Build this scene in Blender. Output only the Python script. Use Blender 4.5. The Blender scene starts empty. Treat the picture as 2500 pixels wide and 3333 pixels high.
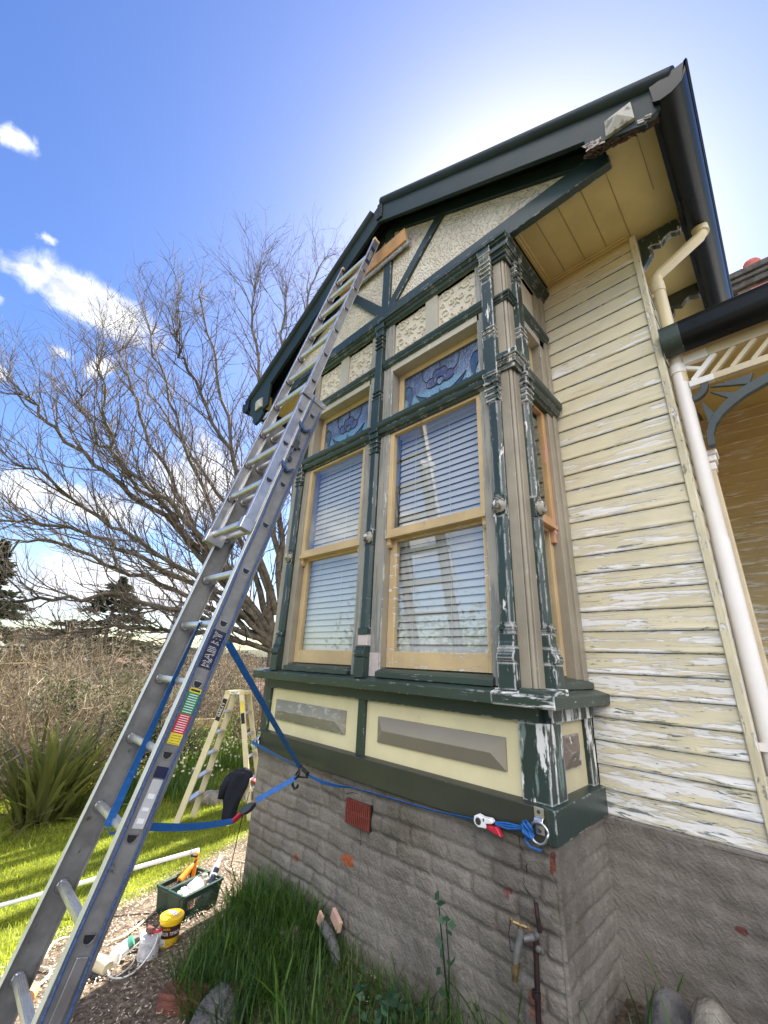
import bpy, bmesh, math, random
import numpy as np
from math import sin, cos, pi, radians, sqrt
from mathutils import Vector, Matrix, noise
random.seed(7)
rng = np.random.default_rng(7)
C = bpy.context.scene.collection
SC = bpy.context.scene

# ------------------------------------------------------------------ camera
cam = bpy.data.cameras.new('camera')
cam_o = bpy.data.objects.new('camera', cam); C.objects.link(cam_o)
cam.sensor_fit = 'VERTICAL'; cam.sensor_height = 36.0
cam.lens = 36.0 * 1326.8 / 3333.0
cam.clip_start = 0.02; cam.clip_end = 3000
RX = Vector((0.71979, 0.69282, 0.04350)); DN = Vector((-0.21124, 0.27828, -0.93698)); FW = Vector((-0.66127, 0.66525, 0.34666))
cam_o.matrix_world = Matrix(((RX.x, -DN.x, -FW.x, 0), (RX.y, -DN.y, -FW.y, 0), (RX.z, -DN.z, -FW.z, 1.6), (0, 0, 0, 1)))
SC.camera = cam_o

# ------------------------------------------------------------------ node helper
class N:
    def __init__(s, nt): s.nt = nt
    def __call__(s, typ, *outs, **kw):
        n = s.nt.nodes.new(typ)
        for k, v in kw.items():
            k2 = k.replace('_', ' ') if not hasattr(n, k) else k
            if k.startswith('i') and k[1:].isdigit(): sock = n.inputs[int(k[1:])]
            elif hasattr(n, k) and k not in ('inputs', 'outputs'):
                setattr(n, k, v); continue
            else: sock = n.inputs[k2]
            if isinstance(v, bpy.types.NodeSocket): s.nt.links.new(v, sock)
            elif isinstance(v, bpy.types.Node): s.nt.links.new(v.outputs[0], sock)
            else:
                if sock.type == 'RGBA' and len(v) == 3: v = (*v, 1)
                sock.default_value = v
        return n
    def math(s, op, a, b=0.0, c=None, clamp=False):
        n = s.nt.nodes.new('ShaderNodeMath'); n.operation = op; n.use_clamp = clamp
        for i, v in enumerate((a, b) if c is None else (a, b, c)):
            if isinstance(v, bpy.types.Node): v = v.outputs[0]
            if isinstance(v, bpy.types.NodeSocket): s.nt.links.new(v, n.inputs[i])
            else: n.inputs[i].default_value = v
        return n.outputs[0]
    def mix(s, f, a, b, typ='MIX'):
        n = s.nt.nodes.new('ShaderNodeMix'); n.data_type = 'RGBA'; n.blend_type = typ
        for sock, v in ((n.inputs[0], f), (n.inputs[6], a), (n.inputs[7], b)):
            if isinstance(v, bpy.types.Node): v = v.outputs[0]
            if isinstance(v, bpy.types.NodeSocket): s.nt.links.new(v, sock)
            elif sock.type == 'RGBA': sock.default_value = (*v[:3], 1)
            else: sock.default_value = v
        return n.outputs[2]
    def ramp(s, f, lo, hi):                                    # smooth 0..1 between lo and hi
        n = s.nt.nodes.new('ShaderNodeMapRange'); n.interpolation_type = 'SMOOTHSTEP'
        if isinstance(f, bpy.types.Node): f = f.outputs[0]
        s.nt.links.new(f, n.inputs[0]); n.inputs[1].default_value = lo; n.inputs[2].default_value = hi
        return n.outputs[0]
    def scale(s, vec, sc, loc=(0, 0, 0)):
        n = s.nt.nodes.new('ShaderNodeMapping'); s.nt.links.new(vec, n.inputs[0]); n.inputs[3].default_value = sc; n.inputs[1].default_value = loc
        return n.outputs[0]
    def noise(s, vec, sc=1.0, det=4.0, rough=0.55, dist=0.0):
        n = s.nt.nodes.new('ShaderNodeTexNoise'); s.nt.links.new(vec, n.inputs['Vector'])
        n.inputs['Scale'].default_value = sc; n.inputs['Detail'].default_value = det; n.inputs['Roughness'].default_value = rough; n.inputs['Distortion'].default_value = dist
        return n.outputs[0]

# ------------------------------------------------------------------ sky, sun, exposure
SUN_EL, SUN_AZ = radians(46), radians(-23)       # azimuth from +Y towards -X is negative
w = bpy.data.worlds.new('World'); SC.world = w; w.use_nodes = True
nt = w.node_tree; nt.nodes.clear(); g = N(nt)
sky = g('ShaderNodeTexSky', sky_type='NISHITA', sun_disc=False, sun_elevation=SUN_EL, sun_rotation=SUN_AZ, air_density=1.0, dust_density=0.8, ozone_density=2.0)
tc = g('ShaderNodeTexCoord')
dirv = tc.outputs['Generated']
def skyblob(px, el, ax_u, ax_v, tilt, soft, nsc, amp):
    """one cloud: an ellipse of directions round azimuth px / elevation el (degrees), broken up by noise"""
    a, e = radians(px), radians(el)
    c = Vector((sin(a) * cos(e), cos(a) * cos(e), sin(e)))
    u = Vector((cos(a), -sin(a), 0)); v = c.cross(u) * -1.0
    v = u.cross(c)
    t = radians(tilt); u2 = u * cos(t) + v * sin(t); v2 = v * cos(t) - u * sin(t)
    def dot(q, k):
        n = nt.nodes.new('ShaderNodeVectorMath'); n.operation = 'DOT_PRODUCT'; nt.links.new(dirv, n.inputs[0]); n.inputs[1].default_value = q
        return g.math('DIVIDE', n.outputs['Value'], k)
    du, dv = dot(u2, sin(radians(ax_u))), dot(v2, sin(radians(ax_v)))
    dd = g.math('SQRT', g.math('ADD', g.math('MULTIPLY', du, du), g.math('MULTIPLY', dv, dv)))
    nz = g.noise(g.scale(dirv, (1, 1, 1)), nsc, 7, 0.62, 0.4)
    f = g.math('ADD', dd, g.math('MULTIPLY', g.math('SUBTRACT', nz, 0.5), amp))
    n2 = nt.nodes.new('ShaderNodeVectorMath'); n2.operation = 'DOT_PRODUCT'; nt.links.new(dirv, n2.inputs[0]); n2.inputs[1].default_value = c
    front = g.math('GREATER_THAN', n2.outputs['Value'], 0.2)
    r = nt.nodes.new('ShaderNodeMapRange'); r.interpolation_type = 'SMOOTHSTEP'; nt.links.new(f, r.inputs[0]); r.inputs[1].default_value = 1.0; r.inputs[2].default_value = 1.0 - soft
    return g.math('MULTIPLY', r.outputs[0], front)
cl = None
for b in ((-88.4, 36.7, 8.4, 3.0, 0, .6, 24, 1.05), (-101.0, 45.6, 1.7, 1.2, 20, 1.0, 40, 1.6), (-95, 40, 1.1, 0.6, 15, 1.4, 48, 2.2), (-97, 32.6, 1.2, .7, 0, 1.0, 40, 1.4),
          (-85.6, 30.7, 1.9, 1.4, 60, .7, 30, 1.2), (-89.5, 30.6, 1.3, 0.8, 0, 1.0, 30, 1.0), (-94.5, 26, 1.9, 1.2, 0, .8, 26, 1.0), (-84, 15.5, 13, 2.6, 0, .8, 14, 1.4),
          (-71, 21, 9, 6.5, 30, .7, 12, 1.2), (-76, 7, 26, 5.0, 0, .7, 9, 1.0), (-135, 17, 16, 5, 0, .7, 9, 1.2), (-150, 48, 9, 4, 20, .8, 10, 1.3)):
    m_ = skyblob(*b)
    cl = m_ if cl is None else g.math('MAXIMUM', cl, m_)
hsv = g('ShaderNodeHueSaturation', Hue=0.513, Saturation=1.24, Value=1.0, Color=sky.outputs[0])
shade_ = g.noise(g.scale(dirv, (1, 1, 1.6)), 19, 6, .6)
skyc = g.mix(cl, hsv.outputs[0], g.mix(g.ramp(shade_, .34, .60), (3.2, 3.4, 4.0), (6.0, 6.1, 6.3)))
bank = None                                                # unseen added cloud bank behind the viewer, put there to light the shaded front
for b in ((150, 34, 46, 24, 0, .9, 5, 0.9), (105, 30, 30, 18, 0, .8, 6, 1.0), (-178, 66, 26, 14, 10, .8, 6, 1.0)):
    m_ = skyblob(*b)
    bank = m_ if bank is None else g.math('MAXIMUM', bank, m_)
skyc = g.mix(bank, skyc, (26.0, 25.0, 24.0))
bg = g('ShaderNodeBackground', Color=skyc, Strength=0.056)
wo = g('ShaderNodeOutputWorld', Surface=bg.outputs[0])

sun = bpy.data.lights.new('sun', 'SUN'); sun.energy = 5.0; sun.angle = radians(0.53); sun.color = (1.0, 0.95, 0.86)
sun_o = bpy.data.objects.new('sun', sun); C.objects.link(sun_o)
SD = Vector((sin(SUN_AZ) * cos(SUN_EL), cos(SUN_AZ) * cos(SUN_EL), sin(SUN_EL)))
sun_o.rotation_euler = SD.to_track_quat('Z', 'Y').to_euler(); sun_o.location = SD * 40
SC.view_settings.view_transform = 'Standard'; SC.view_settings.look = 'None'
SC.view_settings.exposure = 2.28; SC.view_settings.gamma = 1.0
SC.render.engine = 'CYCLES'
SC.cycles.max_bounces = 7; SC.cycles.transparent_max_bounces = 12; SC.cycles.caustics_reflective = False; SC.cycles.caustics_refractive = False
# ------------------------------------------------------------------ mesh helpers
class MB:
    def __init__(s): s.v = []; s.f = []; s.mi = []; s.cur = 0
    def add(s, vs, fs):
        o = len(s.v); s.v += [tuple(v) for v in vs]
        for f in fs: s.f.append(tuple(i + o for i in f)); s.mi.append(s.cur)
        return s
    def mat(s, i): s.cur = i; return s
    def box(s, x0, x1, y0, y1, z0, z1):
        return s.add([(x0, y0, z0), (x1, y0, z0), (x1, y1, z0), (x0, y1, z0), (x0, y0, z1), (x1, y0, z1), (x1, y1, z1), (x0, y1, z1)],
                     [(0, 3, 2, 1), (4, 5, 6, 7), (0, 1, 5, 4), (1, 2, 6, 5), (2, 3, 7, 6), (3, 0, 4, 7)])
    def obox(s, c, ax, ay, az):                       # centre and three half-axis vectors
        c, ax, ay, az = map(Vector, (c, ax, ay, az)); vs = []
        for k in (-1, 1):
            for i, j in ((-1, -1), (1, -1), (1, 1), (-1, 1)): vs.append(c + ax * i + ay * j + az * k)
        return s.add(vs, [(0, 3, 2, 1), (4, 5, 6, 7), (0, 1, 5, 4), (1, 2, 6, 5), (2, 3, 7, 6), (3, 0, 4, 7)])
    def beam(s, p, q, wd, dp, up=(0, 0, 1)):          # bar from p to q, wd across, dp along 'up'
        p, q = Vector(p), Vector(q); d = (q - p); L = d.length; d.normalize()
        sd = d.cross(Vector(up)).normalized(); u = sd.cross(d).normalized()
        return s.obox((p + q) / 2, sd * wd / 2, d * L / 2, u * dp / 2)
    def extr(s, poly, vec):                           # closed 3-D polygon swept along vec
        n = len(poly); vec = Vector(vec); a = [Vector(p) for p in poly]; b = [p + vec for p in a]
        fs = [tuple(range(n)), tuple(range(2 * n - 1, n - 1, -1))] + [(i, i + n, (i + 1) % n + n, (i + 1) % n) for i in range(n)]
        return s.add(a + b, fs)
    def pxz(s, pts, y0, y1): return s.extr([(x, y0, z) for x, z in pts], (0, y1 - y0, 0))
    def pyz(s, pts, x0, x1): return s.extr([(x0, y, z) for y, z in pts], (x1 - x0, 0, 0))
    def pxy(s, pts, z0, z1): return s.extr([(x, y, z0) for x, y in pts], (0, 0, z1 - z0))
    def tube(s, pts, r, n=8, cap=True, closed=False, flat=1.0):
        pts = [Vector(p) for p in pts]; m = len(pts); rr = r if hasattr(r, '__len__') else [r] * m
        t0 = (pts[1] - pts[0]).normalized(); ref = Vector((0, 0, 1)) if abs(t0.z) < .9 else Vector((1, 0, 0))
        vs = []; a = t0.cross(ref).normalized()
        for i in range(m):
            t = (pts[(i + 1) % m] - pts[i - 1]) if closed else (pts[min(i + 1, m - 1)] - pts[max(i - 1, 0)])
            t.normalize(); a = (a - t * a.dot(t)); a = a.normalized() if a.length > 1e-6 else t.orthogonal().normalized(); b = t.cross(a)
            for k in range(n): an = 2 * pi * k / n; vs.append(pts[i] + a * cos(an) * rr[i] + b * sin(an) * rr[i] * flat)
        fs = []
        for i in range(m if closed else m - 1):
            for k in range(n): j = (i + 1) % m; fs.append((i * n + k, i * n + (k + 1) % n, j * n + (k + 1) % n, j * n + k))
        if cap and not closed: fs += [tuple(range(n - 1, -1, -1)), tuple(range((m - 1) * n, m * n))]
        return s.add(vs, fs)
    def lathe(s, prof, c, n=20, ax='z', sx=1.0, sy=1.0):
        c = Vector(c); vs = []
        for r, h in prof:
            for k in range(n):
                a = 2 * pi * k / n; p = (r * cos(a) * sx, r * sin(a) * sy, h)
                if ax == 'y': p = (p[0], h, p[1])
                if ax == 'x': p = (h, p[0], p[1])
                vs.append(c + Vector(p))
        m = len(prof); fs = [(i * n + k, i * n + (k + 1) % n, (i + 1) * n + (k + 1) % n, (i + 1) * n + k) for i in range(m - 1) for k in range(n)]
        fs += [tuple(range(n - 1, -1, -1)), tuple(range((m - 1) * n, m * n))]
        return s.add(vs, fs)
    def ribbon(s, pts, wd, side, th=0.002):           # flat strap, side = one width vector or a list of them
        pts = [Vector(p) for p in pts]; vs = []
        for i, p in enumerate(pts):
            sv = Vector(side[i] if hasattr(side[0], '__len__') else side).normalized()
            t = (pts[min(i + 1, len(pts) - 1)] - pts[max(i - 1, 0)]).normalized(); nn = t.cross(sv).normalized() * th / 2
            vs += [p - sv * wd / 2 - nn, p + sv * wd / 2 - nn, p + sv * wd / 2 + nn, p - sv * wd / 2 + nn]
        m = len(pts); fs = [(i * 4 + k, i * 4 + (k + 1) % 4, i * 4 + 4 + (k + 1) % 4, i * 4 + 4 + k) for i in range(m - 1) for k in range(4)]
        fs += [(3, 2, 1, 0), tuple(range(4 * m - 4, 4 * m))]
        return s.add(vs, fs)
WL = {}
def link(name, me, mats, parent=None, local=False, smooth=False, bevel=0):
    o = bpy.data.objects.new(name, me); C.objects.link(o)
    for m in (mats if isinstance(mats, (list, tuple)) else [mats]): me.materials.append(m)
    if smooth:
        for p in me.polygons: p.use_smooth = True
        if smooth != 'all': me.set_sharp_from_angle(angle=radians(38))
    if bevel:
        b = o.modifiers.new('bevel', 'BEVEL'); b.width = bevel; b.segments = 1; b.limit_method = 'ANGLE'; b.angle_limit = radians(40)
    WL[o.name] = Vector((0, 0, 0))
    if parent is not None:
        o.parent = parent
        if not local: o.location = -WL[parent.name]
    return o
def obj(name, mb, mats, parent=None, local=False, smooth=False, bevel=0, fix=True):
    me = bpy.data.meshes.new(name); me.from_pydata(mb.v, [], mb.f)
    me.polygons.foreach_set('material_index', mb.mi)
    if fix:
        bm = bmesh.new(); bm.from_mesh(me); bmesh.ops.recalc_face_normals(bm, faces=bm.faces); bm.to_mesh(me); bm.free()
    me.update()
    return link(name, me, mats, parent, local, smooth, bevel)
def tag(o, label=None, cat=None, group=None, kind=None):
    if label: o['label'] = label
    if cat: o['category'] = cat
    if group: o['group'] = group
    if kind: o['kind'] = kind
    return o
def thing(name, label, cat, loc=(0, 0, 0), group=None, rot=(0, 0, 0)):
    o = bpy.data.objects.new(name, None); C.objects.link(o); o.location = loc; o.rotation_euler = rot; o.empty_display_size = .1
    WL[o.name] = Vector(loc); return tag(o, label, cat, group)
def copy_tree(o, parent=None):
    c = o.copy(); C.objects.link(c); WL[c.name] = WL.get(o.name, Vector((0, 0, 0)))
    if parent is not None: c.parent = parent
    for ch in [x for x in SC.objects if x.parent == o]: copy_tree(ch, c)
    return c
def textmb(txt, size, depth=0.0008):                  # lettering as flat extruded glyphs in XY, centred
    cu = bpy.data.curves.new('t', 'FONT'); cu.body = txt; cu.size = size; cu.extrude = depth; cu.space_character = 1.10; cu.align_x = 'CENTER'; cu.align_y = 'CENTER'
    o = bpy.data.objects.new('t', cu); C.objects.link(o)
    dg = bpy.context.evaluated_depsgraph_get(); me = bpy.data.meshes.new_from_object(o.evaluated_get(dg))
    v = [tuple(p.co) for p in me.vertices]; f = [tuple(p.vertices) for p in me.polygons]
    bpy.data.objects.remove(o); bpy.data.curves.remove(cu); bpy.data.meshes.remove(me)
    return v, f
def addtext(mb, txt, size, org, right, up, sx=1.0, bold=0):
    v, f = textmb(txt, size); r, u = Vector(right).normalized(), Vector(up).normalized(); n = r.cross(u); org = Vector(org)
    for dx in ([0] if not bold else [-bold, 0, bold]):
        mb.add([org + r * (p[0] * sx + dx) + u * p[1] + n * p[2] for p in v], f)
    return mb
def sm(a, b, x):
    t = np.clip((np.asarray(x, float) - a) / (b - a), 0, 1); return t * t * (3 - 2 * t)

# ------------------------------------------------------------------ materials
def newmat(name):
    m = bpy.data.materials.new(name); m.use_nodes = True; nt = m.node_tree; nt.nodes.clear()
    gg = N(nt); b = gg('ShaderNodeBsdfPrincipled'); o = gg('ShaderNodeOutputMaterial', Surface=b.outputs[0])
    co = gg('ShaderNodeTexCoord').outputs['Object']
    return m, gg, b, co
def setc(gg, b, col): 
    if isinstance(col, bpy.types.NodeSocket): gg.nt.links.new(col, b.inputs['Base Color'])
    else: b.inputs['Base Color'].default_value = (*col, 1)
def bump(gg, b, h, dist, st=1.0):
    n = gg('ShaderNodeBump', Strength=st, Distance=dist, Height=h); gg.nt.links.new(n.outputs[0], b.inputs['Normal'])
def plain(name, col, rough=.5, metal=0.0, var=0.12, sc=9.0, spec=.5, bumpd=0.0, dirt=None):
    m, gg, b, co = newmat(name)
    nz = gg.noise(co, sc, 5, .6)
    c = gg.mix(gg.ramp(nz, .3, .72), tuple(x * (1 - var) for x in col), tuple(min(1, x * (1 + var)) for x in col))
    if dirt: c = gg.mix(gg.ramp(gg.noise(co, sc * 2.3, 6, .7), dirt[1], dirt[1] + .14), c, dirt[0])
    setc(gg, b, c); b.inputs['Metallic'].default_value = metal; b.inputs['Specular IOR Level'].default_value = spec
    r = gg.math('ADD', gg.math('MULTIPLY', nz, .25), rough - .12); gg.nt.links.new(r, b.inputs['Roughness'])
    if bumpd: bump(gg, b, gg.noise(co, sc * 4, 5, .6), bumpd)
    return m
def worn(name, col, layers, rough=.45, edge=None, var=.14, grain=(18, 18, 1.2), bumpd=.0015, spec=.5):
    """old paint: layers = (colour, stretch of the flakes, threshold, softness); edge = (colour, radius, noise threshold)"""
    m, gg, b, co = newmat(name)
    n0 = gg.noise(co, 3.0, 5, .6)
    c = gg.mix(gg.ramp(n0, .3, .7), tuple(x * (1 - var) for x in col), tuple(min(1, x * (1 + var)) for x in col))
    tot = None
    for lc, st, th, soft in layers:
        f = gg.ramp(gg.noise(gg.scale(co, st, (random.random() * 9, random.random() * 9, random.random() * 9)), 1.0, 7, .66, .25), th, th + soft)
        c = gg.mix(f, c, lc); tot = f if tot is None else gg.math('MAXIMUM', tot, f)
    if edge:
        bv = gg('ShaderNodeBevel', samples=3, Radius=edge[1]); ge = gg('ShaderNodeNewGeometry')
        d = gg('ShaderNodeVectorMath', operation='DOT_PRODUCT'); gg.nt.links.new(bv.outputs[0], d.inputs[0]); gg.nt.links.new(ge.outputs['Normal'], d.inputs[1])
        e = gg.ramp(gg.math('SUBTRACT', 1.0, d.outputs['Value']), .02, .12)
        nz = gg.ramp(gg.noise(gg.scale(co, (14, 14, 7)), 1.0, 6, .7, .4), edge[2], edge[2] + .07)
        f = gg.math('MULTIPLY', e, nz); c = gg.mix(f, c, edge[0]); tot = f if tot is None else gg.math('MAXIMUM', tot, f)
    setc(gg, b, c); b.inputs['Specular IOR Level'].default_value = spec
    rr = gg.math('ADD', rough, gg.math('MULTIPLY', tot, .3)) if tot is not None else gg.math('ADD', rough, 0)
    gg.nt.links.new(rr, b.inputs['Roughness'])
    h = gg.noise(gg.scale(co, grain), 6.0, 4, .6)
    if tot is not None: h = gg.math('SUBTRACT', h, gg.math('MULTIPLY', tot, 1.2))
    bump(gg, b, h, bumpd)
    return m
WHITE = (.72, .71, .68); GREYP = (.34, .35, .34); DKG = (.022, .040, .035)
M = {}
M['green'] = worn('dark_green_paint', (.024, .043, .038), [((.10, .14, .12), (5, 5, 16), .66, .05), (WHITE, (26, 26, 9), .735, .02)], .33, ((.66, .66, .63), .011, .53))
M['green_worn'] = worn('flaking_green_paint', (.024, .043, .038), [((.16, .22, .19), (20, 20, 4), .60, .04), (WHITE, (26, 26, 4.5), .605, .03)], .36, ((.72, .72, .70), .014, .44))
M['green_peel'] = worn('peeling_green_paint', (.024, .043, .038), [((.16, .22, .19), (18, 18, 4), .56, .05), ((.76, .75, .72), (17, 17, 3.6), .535, .035)], .4, ((.74, .74, .72), .014, .42))
M['green_peel_h'] = worn('peeling_sill_paint', (.028, .046, .038), [((.20, .24, .21), (5, 9, 30), .56, .08), ((.76, .75, .72), (5, 9, 42), .545, .04)], .42, ((.74, .74, .72), .016, .42))
M['green_dark'] = worn('olive_green_paint', (.034, .038, .028), [((.12, .13, .11), (22, 22, 5), .70, .04)], .42, ((.5, .5, .46), .006, .60))
M['green_sill'] = worn('sill_green_paint', (.033, .052, .042), [((.20, .24, .21), (5, 9, 30), .60, .08), (WHITE, (9, 14, 40), .70, .03)], .42, ((.6, .6, .57), .011, .56))
M['gutter'] = plain('glossy_gutter_paint', (.007, .009, .010), .30, 0, .2, 3, spec=.22)
M['black_green'] = plain('bargeboard_paint', (.016, .030, .031), .46, 0, .25, 4, spec=.22, bumpd=.0008, dirt=((.13, .16, .15), .69))
M['roofedge'] = plain('roof_edge_paint', (.020, .029, .027), .55, 0, .3, 5, spec=.25, dirt=((.10, .12, .10), .66))
M['tan'] = worn('stone_grey_paint', (.30, .265, .20), [((.16, .15, .12), (30, 30, 2.0), .64, .05), (WHITE, (24, 24, 4), .69, .03)], .5, ((.66, .64, .60), .009, .60))
M['tan_worn'] = worn('scraped_grey_paint', (.30, .285, .245), [((.20, .21, .20), (26, 26, 1.6), .50, .08), ((.62, .62, .60), (22, 22, 4), .62, .04)], .55, ((.74, .74, .72), .010, .50))
M['frieze'] = worn('frieze_grey_paint', (.42, .39, .31), [((.6, .58, .52), (10, 10, 6), .64, .06)], .5, None)
M['cream'] = worn('cream_panel_paint', (.74, .66, .40), [((.45, .42, .30), (9, 9, 20), .68, .04)], .55, None, .06, bumpd=.0006)
M['cream2'] = worn('old_cream_paint', (.60, .53, .34), [((.36, .34, .28), (9, 9, 20), .64, .05)], .6, None, .1)
M['bevel'] = worn('taupe_panel_paint', (.27, .245, .185), [], .42, None, .05, bumpd=.0003)
M['bevel_worn'] = worn('worn_taupe_paint', (.27, .25, .195), [((.46, .46, .43), (5, 5, 11), .55, .07), (WHITE, (8, 8, 18), .66, .03)], .5, ((.7, .7, .68), .012, .50))
M['bevel_rough'] = worn('cracked_brown_paint', (.20, .155, .125), [((.10, .08, .07), (40, 40, 30), .60, .03), (WHITE, (16, 16, 22), .575, .05)], .6, ((.7, .68, .66), .014, .44), bumpd=.004)
M['ochre'] = worn('ochre_sash_paint', (.54, .40, .215), [((.40, .29, .15), (20, 20, 3), .64, .06), (WHITE, (16, 16, 24), .715, .03)], .48, ((.72, .62, .42), .007, .58))
M['ochre_worn'] = worn('chipped_ochre_paint', (.54, .40, .215), [(WHITE, (7, 7, 42), .585, .05)], .5, ((.78, .74, .64), .012, .50))
M['ochre_pink'] = worn('pink_primed_ochre', (.52, .32, .13), [((.58, .30, .21), (14, 14, 2.4), .50, .07)], .55, None)
M['pink'] = worn('pink_primer', (.55, .47, .45), [((.5, .49, .47), (12, 12, 8), .48, .1)], .6, ((.7, .68, .66), .01, .5))
M['pinkflake'] = plain('pink_filler', (.62, .33, .29), .7, 0, .2, 30)
M['soffit'] = plain('soffit_cream_paint', (.50, .40, .165), .5, 0, .08, 5, dirt=((.30, .24, .10), .70))  # the boards' cream deepened to ochre: warm bounce light put into the colour
M['pipe'] = plain('cream_downpipe_paint', (.62, .53, .33), .42, 0, .06, 5)
M['pvc'] = plain('white_pipe_primer', (.80, .77, .73), .38, 0, .03, 6)
M['timber'] = plain('old_dark_timber', (.055, .028, .018), .8, 0, .35, 30, bumpd=.004)
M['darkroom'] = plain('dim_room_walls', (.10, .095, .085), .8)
M['slat'] = plain('grey_blind_slat', (.60, .60, .585), .5, 0, .04, 3)
M['cord'] = plain('blind_cord', (.75, .74, .7), .7)
M['lead'] = plain('window_lead', (.045, .047, .05), .45, .3, .2, 40)
M['stud'] = worn('peeling_boss_paint', (.32, .30, .25), [((.10, .095, .085), (26, 26, 26), .52, .04), (WHITE, (36, 36, 36), .57, .03)], .5, None, bumpd=.004)

def glassmat(name, ior, tint=(1, 1, 1), rough=0.0, blur=0):
    m, gg, b, co = newmat(name); nt = m.node_tree; nt.nodes.remove(b)
    tr = gg('ShaderNodeBsdfTransparent', Color=tint); gl = gg('ShaderNodeBsdfGlossy', Roughness=rough, Color=(1, 1, 1))
    ge = gg('ShaderNodeNewGeometry'); dt = gg('ShaderNodeVectorMath', operation='DOT_PRODUCT'); nt.links.new(ge.outputs['Normal'], dt.inputs[0]); nt.links.new(ge.outputs['Incoming'], dt.inputs[1])
    f0 = ((ior - 1) / (ior + 1)) ** 2; k = gg.math('SUBTRACT', 1.0, gg.math('ABSOLUTE', dt.outputs['Value']), clamp=True)
    fr = gg.math('ADD', f0, gg.math('MULTIPLY', gg.math('POWER', k, 5.0), 1 - f0)).node
    nb = gg('ShaderNodeBump', Strength=.35, Distance=.002, Height=gg.noise(co, 2.2, 2, .5))
    nt.links.new(nb.outputs[0], gl.inputs['Normal'])
    mx = gg('ShaderNodeMixShader', i0=fr.outputs[0], i1=tr.outputs[0], i2=gl.outputs[0])
    nt.links.new(mx.outputs[0], [n for n in nt.nodes if n.type == 'OUTPUT_MATERIAL'][0].inputs[0])
    return m
M['glass'] = glassmat('old_window_glass', 2.35, (.93, .95, .94))

def weatherboard(name, z0, pitch, lower, base=(.66, .60, .415), amt=0.0):
    m, gg, b, co = newmat(name)
    sx = gg('ShaderNodeSeparateXYZ', Vector=co)
    q = gg.math('DIVIDE', gg.math('SUBTRACT', sx.outputs['Z'], z0), pitch); idx = gg.math('FLOOR', q); fr = gg.math('FRACT', q)
    cb = gg('ShaderNodeCombineXYZ', X=gg.math('ADD', gg.math('ADD', sx.outputs['X'], sx.outputs['Y']), gg.math('MULTIPLY', idx, 3.713)), Y=gg.math('MULTIPLY', idx, 7.31), Z=sx.outputs['Z'])
    v = cb.outputs[0]
    hgt = gg.math('MULTIPLY', gg.ramp(sx.outputs['Z'], 3.9, 1.0), .100)            # the lower boards are barer
    low = gg.math('MULTIPLY', gg.ramp(fr, .75, .02), .035)
    per = gg.math('MULTIPLY', gg.math('SUBTRACT', gg.noise(gg.scale(v, (.9, 1, 0)), 1.0, 1), .5), .22)
    bias = gg.math('ADD', gg.math('ADD', hgt, low), gg.math('ADD', per, amt))
    nA = gg.math('ADD', gg.noise(gg.scale(v, (3.2, 1, 30)), 1.0, 10, .67, .4), bias)
    nB = gg.math('ADD', gg.noise(gg.scale(v, (7, 1, 60), (5, 2, 1)), 1.0, 8, .68, .5), bias)
    nC = gg.noise(gg.scale(v, (3.2, 1, 7), (9, 4, 2)), 1.0, 4, .6)
    nD = gg.math('ADD', gg.noise(gg.scale(v, (2.6, 1, 13), (19, 4, 7)), 1.0, 6, .6, .3), bias)
    c = gg.mix(gg.ramp(nC, .3, .7), tuple(x * .90 for x in base), tuple(min(1, x * 1.06) for x in base))
    c = gg.mix(gg.ramp(nD, .72, .80), c, (.47, .485, .49))
    fa = gg.ramp(nA, .578, .65); c = gg.mix(fa, c, (.78, .765, .73))
    c = gg.mix(gg.math('MULTIPLY', gg.ramp(nA, .73, .80), .7), c, (.46, .48, .49))
    fb = gg.ramp(nB, .70, .735); c = gg.mix(fb, c, (.15, .19, .185))
    if lower: c = gg.mix(gg.ramp(gg.math('ADD', gg.noise(gg.scale(v, (20, 1, 18)), 1.0, 5), gg.ramp(fr, .84, 1.0)), 1.33, 1.42), c, (.14, .20, .18))
    c = gg.mix(gg.math('MULTIPLY', gg.ramp(gg.noise(gg.scale(v, (1.6, 1, 9)), 1.0, 3), .5, .8), .35), c, (.46, .38, .20))
    setc(gg, b, c); b.inputs['Roughness'].default_value = .62
    h = gg.math('SUBTRACT', gg.noise(gg.scale(v, (6, 1, 160)), 1.0, 4, .6), gg.math('MULTIPLY', gg.math('MAXIMUM', fa, fb), .9))
    bump(gg, b, h, .002); return m
WB0, WBP = .913, .1143
M['board'] = weatherboard('peeling_weatherboard_paint', WB0, WBP, True)
M['board_v'] = weatherboard('verandah_weatherboard_paint', WB0, WBP, False, (.58, .47, .26), .01)
M['corner'] = worn('scaling_cream_paint', (.60, .54, .36), [((.30, .31, .28), (28, 28, 7), .60, .05), ((.74, .72, .68), (24, 24, 8), .57, .04)], .6, ((.72, .7, .66), .012, .45), bumpd=.003)

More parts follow.
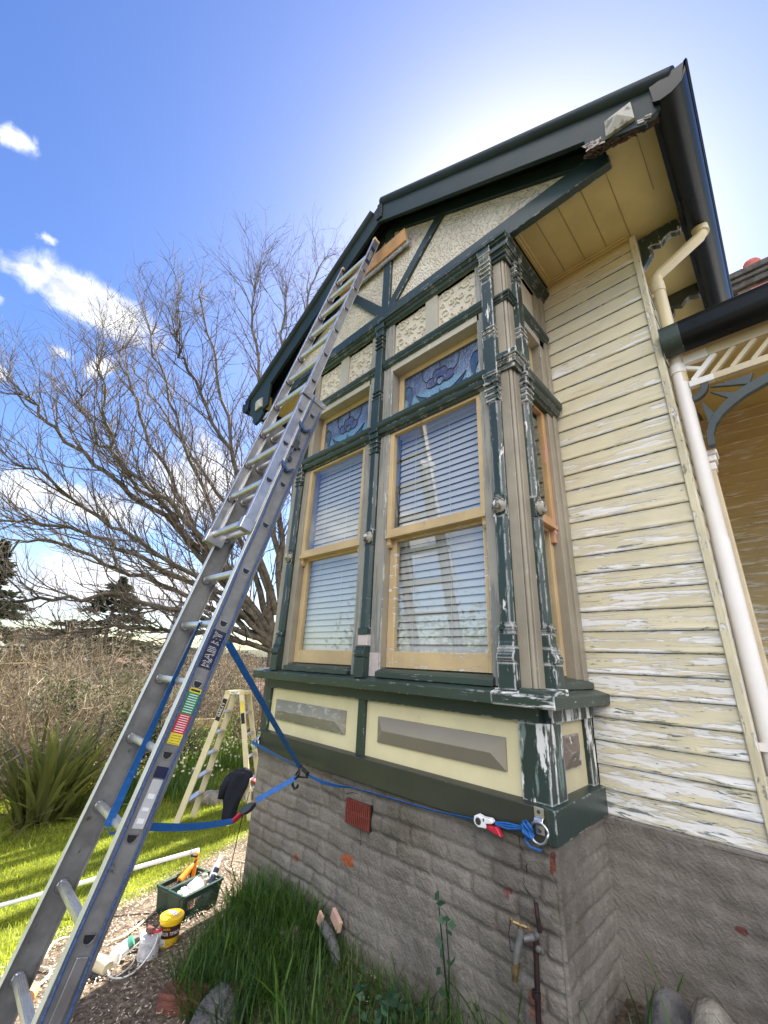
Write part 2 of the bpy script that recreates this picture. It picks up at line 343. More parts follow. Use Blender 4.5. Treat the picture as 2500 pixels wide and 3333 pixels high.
def stucco(name):
    m, gg, b, co = newmat(name)
    wv = gg('ShaderNodeVectorMath', operation='ADD'); gg.nt.links.new(co, wv.inputs[0])
    dn = gg('ShaderNodeTexNoise', Vector=co, Scale=14.0, Detail=2.0); s2 = gg('ShaderNodeVectorMath', operation='SCALE', Scale=.05); gg.nt.links.new(dn.outputs['Color'], s2.inputs[0]); gg.nt.links.new(s2.outputs[0], wv.inputs[1])
    vo = gg('ShaderNodeTexVoronoi', Vector=gg.scale(wv.outputs[0], (1, 1, .8)), Scale=52.0, feature='F1')
    h = gg.math('ADD', gg.ramp(vo.outputs['Distance'], .12, .62), gg.math('MULTIPLY', gg.noise(co, 90, 3), .18))
    c = gg.mix(gg.ramp(gg.noise(co, 4, 4), .3, .7), (.56, .505, .395), (.66, .61, .51))
    c = gg.mix(gg.math('MULTIPLY', gg.ramp(gg.noise(gg.scale(co, (5, 5, 2.5), (3, 1, 0)), 1.0, 5, .6), .58, .72), .5), c, (.36, .31, .20))
    setc(gg, b, c); b.inputs['Roughness'].default_value = .75
    n = gg('ShaderNodeBump', Strength=1.0, Distance=.010, Height=h, invert=True); gg.nt.links.new(n.outputs[0], b.inputs['Normal'])
    return m
M['stucco'] = stucco('dimpled_stucco_paint')

def masonry(name, red=()):
    m, gg, b, co = newmat(name)
    a = gg.noise(co, 2.1, 6, .62, .3); d = gg.noise(co, 11, 6, .65)
    c = gg.mix(gg.ramp(a, .3, .7), (.152, .135, .113), (.262, .234, .198))
    c = gg.mix(gg.math('MULTIPLY', gg.ramp(d, .45, .75), .55), c, (.33, .305, .27))
    c = gg.mix(gg.math('MULTIPLY', gg.ramp(gg.noise(gg.scale(co, (1.4, 1.4, 2.2), (4, 2, 8)), 1.0, 5, .6), .52, .70), .6), c, (.10, .088, .058))
    for x, z, rx, rz, col, th in red:
        s = gg('ShaderNodeSeparateXYZ', Vector=co)
        dx = gg.math('DIVIDE', gg.math('SUBTRACT', s.outputs['X'], x), rx); dz = gg.math('DIVIDE', gg.math('SUBTRACT', s.outputs['Z'], z), rz)
        dd = gg.math('SQRT', gg.math('ADD', gg.math('MULTIPLY', dx, dx), gg.math('MULTIPLY', dz, dz)))
        f = gg.math('ADD', dd, gg.math('MULTIPLY', gg.math('SUBTRACT', gg.noise(co, 26, 4, .6), .5), th))
        c = gg.mix(gg.ramp(f, 1.0, .82), c, gg.mix(gg.ramp(gg.noise(co, 60, 4), .35, .65), tuple(q * .7 for q in col), col))
    setc(gg, b, c); b.inputs['Roughness'].default_value = .9; b.inputs['Specular IOR Level'].default_value = .2
    wv = gg('ShaderNodeTexWave', Vector=co, Scale=16.0, Distortion=9.0, Detail=4.0, Detail_Scale=1.6, wave_type='BANDS', bands_direction='DIAGONAL')
    h = gg.math('ADD', gg.math('MULTIPLY', wv.outputs['Fac'], .10), gg.math('ADD', gg.noise(co, 60, 7, .72), gg.math('MULTIPLY', gg.noise(co, 9, 3), .8)))
    bump(gg, b, h, .013, 1.0); return m
M['masonry'] = masonry('rendered_brick', ((-2.195, .49, .055, .032, (.42, .12, .055), .9), (-2.70, .362, .022, .028, (.36, .12, .07), 1.0), (-1.03, .55, .022, .07, (.20, .085, .075), 4.8), (-1.15, .68, .022, .022, (.20, .085, .075), 4.8), (-.93, .86, .012, .05, (.20, .07, .05), 3.0), (-1.05, .36, .035, .07, (.24, .12, .085), 3.6)))
M['masonry_side'] = masonry('rendered_brick_side', ((-.42, .62, .022, .014, (.20, .08, .07), 2.6),))
def simple(name, col, **k): M[name] = plain(name, col, **k); return M[name]
simple('alu', (.50, .50, .515), rough=.34, metal=.85, var=.12, sc=14, dirt=((.20, .19, .18), .69))
simple('alu_dull', (.25, .245, .235), rough=.5, metal=.45, var=.2, sc=10, dirt=((.09, .08, .07), .60))
simple('alu_edge', (.66, .67, .62), rough=.4, metal=.4, var=.08)
simple('rungmetal', (.64, .64, .63), rough=.36, metal=.75, var=.1, sc=20, dirt=((.3, .29, .27), .68))
simple('black', (.012, .012, .013), rough=.5)
simple('black_gloss', (.012, .012, .013), rough=.25)
simple('white', (.80, .80, .78), rough=.5, var=.03)
simple('rope', (.045, .085, .20), rough=.8, var=.4, sc=120)
simple('strap', (.012, .11, .36), rough=.55, var=.2, sc=60)
simple('redplastic', (.50, .018, .045), rough=.35)
simple('steel', (.55, .56, .58), rough=.28, metal=.95, var=.1)
simple('darksteel', (.10, .10, .105), rough=.4, metal=.8, var=.2)
simple('yellowtimber', (.62, .50, .26), rough=.55, var=.12, sc=8)
simple('fibre', (.64, .56, .36), rough=.5, var=.06)
simple('plankwood', (.50, .27, .10), rough=.55, var=.25, sc=6)
simple('plankend', (.66, .48, .26), rough=.6, var=.15, sc=30)
simple('bubble', (.62, .66, .78), rough=.3, var=.2, sc=60, bumpd=.02)
simple('navy', (.008, .010, .022), rough=.9, var=.4, sc=20)
simple('soffit_line', (.26, .205, .085), rough=.7)
simple('crate', (.012, .040, .030), rough=.4, var=.15)
simple('yellow', (.80, .52, .015), rough=.35, var=.04)
simple('maroon', (.06, .012, .014), rough=.4)
simple('orange', (.80, .27, .02), rough=.4)
simple('tin', (.66, .66, .68), rough=.4, metal=.3, var=.1)
simple('hose', (.66, .58, .40), rough=.5)
simple('cable', (.72, .72, .66), rough=.5)
simple('jarlid', (.05, .22, .15), rough=.4)
simple('terracotta', (.46, .16, .10), rough=.8, var=.2)
simple('tilepink', (.60, .38, .28), rough=.75, var=.15)
simple('rock', (.13, .125, .125), rough=.9, var=.4, sc=9, bumpd=.02)
simple('rockpale', (.25, .23, .19), rough=.9, var=.35, sc=14, bumpd=.02)
simple('brickred', (.17, .062, .045), rough=.9, var=.35, sc=12, bumpd=.012)
simple('brass', (.22, .16, .08), rough=.45, metal=.7, var=.3, sc=30)
simple('galv', (.16, .16, .155), rough=.6, metal=.4, var=.2, sc=30)
simple('copper', (.030, .017, .016), rough=.5, metal=.3, var=.3)
simple('post', (.05, .045, .035), rough=.8)
simple('woodgrey', (.20, .165, .12), rough=.85, var=.3, sc=8, bumpd=.01)
simple('potred', (.50, .13, .10), rough=.8, var=.15, sc=12)
simple('chimney', (.17, .12, .075), rough=.9, var=.4, sc=7, bumpd=.03)
simple('chimneycap', (.11, .10, .09), rough=.9, var=.4, sc=7, bumpd=.03)
# ------------------------------------------------------------------ ground level
def G(x, y):
    x = np.asarray(x, float); y = np.asarray(y, float)
    t = np.maximum(0, -2.9 - x)
    z = -np.where(t < 4.5, 0.16 * t, np.where(t < 11, 0.72 + 0.04 * (t - 4.5), 0.98 + 0.09 * (t - 11)))
    z = np.where(t > 45, -4.04 - .03 * (t - 45), z)
    z = np.maximum(z, -9.0)
    z = z + 0.22 * sm(-1.9, -.5, x) * sm(0.9, 2.1, y)
    z = z + 0.06 * sm(-3.4, -2.6, x) * sm(1.3, 2.0, y) * (1 - sm(-1.6, -.3, x))
    return z
def gz(x, y): return float(G(x, y))

# ------------------------------------------------------------------ THE HOUSE
HL = (-2.11, 2.66, .0)
house = thing('weatherboard_house', 'old cream and dark green weatherboard house with a gabled bay window and peeling paint', 'house', HL)
def H(name, mb, m, parent=house, **k): return obj(name, mb, M[m] if isinstance(m, str) else [M[q] for q in m], parent, **k)
XB0, XB1 = -3.338, -.888                      # bay: outer faces of the skirting
CX = (XB0 + XB1) / 2

# rendered brick base: a grid pushed in and out into half-buried courses
def brickface(org, ud, nd, L, z0, z1, step=.0105, amp=1.0, seed=0.0, e0=1, e1=1):
    org, ud, nd = Vector(org), Vector(ud), Vector(nd); nu, nz = int(L / step) + 1, int((z1 - z0) / step) + 1
    mb = MB(); vs = []
    for j in range(nz + 1):
        z = z0 + (z1 - z0) * j / nz
        for i in range(nu + 1):
            u = L * i / nu
            p = Vector((u + seed, 0, z))
            wx = noise.noise(p * 3.1) * .018; wz = noise.noise(p * 1.9 + Vector((7, 3, 1))) * .012 + noise.noise(p * 9) * .004
            row = (z + wz) / .086; r = math.floor(row); fz = row - r
            q = (u + wx) / .235 + (.5 if r % 2 else 0) + noise.noise(Vector((r * 3.7, seed, 0))) * .2; fx = q - math.floor(q)
            jx = min(fx, 1 - fx) * .235; jz = min(fz, 1 - fz) * .086; jd = min(jx, jz)
            show = .50 + 1.35 * noise.noise(p * 1.5 + Vector((2, 9, 4))); show = max(0.05, min(1, show + .2))
            h = (1 - math.exp(-(jd / .0085) ** 2)) * .021 * show
            ch = noise.noise(Vector((math.floor(q) * 1.3 + seed, r * 2.1, 5))); h += ch * .010 * show
            h += noise.fractal(p * 6, .8, 2.1, 4) * .008 + noise.fractal(p * 1.6, 1, 2, 2) * .010
            e = min(u / .03 if e0 else 1, (L - u) / .03 if e1 else 1); h *= min(1, e) * amp
            vs.append(org + ud * u + Vector((0, 0, z)) + nd * (h - .012))
    fs = [(j * (nu + 1) + i, j * (nu + 1) + i + 1, (j + 1) * (nu + 1) + i + 1, (j + 1) * (nu + 1) + i) for j in range(nz) for i in range(nu)]
    return mb.add(vs, fs)
mb = brickface((XB0, 2.035, 0), (1, 0, 0), (0, -1, 0), XB1 - XB0 - .02, -.35, .925)
base = H('masonry_base', mb, 'masonry', smooth='all', fix=False); BV = np.array(mb.v)
def onbrick(x, z): return float(BV[np.argmin((BV[:, 0] - x) ** 2 + (BV[:, 2] - z) ** 2), 1])
for pth in (((-2.10, .675), (-2.094, .62), (-2.100, .57), (-2.086, .52), (-2.092, .46), (-2.084, .41), (-2.098, .33)), ((-1.075, .905), (-1.066, .87), (-1.045, .82), (-1.047, .79), (-1.068, .755), (-1.066, .73), (-1.035, .70), (-1.012, .655), (-1.002, .61)), ((-2.235, .82), (-2.19, .835), (-2.14, .842), (-2.08, .832))):
    mb = MB(); P_ = []
    for (xa, za), (xb, zb) in zip(pth, pth[1:]):
        for k in range(4): t = k / 4; x, z = xa + (xb - xa) * t + random.gauss(0, .0025), za + (zb - za) * t; P_.append((x, onbrick(x, z) + .0005, z))
    mb.tube(P_, [random.uniform(.0012, .0034) for _ in P_], 5); H('crack', mb, 'black')
mb = brickface((XB1 - .02, 2.035, 0), (0, 1, 0), (1, 0, 0), .66, -.35, .925, amp=.6, seed=11, e1=0)
H('masonry_return', mb, 'masonry_side', smooth='all', fix=False)
mb = brickface((XB1 - .08, 2.638, 0), (1, 0, 0), (0, -1, 0), 4.2, -.35, .90, step=.02, amp=.6, seed=31, e0=0)
H('masonry_wall', mb, 'masonry_side', smooth='all', fix=False)
mb = MB(); mb.box(XB1 - .02, -.24, 2.640, 2.72, .885, .9115)
mb.box(XB0 + .02, XB0 + .15, 2.05, 2.66, -.35, .925)
mb.box(-3.53, XB0 + .14, 2.662, 2.9, -.35, .905)
mb.box(XB0 + .15, XB1 - .05, 2.06, 2.64, .86, .925)
H('masonry_ledge', mb, 'masonry_side', bevel=.008)
# terracotta air vent
mb = MB(); x0, x1, z0, z1 = -2.222, -2.008, .678, .806
for i in range(13):
    x = x0 + (x1 - x0) * (i + .5) / 13; mb.box(x - .0048, x + .0048, 2.014, 2.034, z0, z1)
mb.box(x0, x1, 2.017, 2.033, (z0 + z1) / 2 - .004, (z0 + z1) / 2 + .004)
M['ventred'] = plain('vent_red_paint', (.17, .030, .022), .55, 0, .2, 30)
H('air_vent', mb, 'ventred', bevel=.0015)
mb = MB(); mb.box(x0, x1, 2.026, 2.04, z0, z1); H('vent_cavity', mb, 'black')

# skirting board, mitred round the bay
mb = MB(); mb.pyz([(2.0, .912), (2.0, 1.040), (2.042, 1.048), (2.06, 1.048), (2.06, .912)], XB0, XB1 - .03)
mb.box(XB0 + .001, XB0 + .03, 2.06, 2.645, .913, 1.046)
H('skirting_board', mb, 'green_dark', bevel=.003)
mb = MB(); mb.extr([(XB1, 2.003, .912), (XB1, 2.003, 1.040), (XB1 - .042, 2.003, 1.048), (XB1 - .06, 2.003, 1.048), (XB1 - .06, 2.003, .912)], (0, .642, 0))
H('skirting_return', mb, 'green', bevel=.003)
# dado: cream panels, dark green frame, raised bevel blocks
ZD0, ZD1 = 1.044, 1.43
mb = MB(); mb.box(XB0 + .05, -2.15, 2.060, 2.10, ZD0, ZD1); pnlL = H('dado_panel', mb, 'cream')
mb = MB(); mb.box(-2.15, -.95, 2.060, 2.10, ZD0, ZD1); pnlR = H('dado_panel', mb, 'cream')
mb = MB(); mb.box(-.99, -.945, 2.11, 2.64, ZD0, ZD1); pnlS = H('dado_panel', mb, 'cream2')
def bevelblock(x0, x1, z0, z1, yb, yf, mat, parent):
    mb = MB(); zc = (z0 + z1) / 2; d = (z1 - z0) / 2 * .95
    vs = [(x0, yb, z0), (x1, yb, z0), (x1, yb, z1), (x0, yb, z1), (x0, yb - .012, z0), (x1, yb - .012, z0), (x1, yb - .012, z1), (x0, yb - .012, z1), (x0 + d, yf, zc), (x1 - d, yf, zc)]
    mb.add(vs, [(0, 1, 5, 4), (1, 2, 6, 5), (2, 3, 7, 6), (3, 0, 4, 7), (4, 5, 9, 8), (5, 6, 9), (6, 7, 8, 9), (7, 4, 8), (3, 2, 1, 0)])
    return H('bevel_block', mb, mat, parent=parent, bevel=.0015)
WL[pnlL.name] = WL[pnlR.name] = WL[pnlS.name] = Vector((0, 0, 0))
bevelblock(-3.18, -2.315, 1.136, 1.281, 2.0605, 2.018, 'bevel_worn', pnlL)
bevelblock(-2.004, -1.128, 1.138, 1.282, 2.0605, 2.016, 'bevel', pnlR)
mb = MB(); y0, y1, z0, z1, xb, xf = 2.235, 2.475, 1.148, 1.294, -.9455, -.912; yc, zc = (y0 + y1) / 2, (z0 + z1) / 2
mb.add([(xb, y0, z0), (xb, y1, z0), (xb, y1, z1), (xb, y0, z1), (xb + .012, y0, z0), (xb + .012, y1, z0), (xb + .012, y1, z1), (xb + .012, y0, z1), (xf, yc - .04, zc), (xf, yc + .04, zc)],
       [(0, 1, 5, 4), (1, 2, 6, 5), (2, 3, 7, 6), (3, 0, 4, 7), (4, 5, 9, 8), (5, 6, 9), (6, 7, 8, 9), (7, 4, 8), (3, 2, 1, 0)])
H('bevel_block', mb, 'bevel_rough', parent=pnlS)
mb = MB(); mb.box(XB0 - .0, -3.262, 2.036, 2.09, ZD0, 1.366); mb.box(-2.183, -2.118, 2.036, 2.09, ZD0, 1.366); mb.box(XB0, -.945, 2.030, 2.09, 1.366, 1.436)
mb.box(XB0 + .002, XB0 + .05, 2.09, 2.64, ZD0, ZD1)
H('dado_frame', mb, 'green', bevel=.002)
mb = MB(); mb.box(-1.048, -.912, 2.036, 2.10, ZD0, 1.366); mb.box(-.960, -.908, 2.10, 2.20, ZD0, 1.366); mb.box(-.960, -.916, 2.565, 2.64, ZD0, 1.366); mb.box(-.960, -.900, 2.09, 2.64, 1.366, 1.436)
H('dado_corner', mb, 'green_peel', bevel=.002)
# sill
S0, S1 = XB0 - .07, -.812
mb = MB(); prof = [(1.930, 1.436), (1.926, 1.492), (1.985, 1.510), (2.10, 1.520), (2.10, 1.436)]
mb.pyz(prof, S0, -1.13)
sill = H('window_sill', mb, 'green_sill', bevel=.004)
H('sill_end', MB().pyz(prof, -1.13, S1 - .004), 'green_peel_h', bevel=.004)
mb = MB(); mb.extr([(S1, 1.934, 1.4375), (S1 + .003, 1.934, 1.491), (S1 - .06, 1.934, 1.509), (S1 - .17, 1.934, 1.519), (S1 - .17, 1.934, 1.4375)], (0, .724, 0))
H('sill_return', mb, 'green_sill', bevel=.004)
mb = MB()
for a, b in ((-3.02, -2.25), (-1.975, -1.135)): mb.pyz([(1.968, 1.512), (1.968, 1.545), (2.0, 1.560), (2.08, 1.572), (2.08, 1.512)], a, b)
mb.extr([(-.872, 2.15, 1.512), (-.872, 2.15, 1.545), (-.92, 2.15, 1.56), (-.98, 2.15, 1.57), (-.98, 2.15, 1.512)], (0, .47, 0))
H('sub_sill', mb, 'green_sill', bevel=.003)

# pier boards between the windows (front), transom and head boards
ZS, ZT = 1.515, 4.43
OP = ((-3.01, -2.235), (-1.96, -1.15))
mb = MB()
mb.box(-3.085, -3.01, 1.995, 2.13, ZS, ZT); mb.box(-3.27, -3.165, 1.995, 2.13, ZS, ZT); mb.box(-3.165, -3.085, 2.0, 2.13, ZS, ZT)
H('pier_board', mb, 'tan', bevel=.003)
mb = MB(); mb.box(-2.235, -2.14, 1.995, 2.13, ZS, ZT); mb.box(-2.14, -2.06, 2.0, 2.13, ZS, ZT); mb.box(-2.06, -1.96, 1.9952, 2.13, ZS, ZT); H('pier_board', mb, 'tan_worn', bevel=.003)
mb = MB(); mb.box(-1.15, -1.082, 1.995, 2.13, ZS, ZT); mb.box(-1.082, -1.004, 2.0, 2.13, ZS, ZT); H('pier_board', mb, 'tan_worn', bevel=.003)
# pink primed patch pieces at the foot of the middle pier
mb = MB(); mb.box(-2.058, -1.972, 1.9935, 1.9955, 1.516, 1.66); H('primer_patch', mb, 'pink')
# corner post with arris bead
mb = MB(); mb.box(-1.004, -.945, 1.995, 2.09, ZS, 4.46); mb.box(-.945, -.917, 2.022, 2.10, ZS, 4.46)
mb.tube([(-.934, 2.008, ZS), (-.934, 2.008, 4.46)], .0115, 10); mb.tube([(-.951, 2.0, ZS), (-.951, 2.0, 4.46)], .006, 8)
H('corner_post', mb, 'tan', bevel=.002)
# return: boards beside the side window
mb = MB(); mb.box(-1.0, -.918, 2.095, 2.16, ZS, ZT); mb.box(-1.0, -.918, 2.50, 2.575, ZS, ZT); mb.box(-1.0, -.905, 2.575, 2.64, ZS, ZT)
H('pier_board', mb, 'tan', bevel=.003)
for a, b in OP:
    mb = MB(); mb.box(a - .02, b + .02, 1.995, 2.13, 3.89, 4.06); mb.box(a - .02, b + .02, 1.9952, 2.13, 4.40, 4.45); H('head_board', mb, 'frieze', bevel=.002)
mb = MB(); mb.box(-1.0, -.918, 2.12, 2.60, 3.89, 4.06); mb.box(-1.0, -.918, 2.12, 2.60, 4.40, 4.45); H('head_board', mb, 'frieze', bevel=.002)

# moulded runs: profile in (out, z) swept along the front between the pilasters, and along the return
def mould(prof, spans, yf, xr, yr, mat, name, bev=.0015):
    for a, b in spans:
        mb = MB(); mb.pyz([(yf - o, z) for o, z in prof], a, b); H(name, mb, mat, smooth=True)
    if yr:
        mb = MB(); mb.extr([(xr + o, yr[0], z) for o, z in prof], (0, yr[1] - yr[0], 0)); H(name, mb, mat, smooth=True)
TR = [(-.06, 3.29), (.006, 3.29), (.012, 3.303), (.030, 3.309), (.040, 3.325), (.042, 3.345), (.055, 3.352), (.062, 3.366), (.064, 3.396), (.05, 3.402), (-.06, 3.41)]
mould(TR, ((-3.09, -2.148), (-2.052, -1.078)), 1.995, -.918, (2.10, 2.63), 'green', 'transom_moulding')
FM = [(-.04, 3.945), (.004, 3.945), (.010, 3.955), (.020, 3.962), (.022, 3.980), (.030, 3.988), (.034, 4.015), (.018, 4.028), (-.04, 4.03)]
mould(FM, ((-3.09, -2.148), (-2.052, -1.078)), 1.995, -.918, (2.10, 2.62), 'green', 'frieze_moulding')
CR = [(-.10, 4.40), (.0, 4.40), (.010, 4.415), (.022, 4.420), (.030, 4.438), (.046, 4.444), (.052, 4.455), (.066, 4.458), (.068, 4.488), (.0, 4.503), (-.10, 4.503)]
mould(CR, ((XB0 + .03, -.864),), 1.995, -.92, (1.99, 2.655), 'green', 'crown_moulding')
mb = MB(); mb.box(XB0 + .03, -.935, 2.0, 2.62, 4.42, 4.545); H('bay_head', mb, 'timber')

# turned and chamfered pilasters
def pilaster(cx, mat, stud='stud', yb=2.0, missing=False):
    mb = MB(); hw = .040
    def blk(z0, z1, w, d, c=0): mb.pxy([(cx - w, yb + .01), (cx - w, yb - d), (cx + w, yb - d), (cx + w, yb + .01)], z0, z1)
    def oct_(z0, z1, w, d): mb.pxy([(cx - w, yb + .01), (cx - w, yb - d * .45), (cx - w * .62, yb - d), (cx + w * .62, yb - d), (cx + w, yb - d * .45), (cx + w, yb + .01)], z0, z1)
    blk(4.395, 4.463, .052, .060)
    zz = 4.395
    for dz, wv, dv in ((.018, .050, .052), (.050, .047, .047), (.014, .050, .056), (.030, .044, .044), (.012, .050, .055), (.030, .043, .043), (.012, .049, .054), (.030, .042, .042), (.012, .047, .052), (.040, .041, .041)):
        blk(zz - dz, zz, wv - .004, dv); zz -= dz
    blk(3.735, zz, hw, .042)
    zz = 3.735
    for dz, wv, dv in ((.014, .047, .052), (.022, .041, .042), (.014, .047, .052), (.022, .041, .042), (.014, .047, .052)): blk(zz - dz, zz, wv, dv); zz -= dz
    blk(3.36, zz, .047, .050); zz = 3.36
    for dz, wv, dv in ((.030, .051, .064), (.040, .046, .052), (.014, .050, .058), (.030, .043, .045), (.012, .048, .055), (.030, .042, .044), (.012, .047, .053), (.030, .041, .043), (.012, .046, .050)): blk(zz - dz, zz, wv, dv); zz -= dz
    oct_(2.515, zz, hw, .042); blk(2.395, 2.515, .041, .036); oct_(1.815, 2.395, hw, .042)
    if missing:
        blk(1.775, 1.815, .044, .046)
    else:
        for z0, z1, wv, dv in ((1.803, 1.815, .036, .038), (1.782, 1.803, .045, .050), (1.770, 1.782, .038, .040)): blk(z0, z1, wv, dv)
        mb.pyz([(yb + .01, 1.70), (yb + .01, 1.770), (yb - .044, 1.770), (yb - .046, 1.725), (yb - .056, 1.70)], cx - .042, cx + .042)
    mb.pyz([(yb + .01, 1.627), (yb + .01, 1.70), (yb - .052, 1.70), (yb - .058, 1.690), (yb - .052, 1.682), (yb - .066, 1.668), (yb - .072, 1.650), (yb - .068, 1.636), (yb - .058, 1.627)], cx - .046, cx + .046)
    blk(1.505, 1.627, .046, .064)
    p = H('pilaster', mb, mat, bevel=.0025)
    WL[p.name] = Vector((0, 0, 0))
    s = MB(); s.lathe([(.045, 0), (.047, -.010), (.042, -.018), (.039, -.017), (.033, -.028), (.022, -.036), (.008, -.039), (.001, -.040)], (cx, yb - .036, 2.455), 18, 'y')
    H('boss', s, stud, parent=p, smooth=True)
    return p
pilaster(-3.125, 'green'); pilaster(-2.10, 'green', missing=True); pilaster(-1.043, 'green_worn')
mb = MB(); mb.box(-2.146, -2.054, 1.962, 2.0, 1.702, 1.772); H('primer_block', mb, 'pink', bevel=.003)
# the return pilaster, same turning, against the side
n0 = set(o.name for o in SC.objects)
pr = pilaster(0.0, 'green_worn', yb=0.0)
for o in [x for x in SC.objects if x.name not in n0]:
    R = Matrix(((0, -1, 0, -.922), (1, 0, 0, 2.128), (0, 0, 1, 0), (0, 0, 0, 1)))
    o.data.transform(R)
# capitals on the corner post
for z0, z1, e in ((3.36, 3.47, .052), (3.93, 3.985, .028), (4.30, 4.40, .05)):
    mb = MB(); h = z1 - z0
    for k, (f0, f1, q) in enumerate(((0, .25, .35), (.25, .5, .62), (.5, .62, .75), (.62, 1, 1.0))):
        mb.box(-1.002, -.944 + .034 + e * q, 1.995 - e * q, 2.10, z0 + h * f0 + .0004 * k, z0 + h * f1)
    H('post_capital', mb, 'green_worn' if z0 < 3.5 else 'green', bevel=.004)

# ------------------------------------------------------------------ windows
def frame(mb, x0, x1, z0, z1, yf, yb, sl, sr, st, sb):
    mb.box(x0, x0 + sl, yf, yb, z0, z1); mb.box(x1 - sr, x1, yf, yb, z0, z1); mb.box(x0 + sl, x1 - sr, yf + .0003, yb, z0, z0 + sb); mb.box(x0 + sl, x1 - sr, yf + .0003, yb, z1 - st, z1)
def pane(name, x0, x1, y, z0, z1, mat, parent, side=False):
    mb = MB(); tz = .0
    if side: mb.add([(x0, y, z0), (x1, y, z0), (x1, y, z1), (x0, y, z1)] if False else [(y, x0, z0), (y, x1, z0), (y, x1, z1), (y, x0, z1)], [(0, 1, 2, 3)])
    else: mb.add([(x0, y, z0), (x1, y, z0), (x1, y, z1), (x0, y, z1)], [(0, 1, 2, 3)])
    return H(name, mb, mat, parent=parent, fix=False)
def horn(mb, x0, x1, y0, zt):
    mb.pyz([(y0 + .05, zt), (y0, zt), (y0 - .002, zt - .02), (y0 + .008, zt - .045), (y0 + .006, zt - .065), (y0 + .02, zt - .085), (y0 + .05, zt - .085)], x0, x1)
for i, (a, b) in enumerate(OP):
    m_up, m_lo = ('ochre', 'ochre') if i == 0 else ('ochre', 'ochre_worn')
    mb = MB(); frame(mb, a, b, 2.452, 3.315, 2.004, 2.045, .040, .036, .045, .045); horn(mb, a + .002, a + .034, 2.006, 2.452); horn(mb, b - .034, b - .002, 2.006, 2.452)
    mb.box(a, b, 1.992, 2.045, 2.428, 2.455)
    su = H('upper_sash', mb, m_up, bevel=.002); WL[su.name] = Vector((0, 0, 0))
    pane('glass_pane', a + .036, b - .034, 2.026, 2.49, 3.275, 'glass', su)
    mb = MB(); frame(mb, a + .006, b - .006, 1.573, 2.46, 2.048, 2.085, .060, .046, .05, .098)
    slo = H('lower_sash', mb, m_lo, bevel=.002); WL[slo.name] = Vector((0, 0, 0))
    pane('glass_pane', a + .060, b - .048, 2.066, 1.665, 2.42, 'glass', slo)
    H('sash_bead', MB().box(a - .01, a + .004, 2.002, 2.09, 1.573, 2.43), 'tan'); H('sash_bead', MB().box(b - .004, b + .01, 2.002, 2.09, 1.573, 2.43), 'tan')
mb = MB(); y0, y1 = 2.16, 2.50
for zz0, zz1, xf in ((2.452, 3.315, -.942), (1.573, 2.46, -.972)):
    mb = MB(); xb = xf - .036
    sb = .045 if zz0 > 2 else .098
    mb.box(xb, xf, y0, y0 + .045, zz0, zz1); mb.box(xb, xf, y1 - .045, y1, zz0, zz1); mb.box(xb, xf - .0003, y0 + .045, y1 - .045, zz0, zz0 + sb); mb.box(xb, xf - .0003, y0 + .045, y1 - .045, zz1 - .045, zz1)
    if zz0 > 2:
        mb.box(xb, xf + .012, y0, y1, 2.428, 2.455)
        mb.extr([(xf - .03, y1 - .036, 2.43), (xf + .004, y1 - .036, 2.43), (xf + .006, y1 - .036, 2.405), (xf - .004, y1 - .036, 2.38), (xf - .004, y1 - .036, 2.345), (xf - .03, y1 - .036, 2.345)], (0, .034, 0))
    s_ = H('upper_sash' if zz0 > 2 else 'lower_sash', mb, 'ochre_pink' if zz0 > 2 else 'ochre', bevel=.002); WL[s_.name] = Vector((0, 0, 0))
    pane('glass_pane', y0 + .04, y1 - .04, xf - .016, zz0 + .04, zz1 - .04, 'glass', s_, side=True)
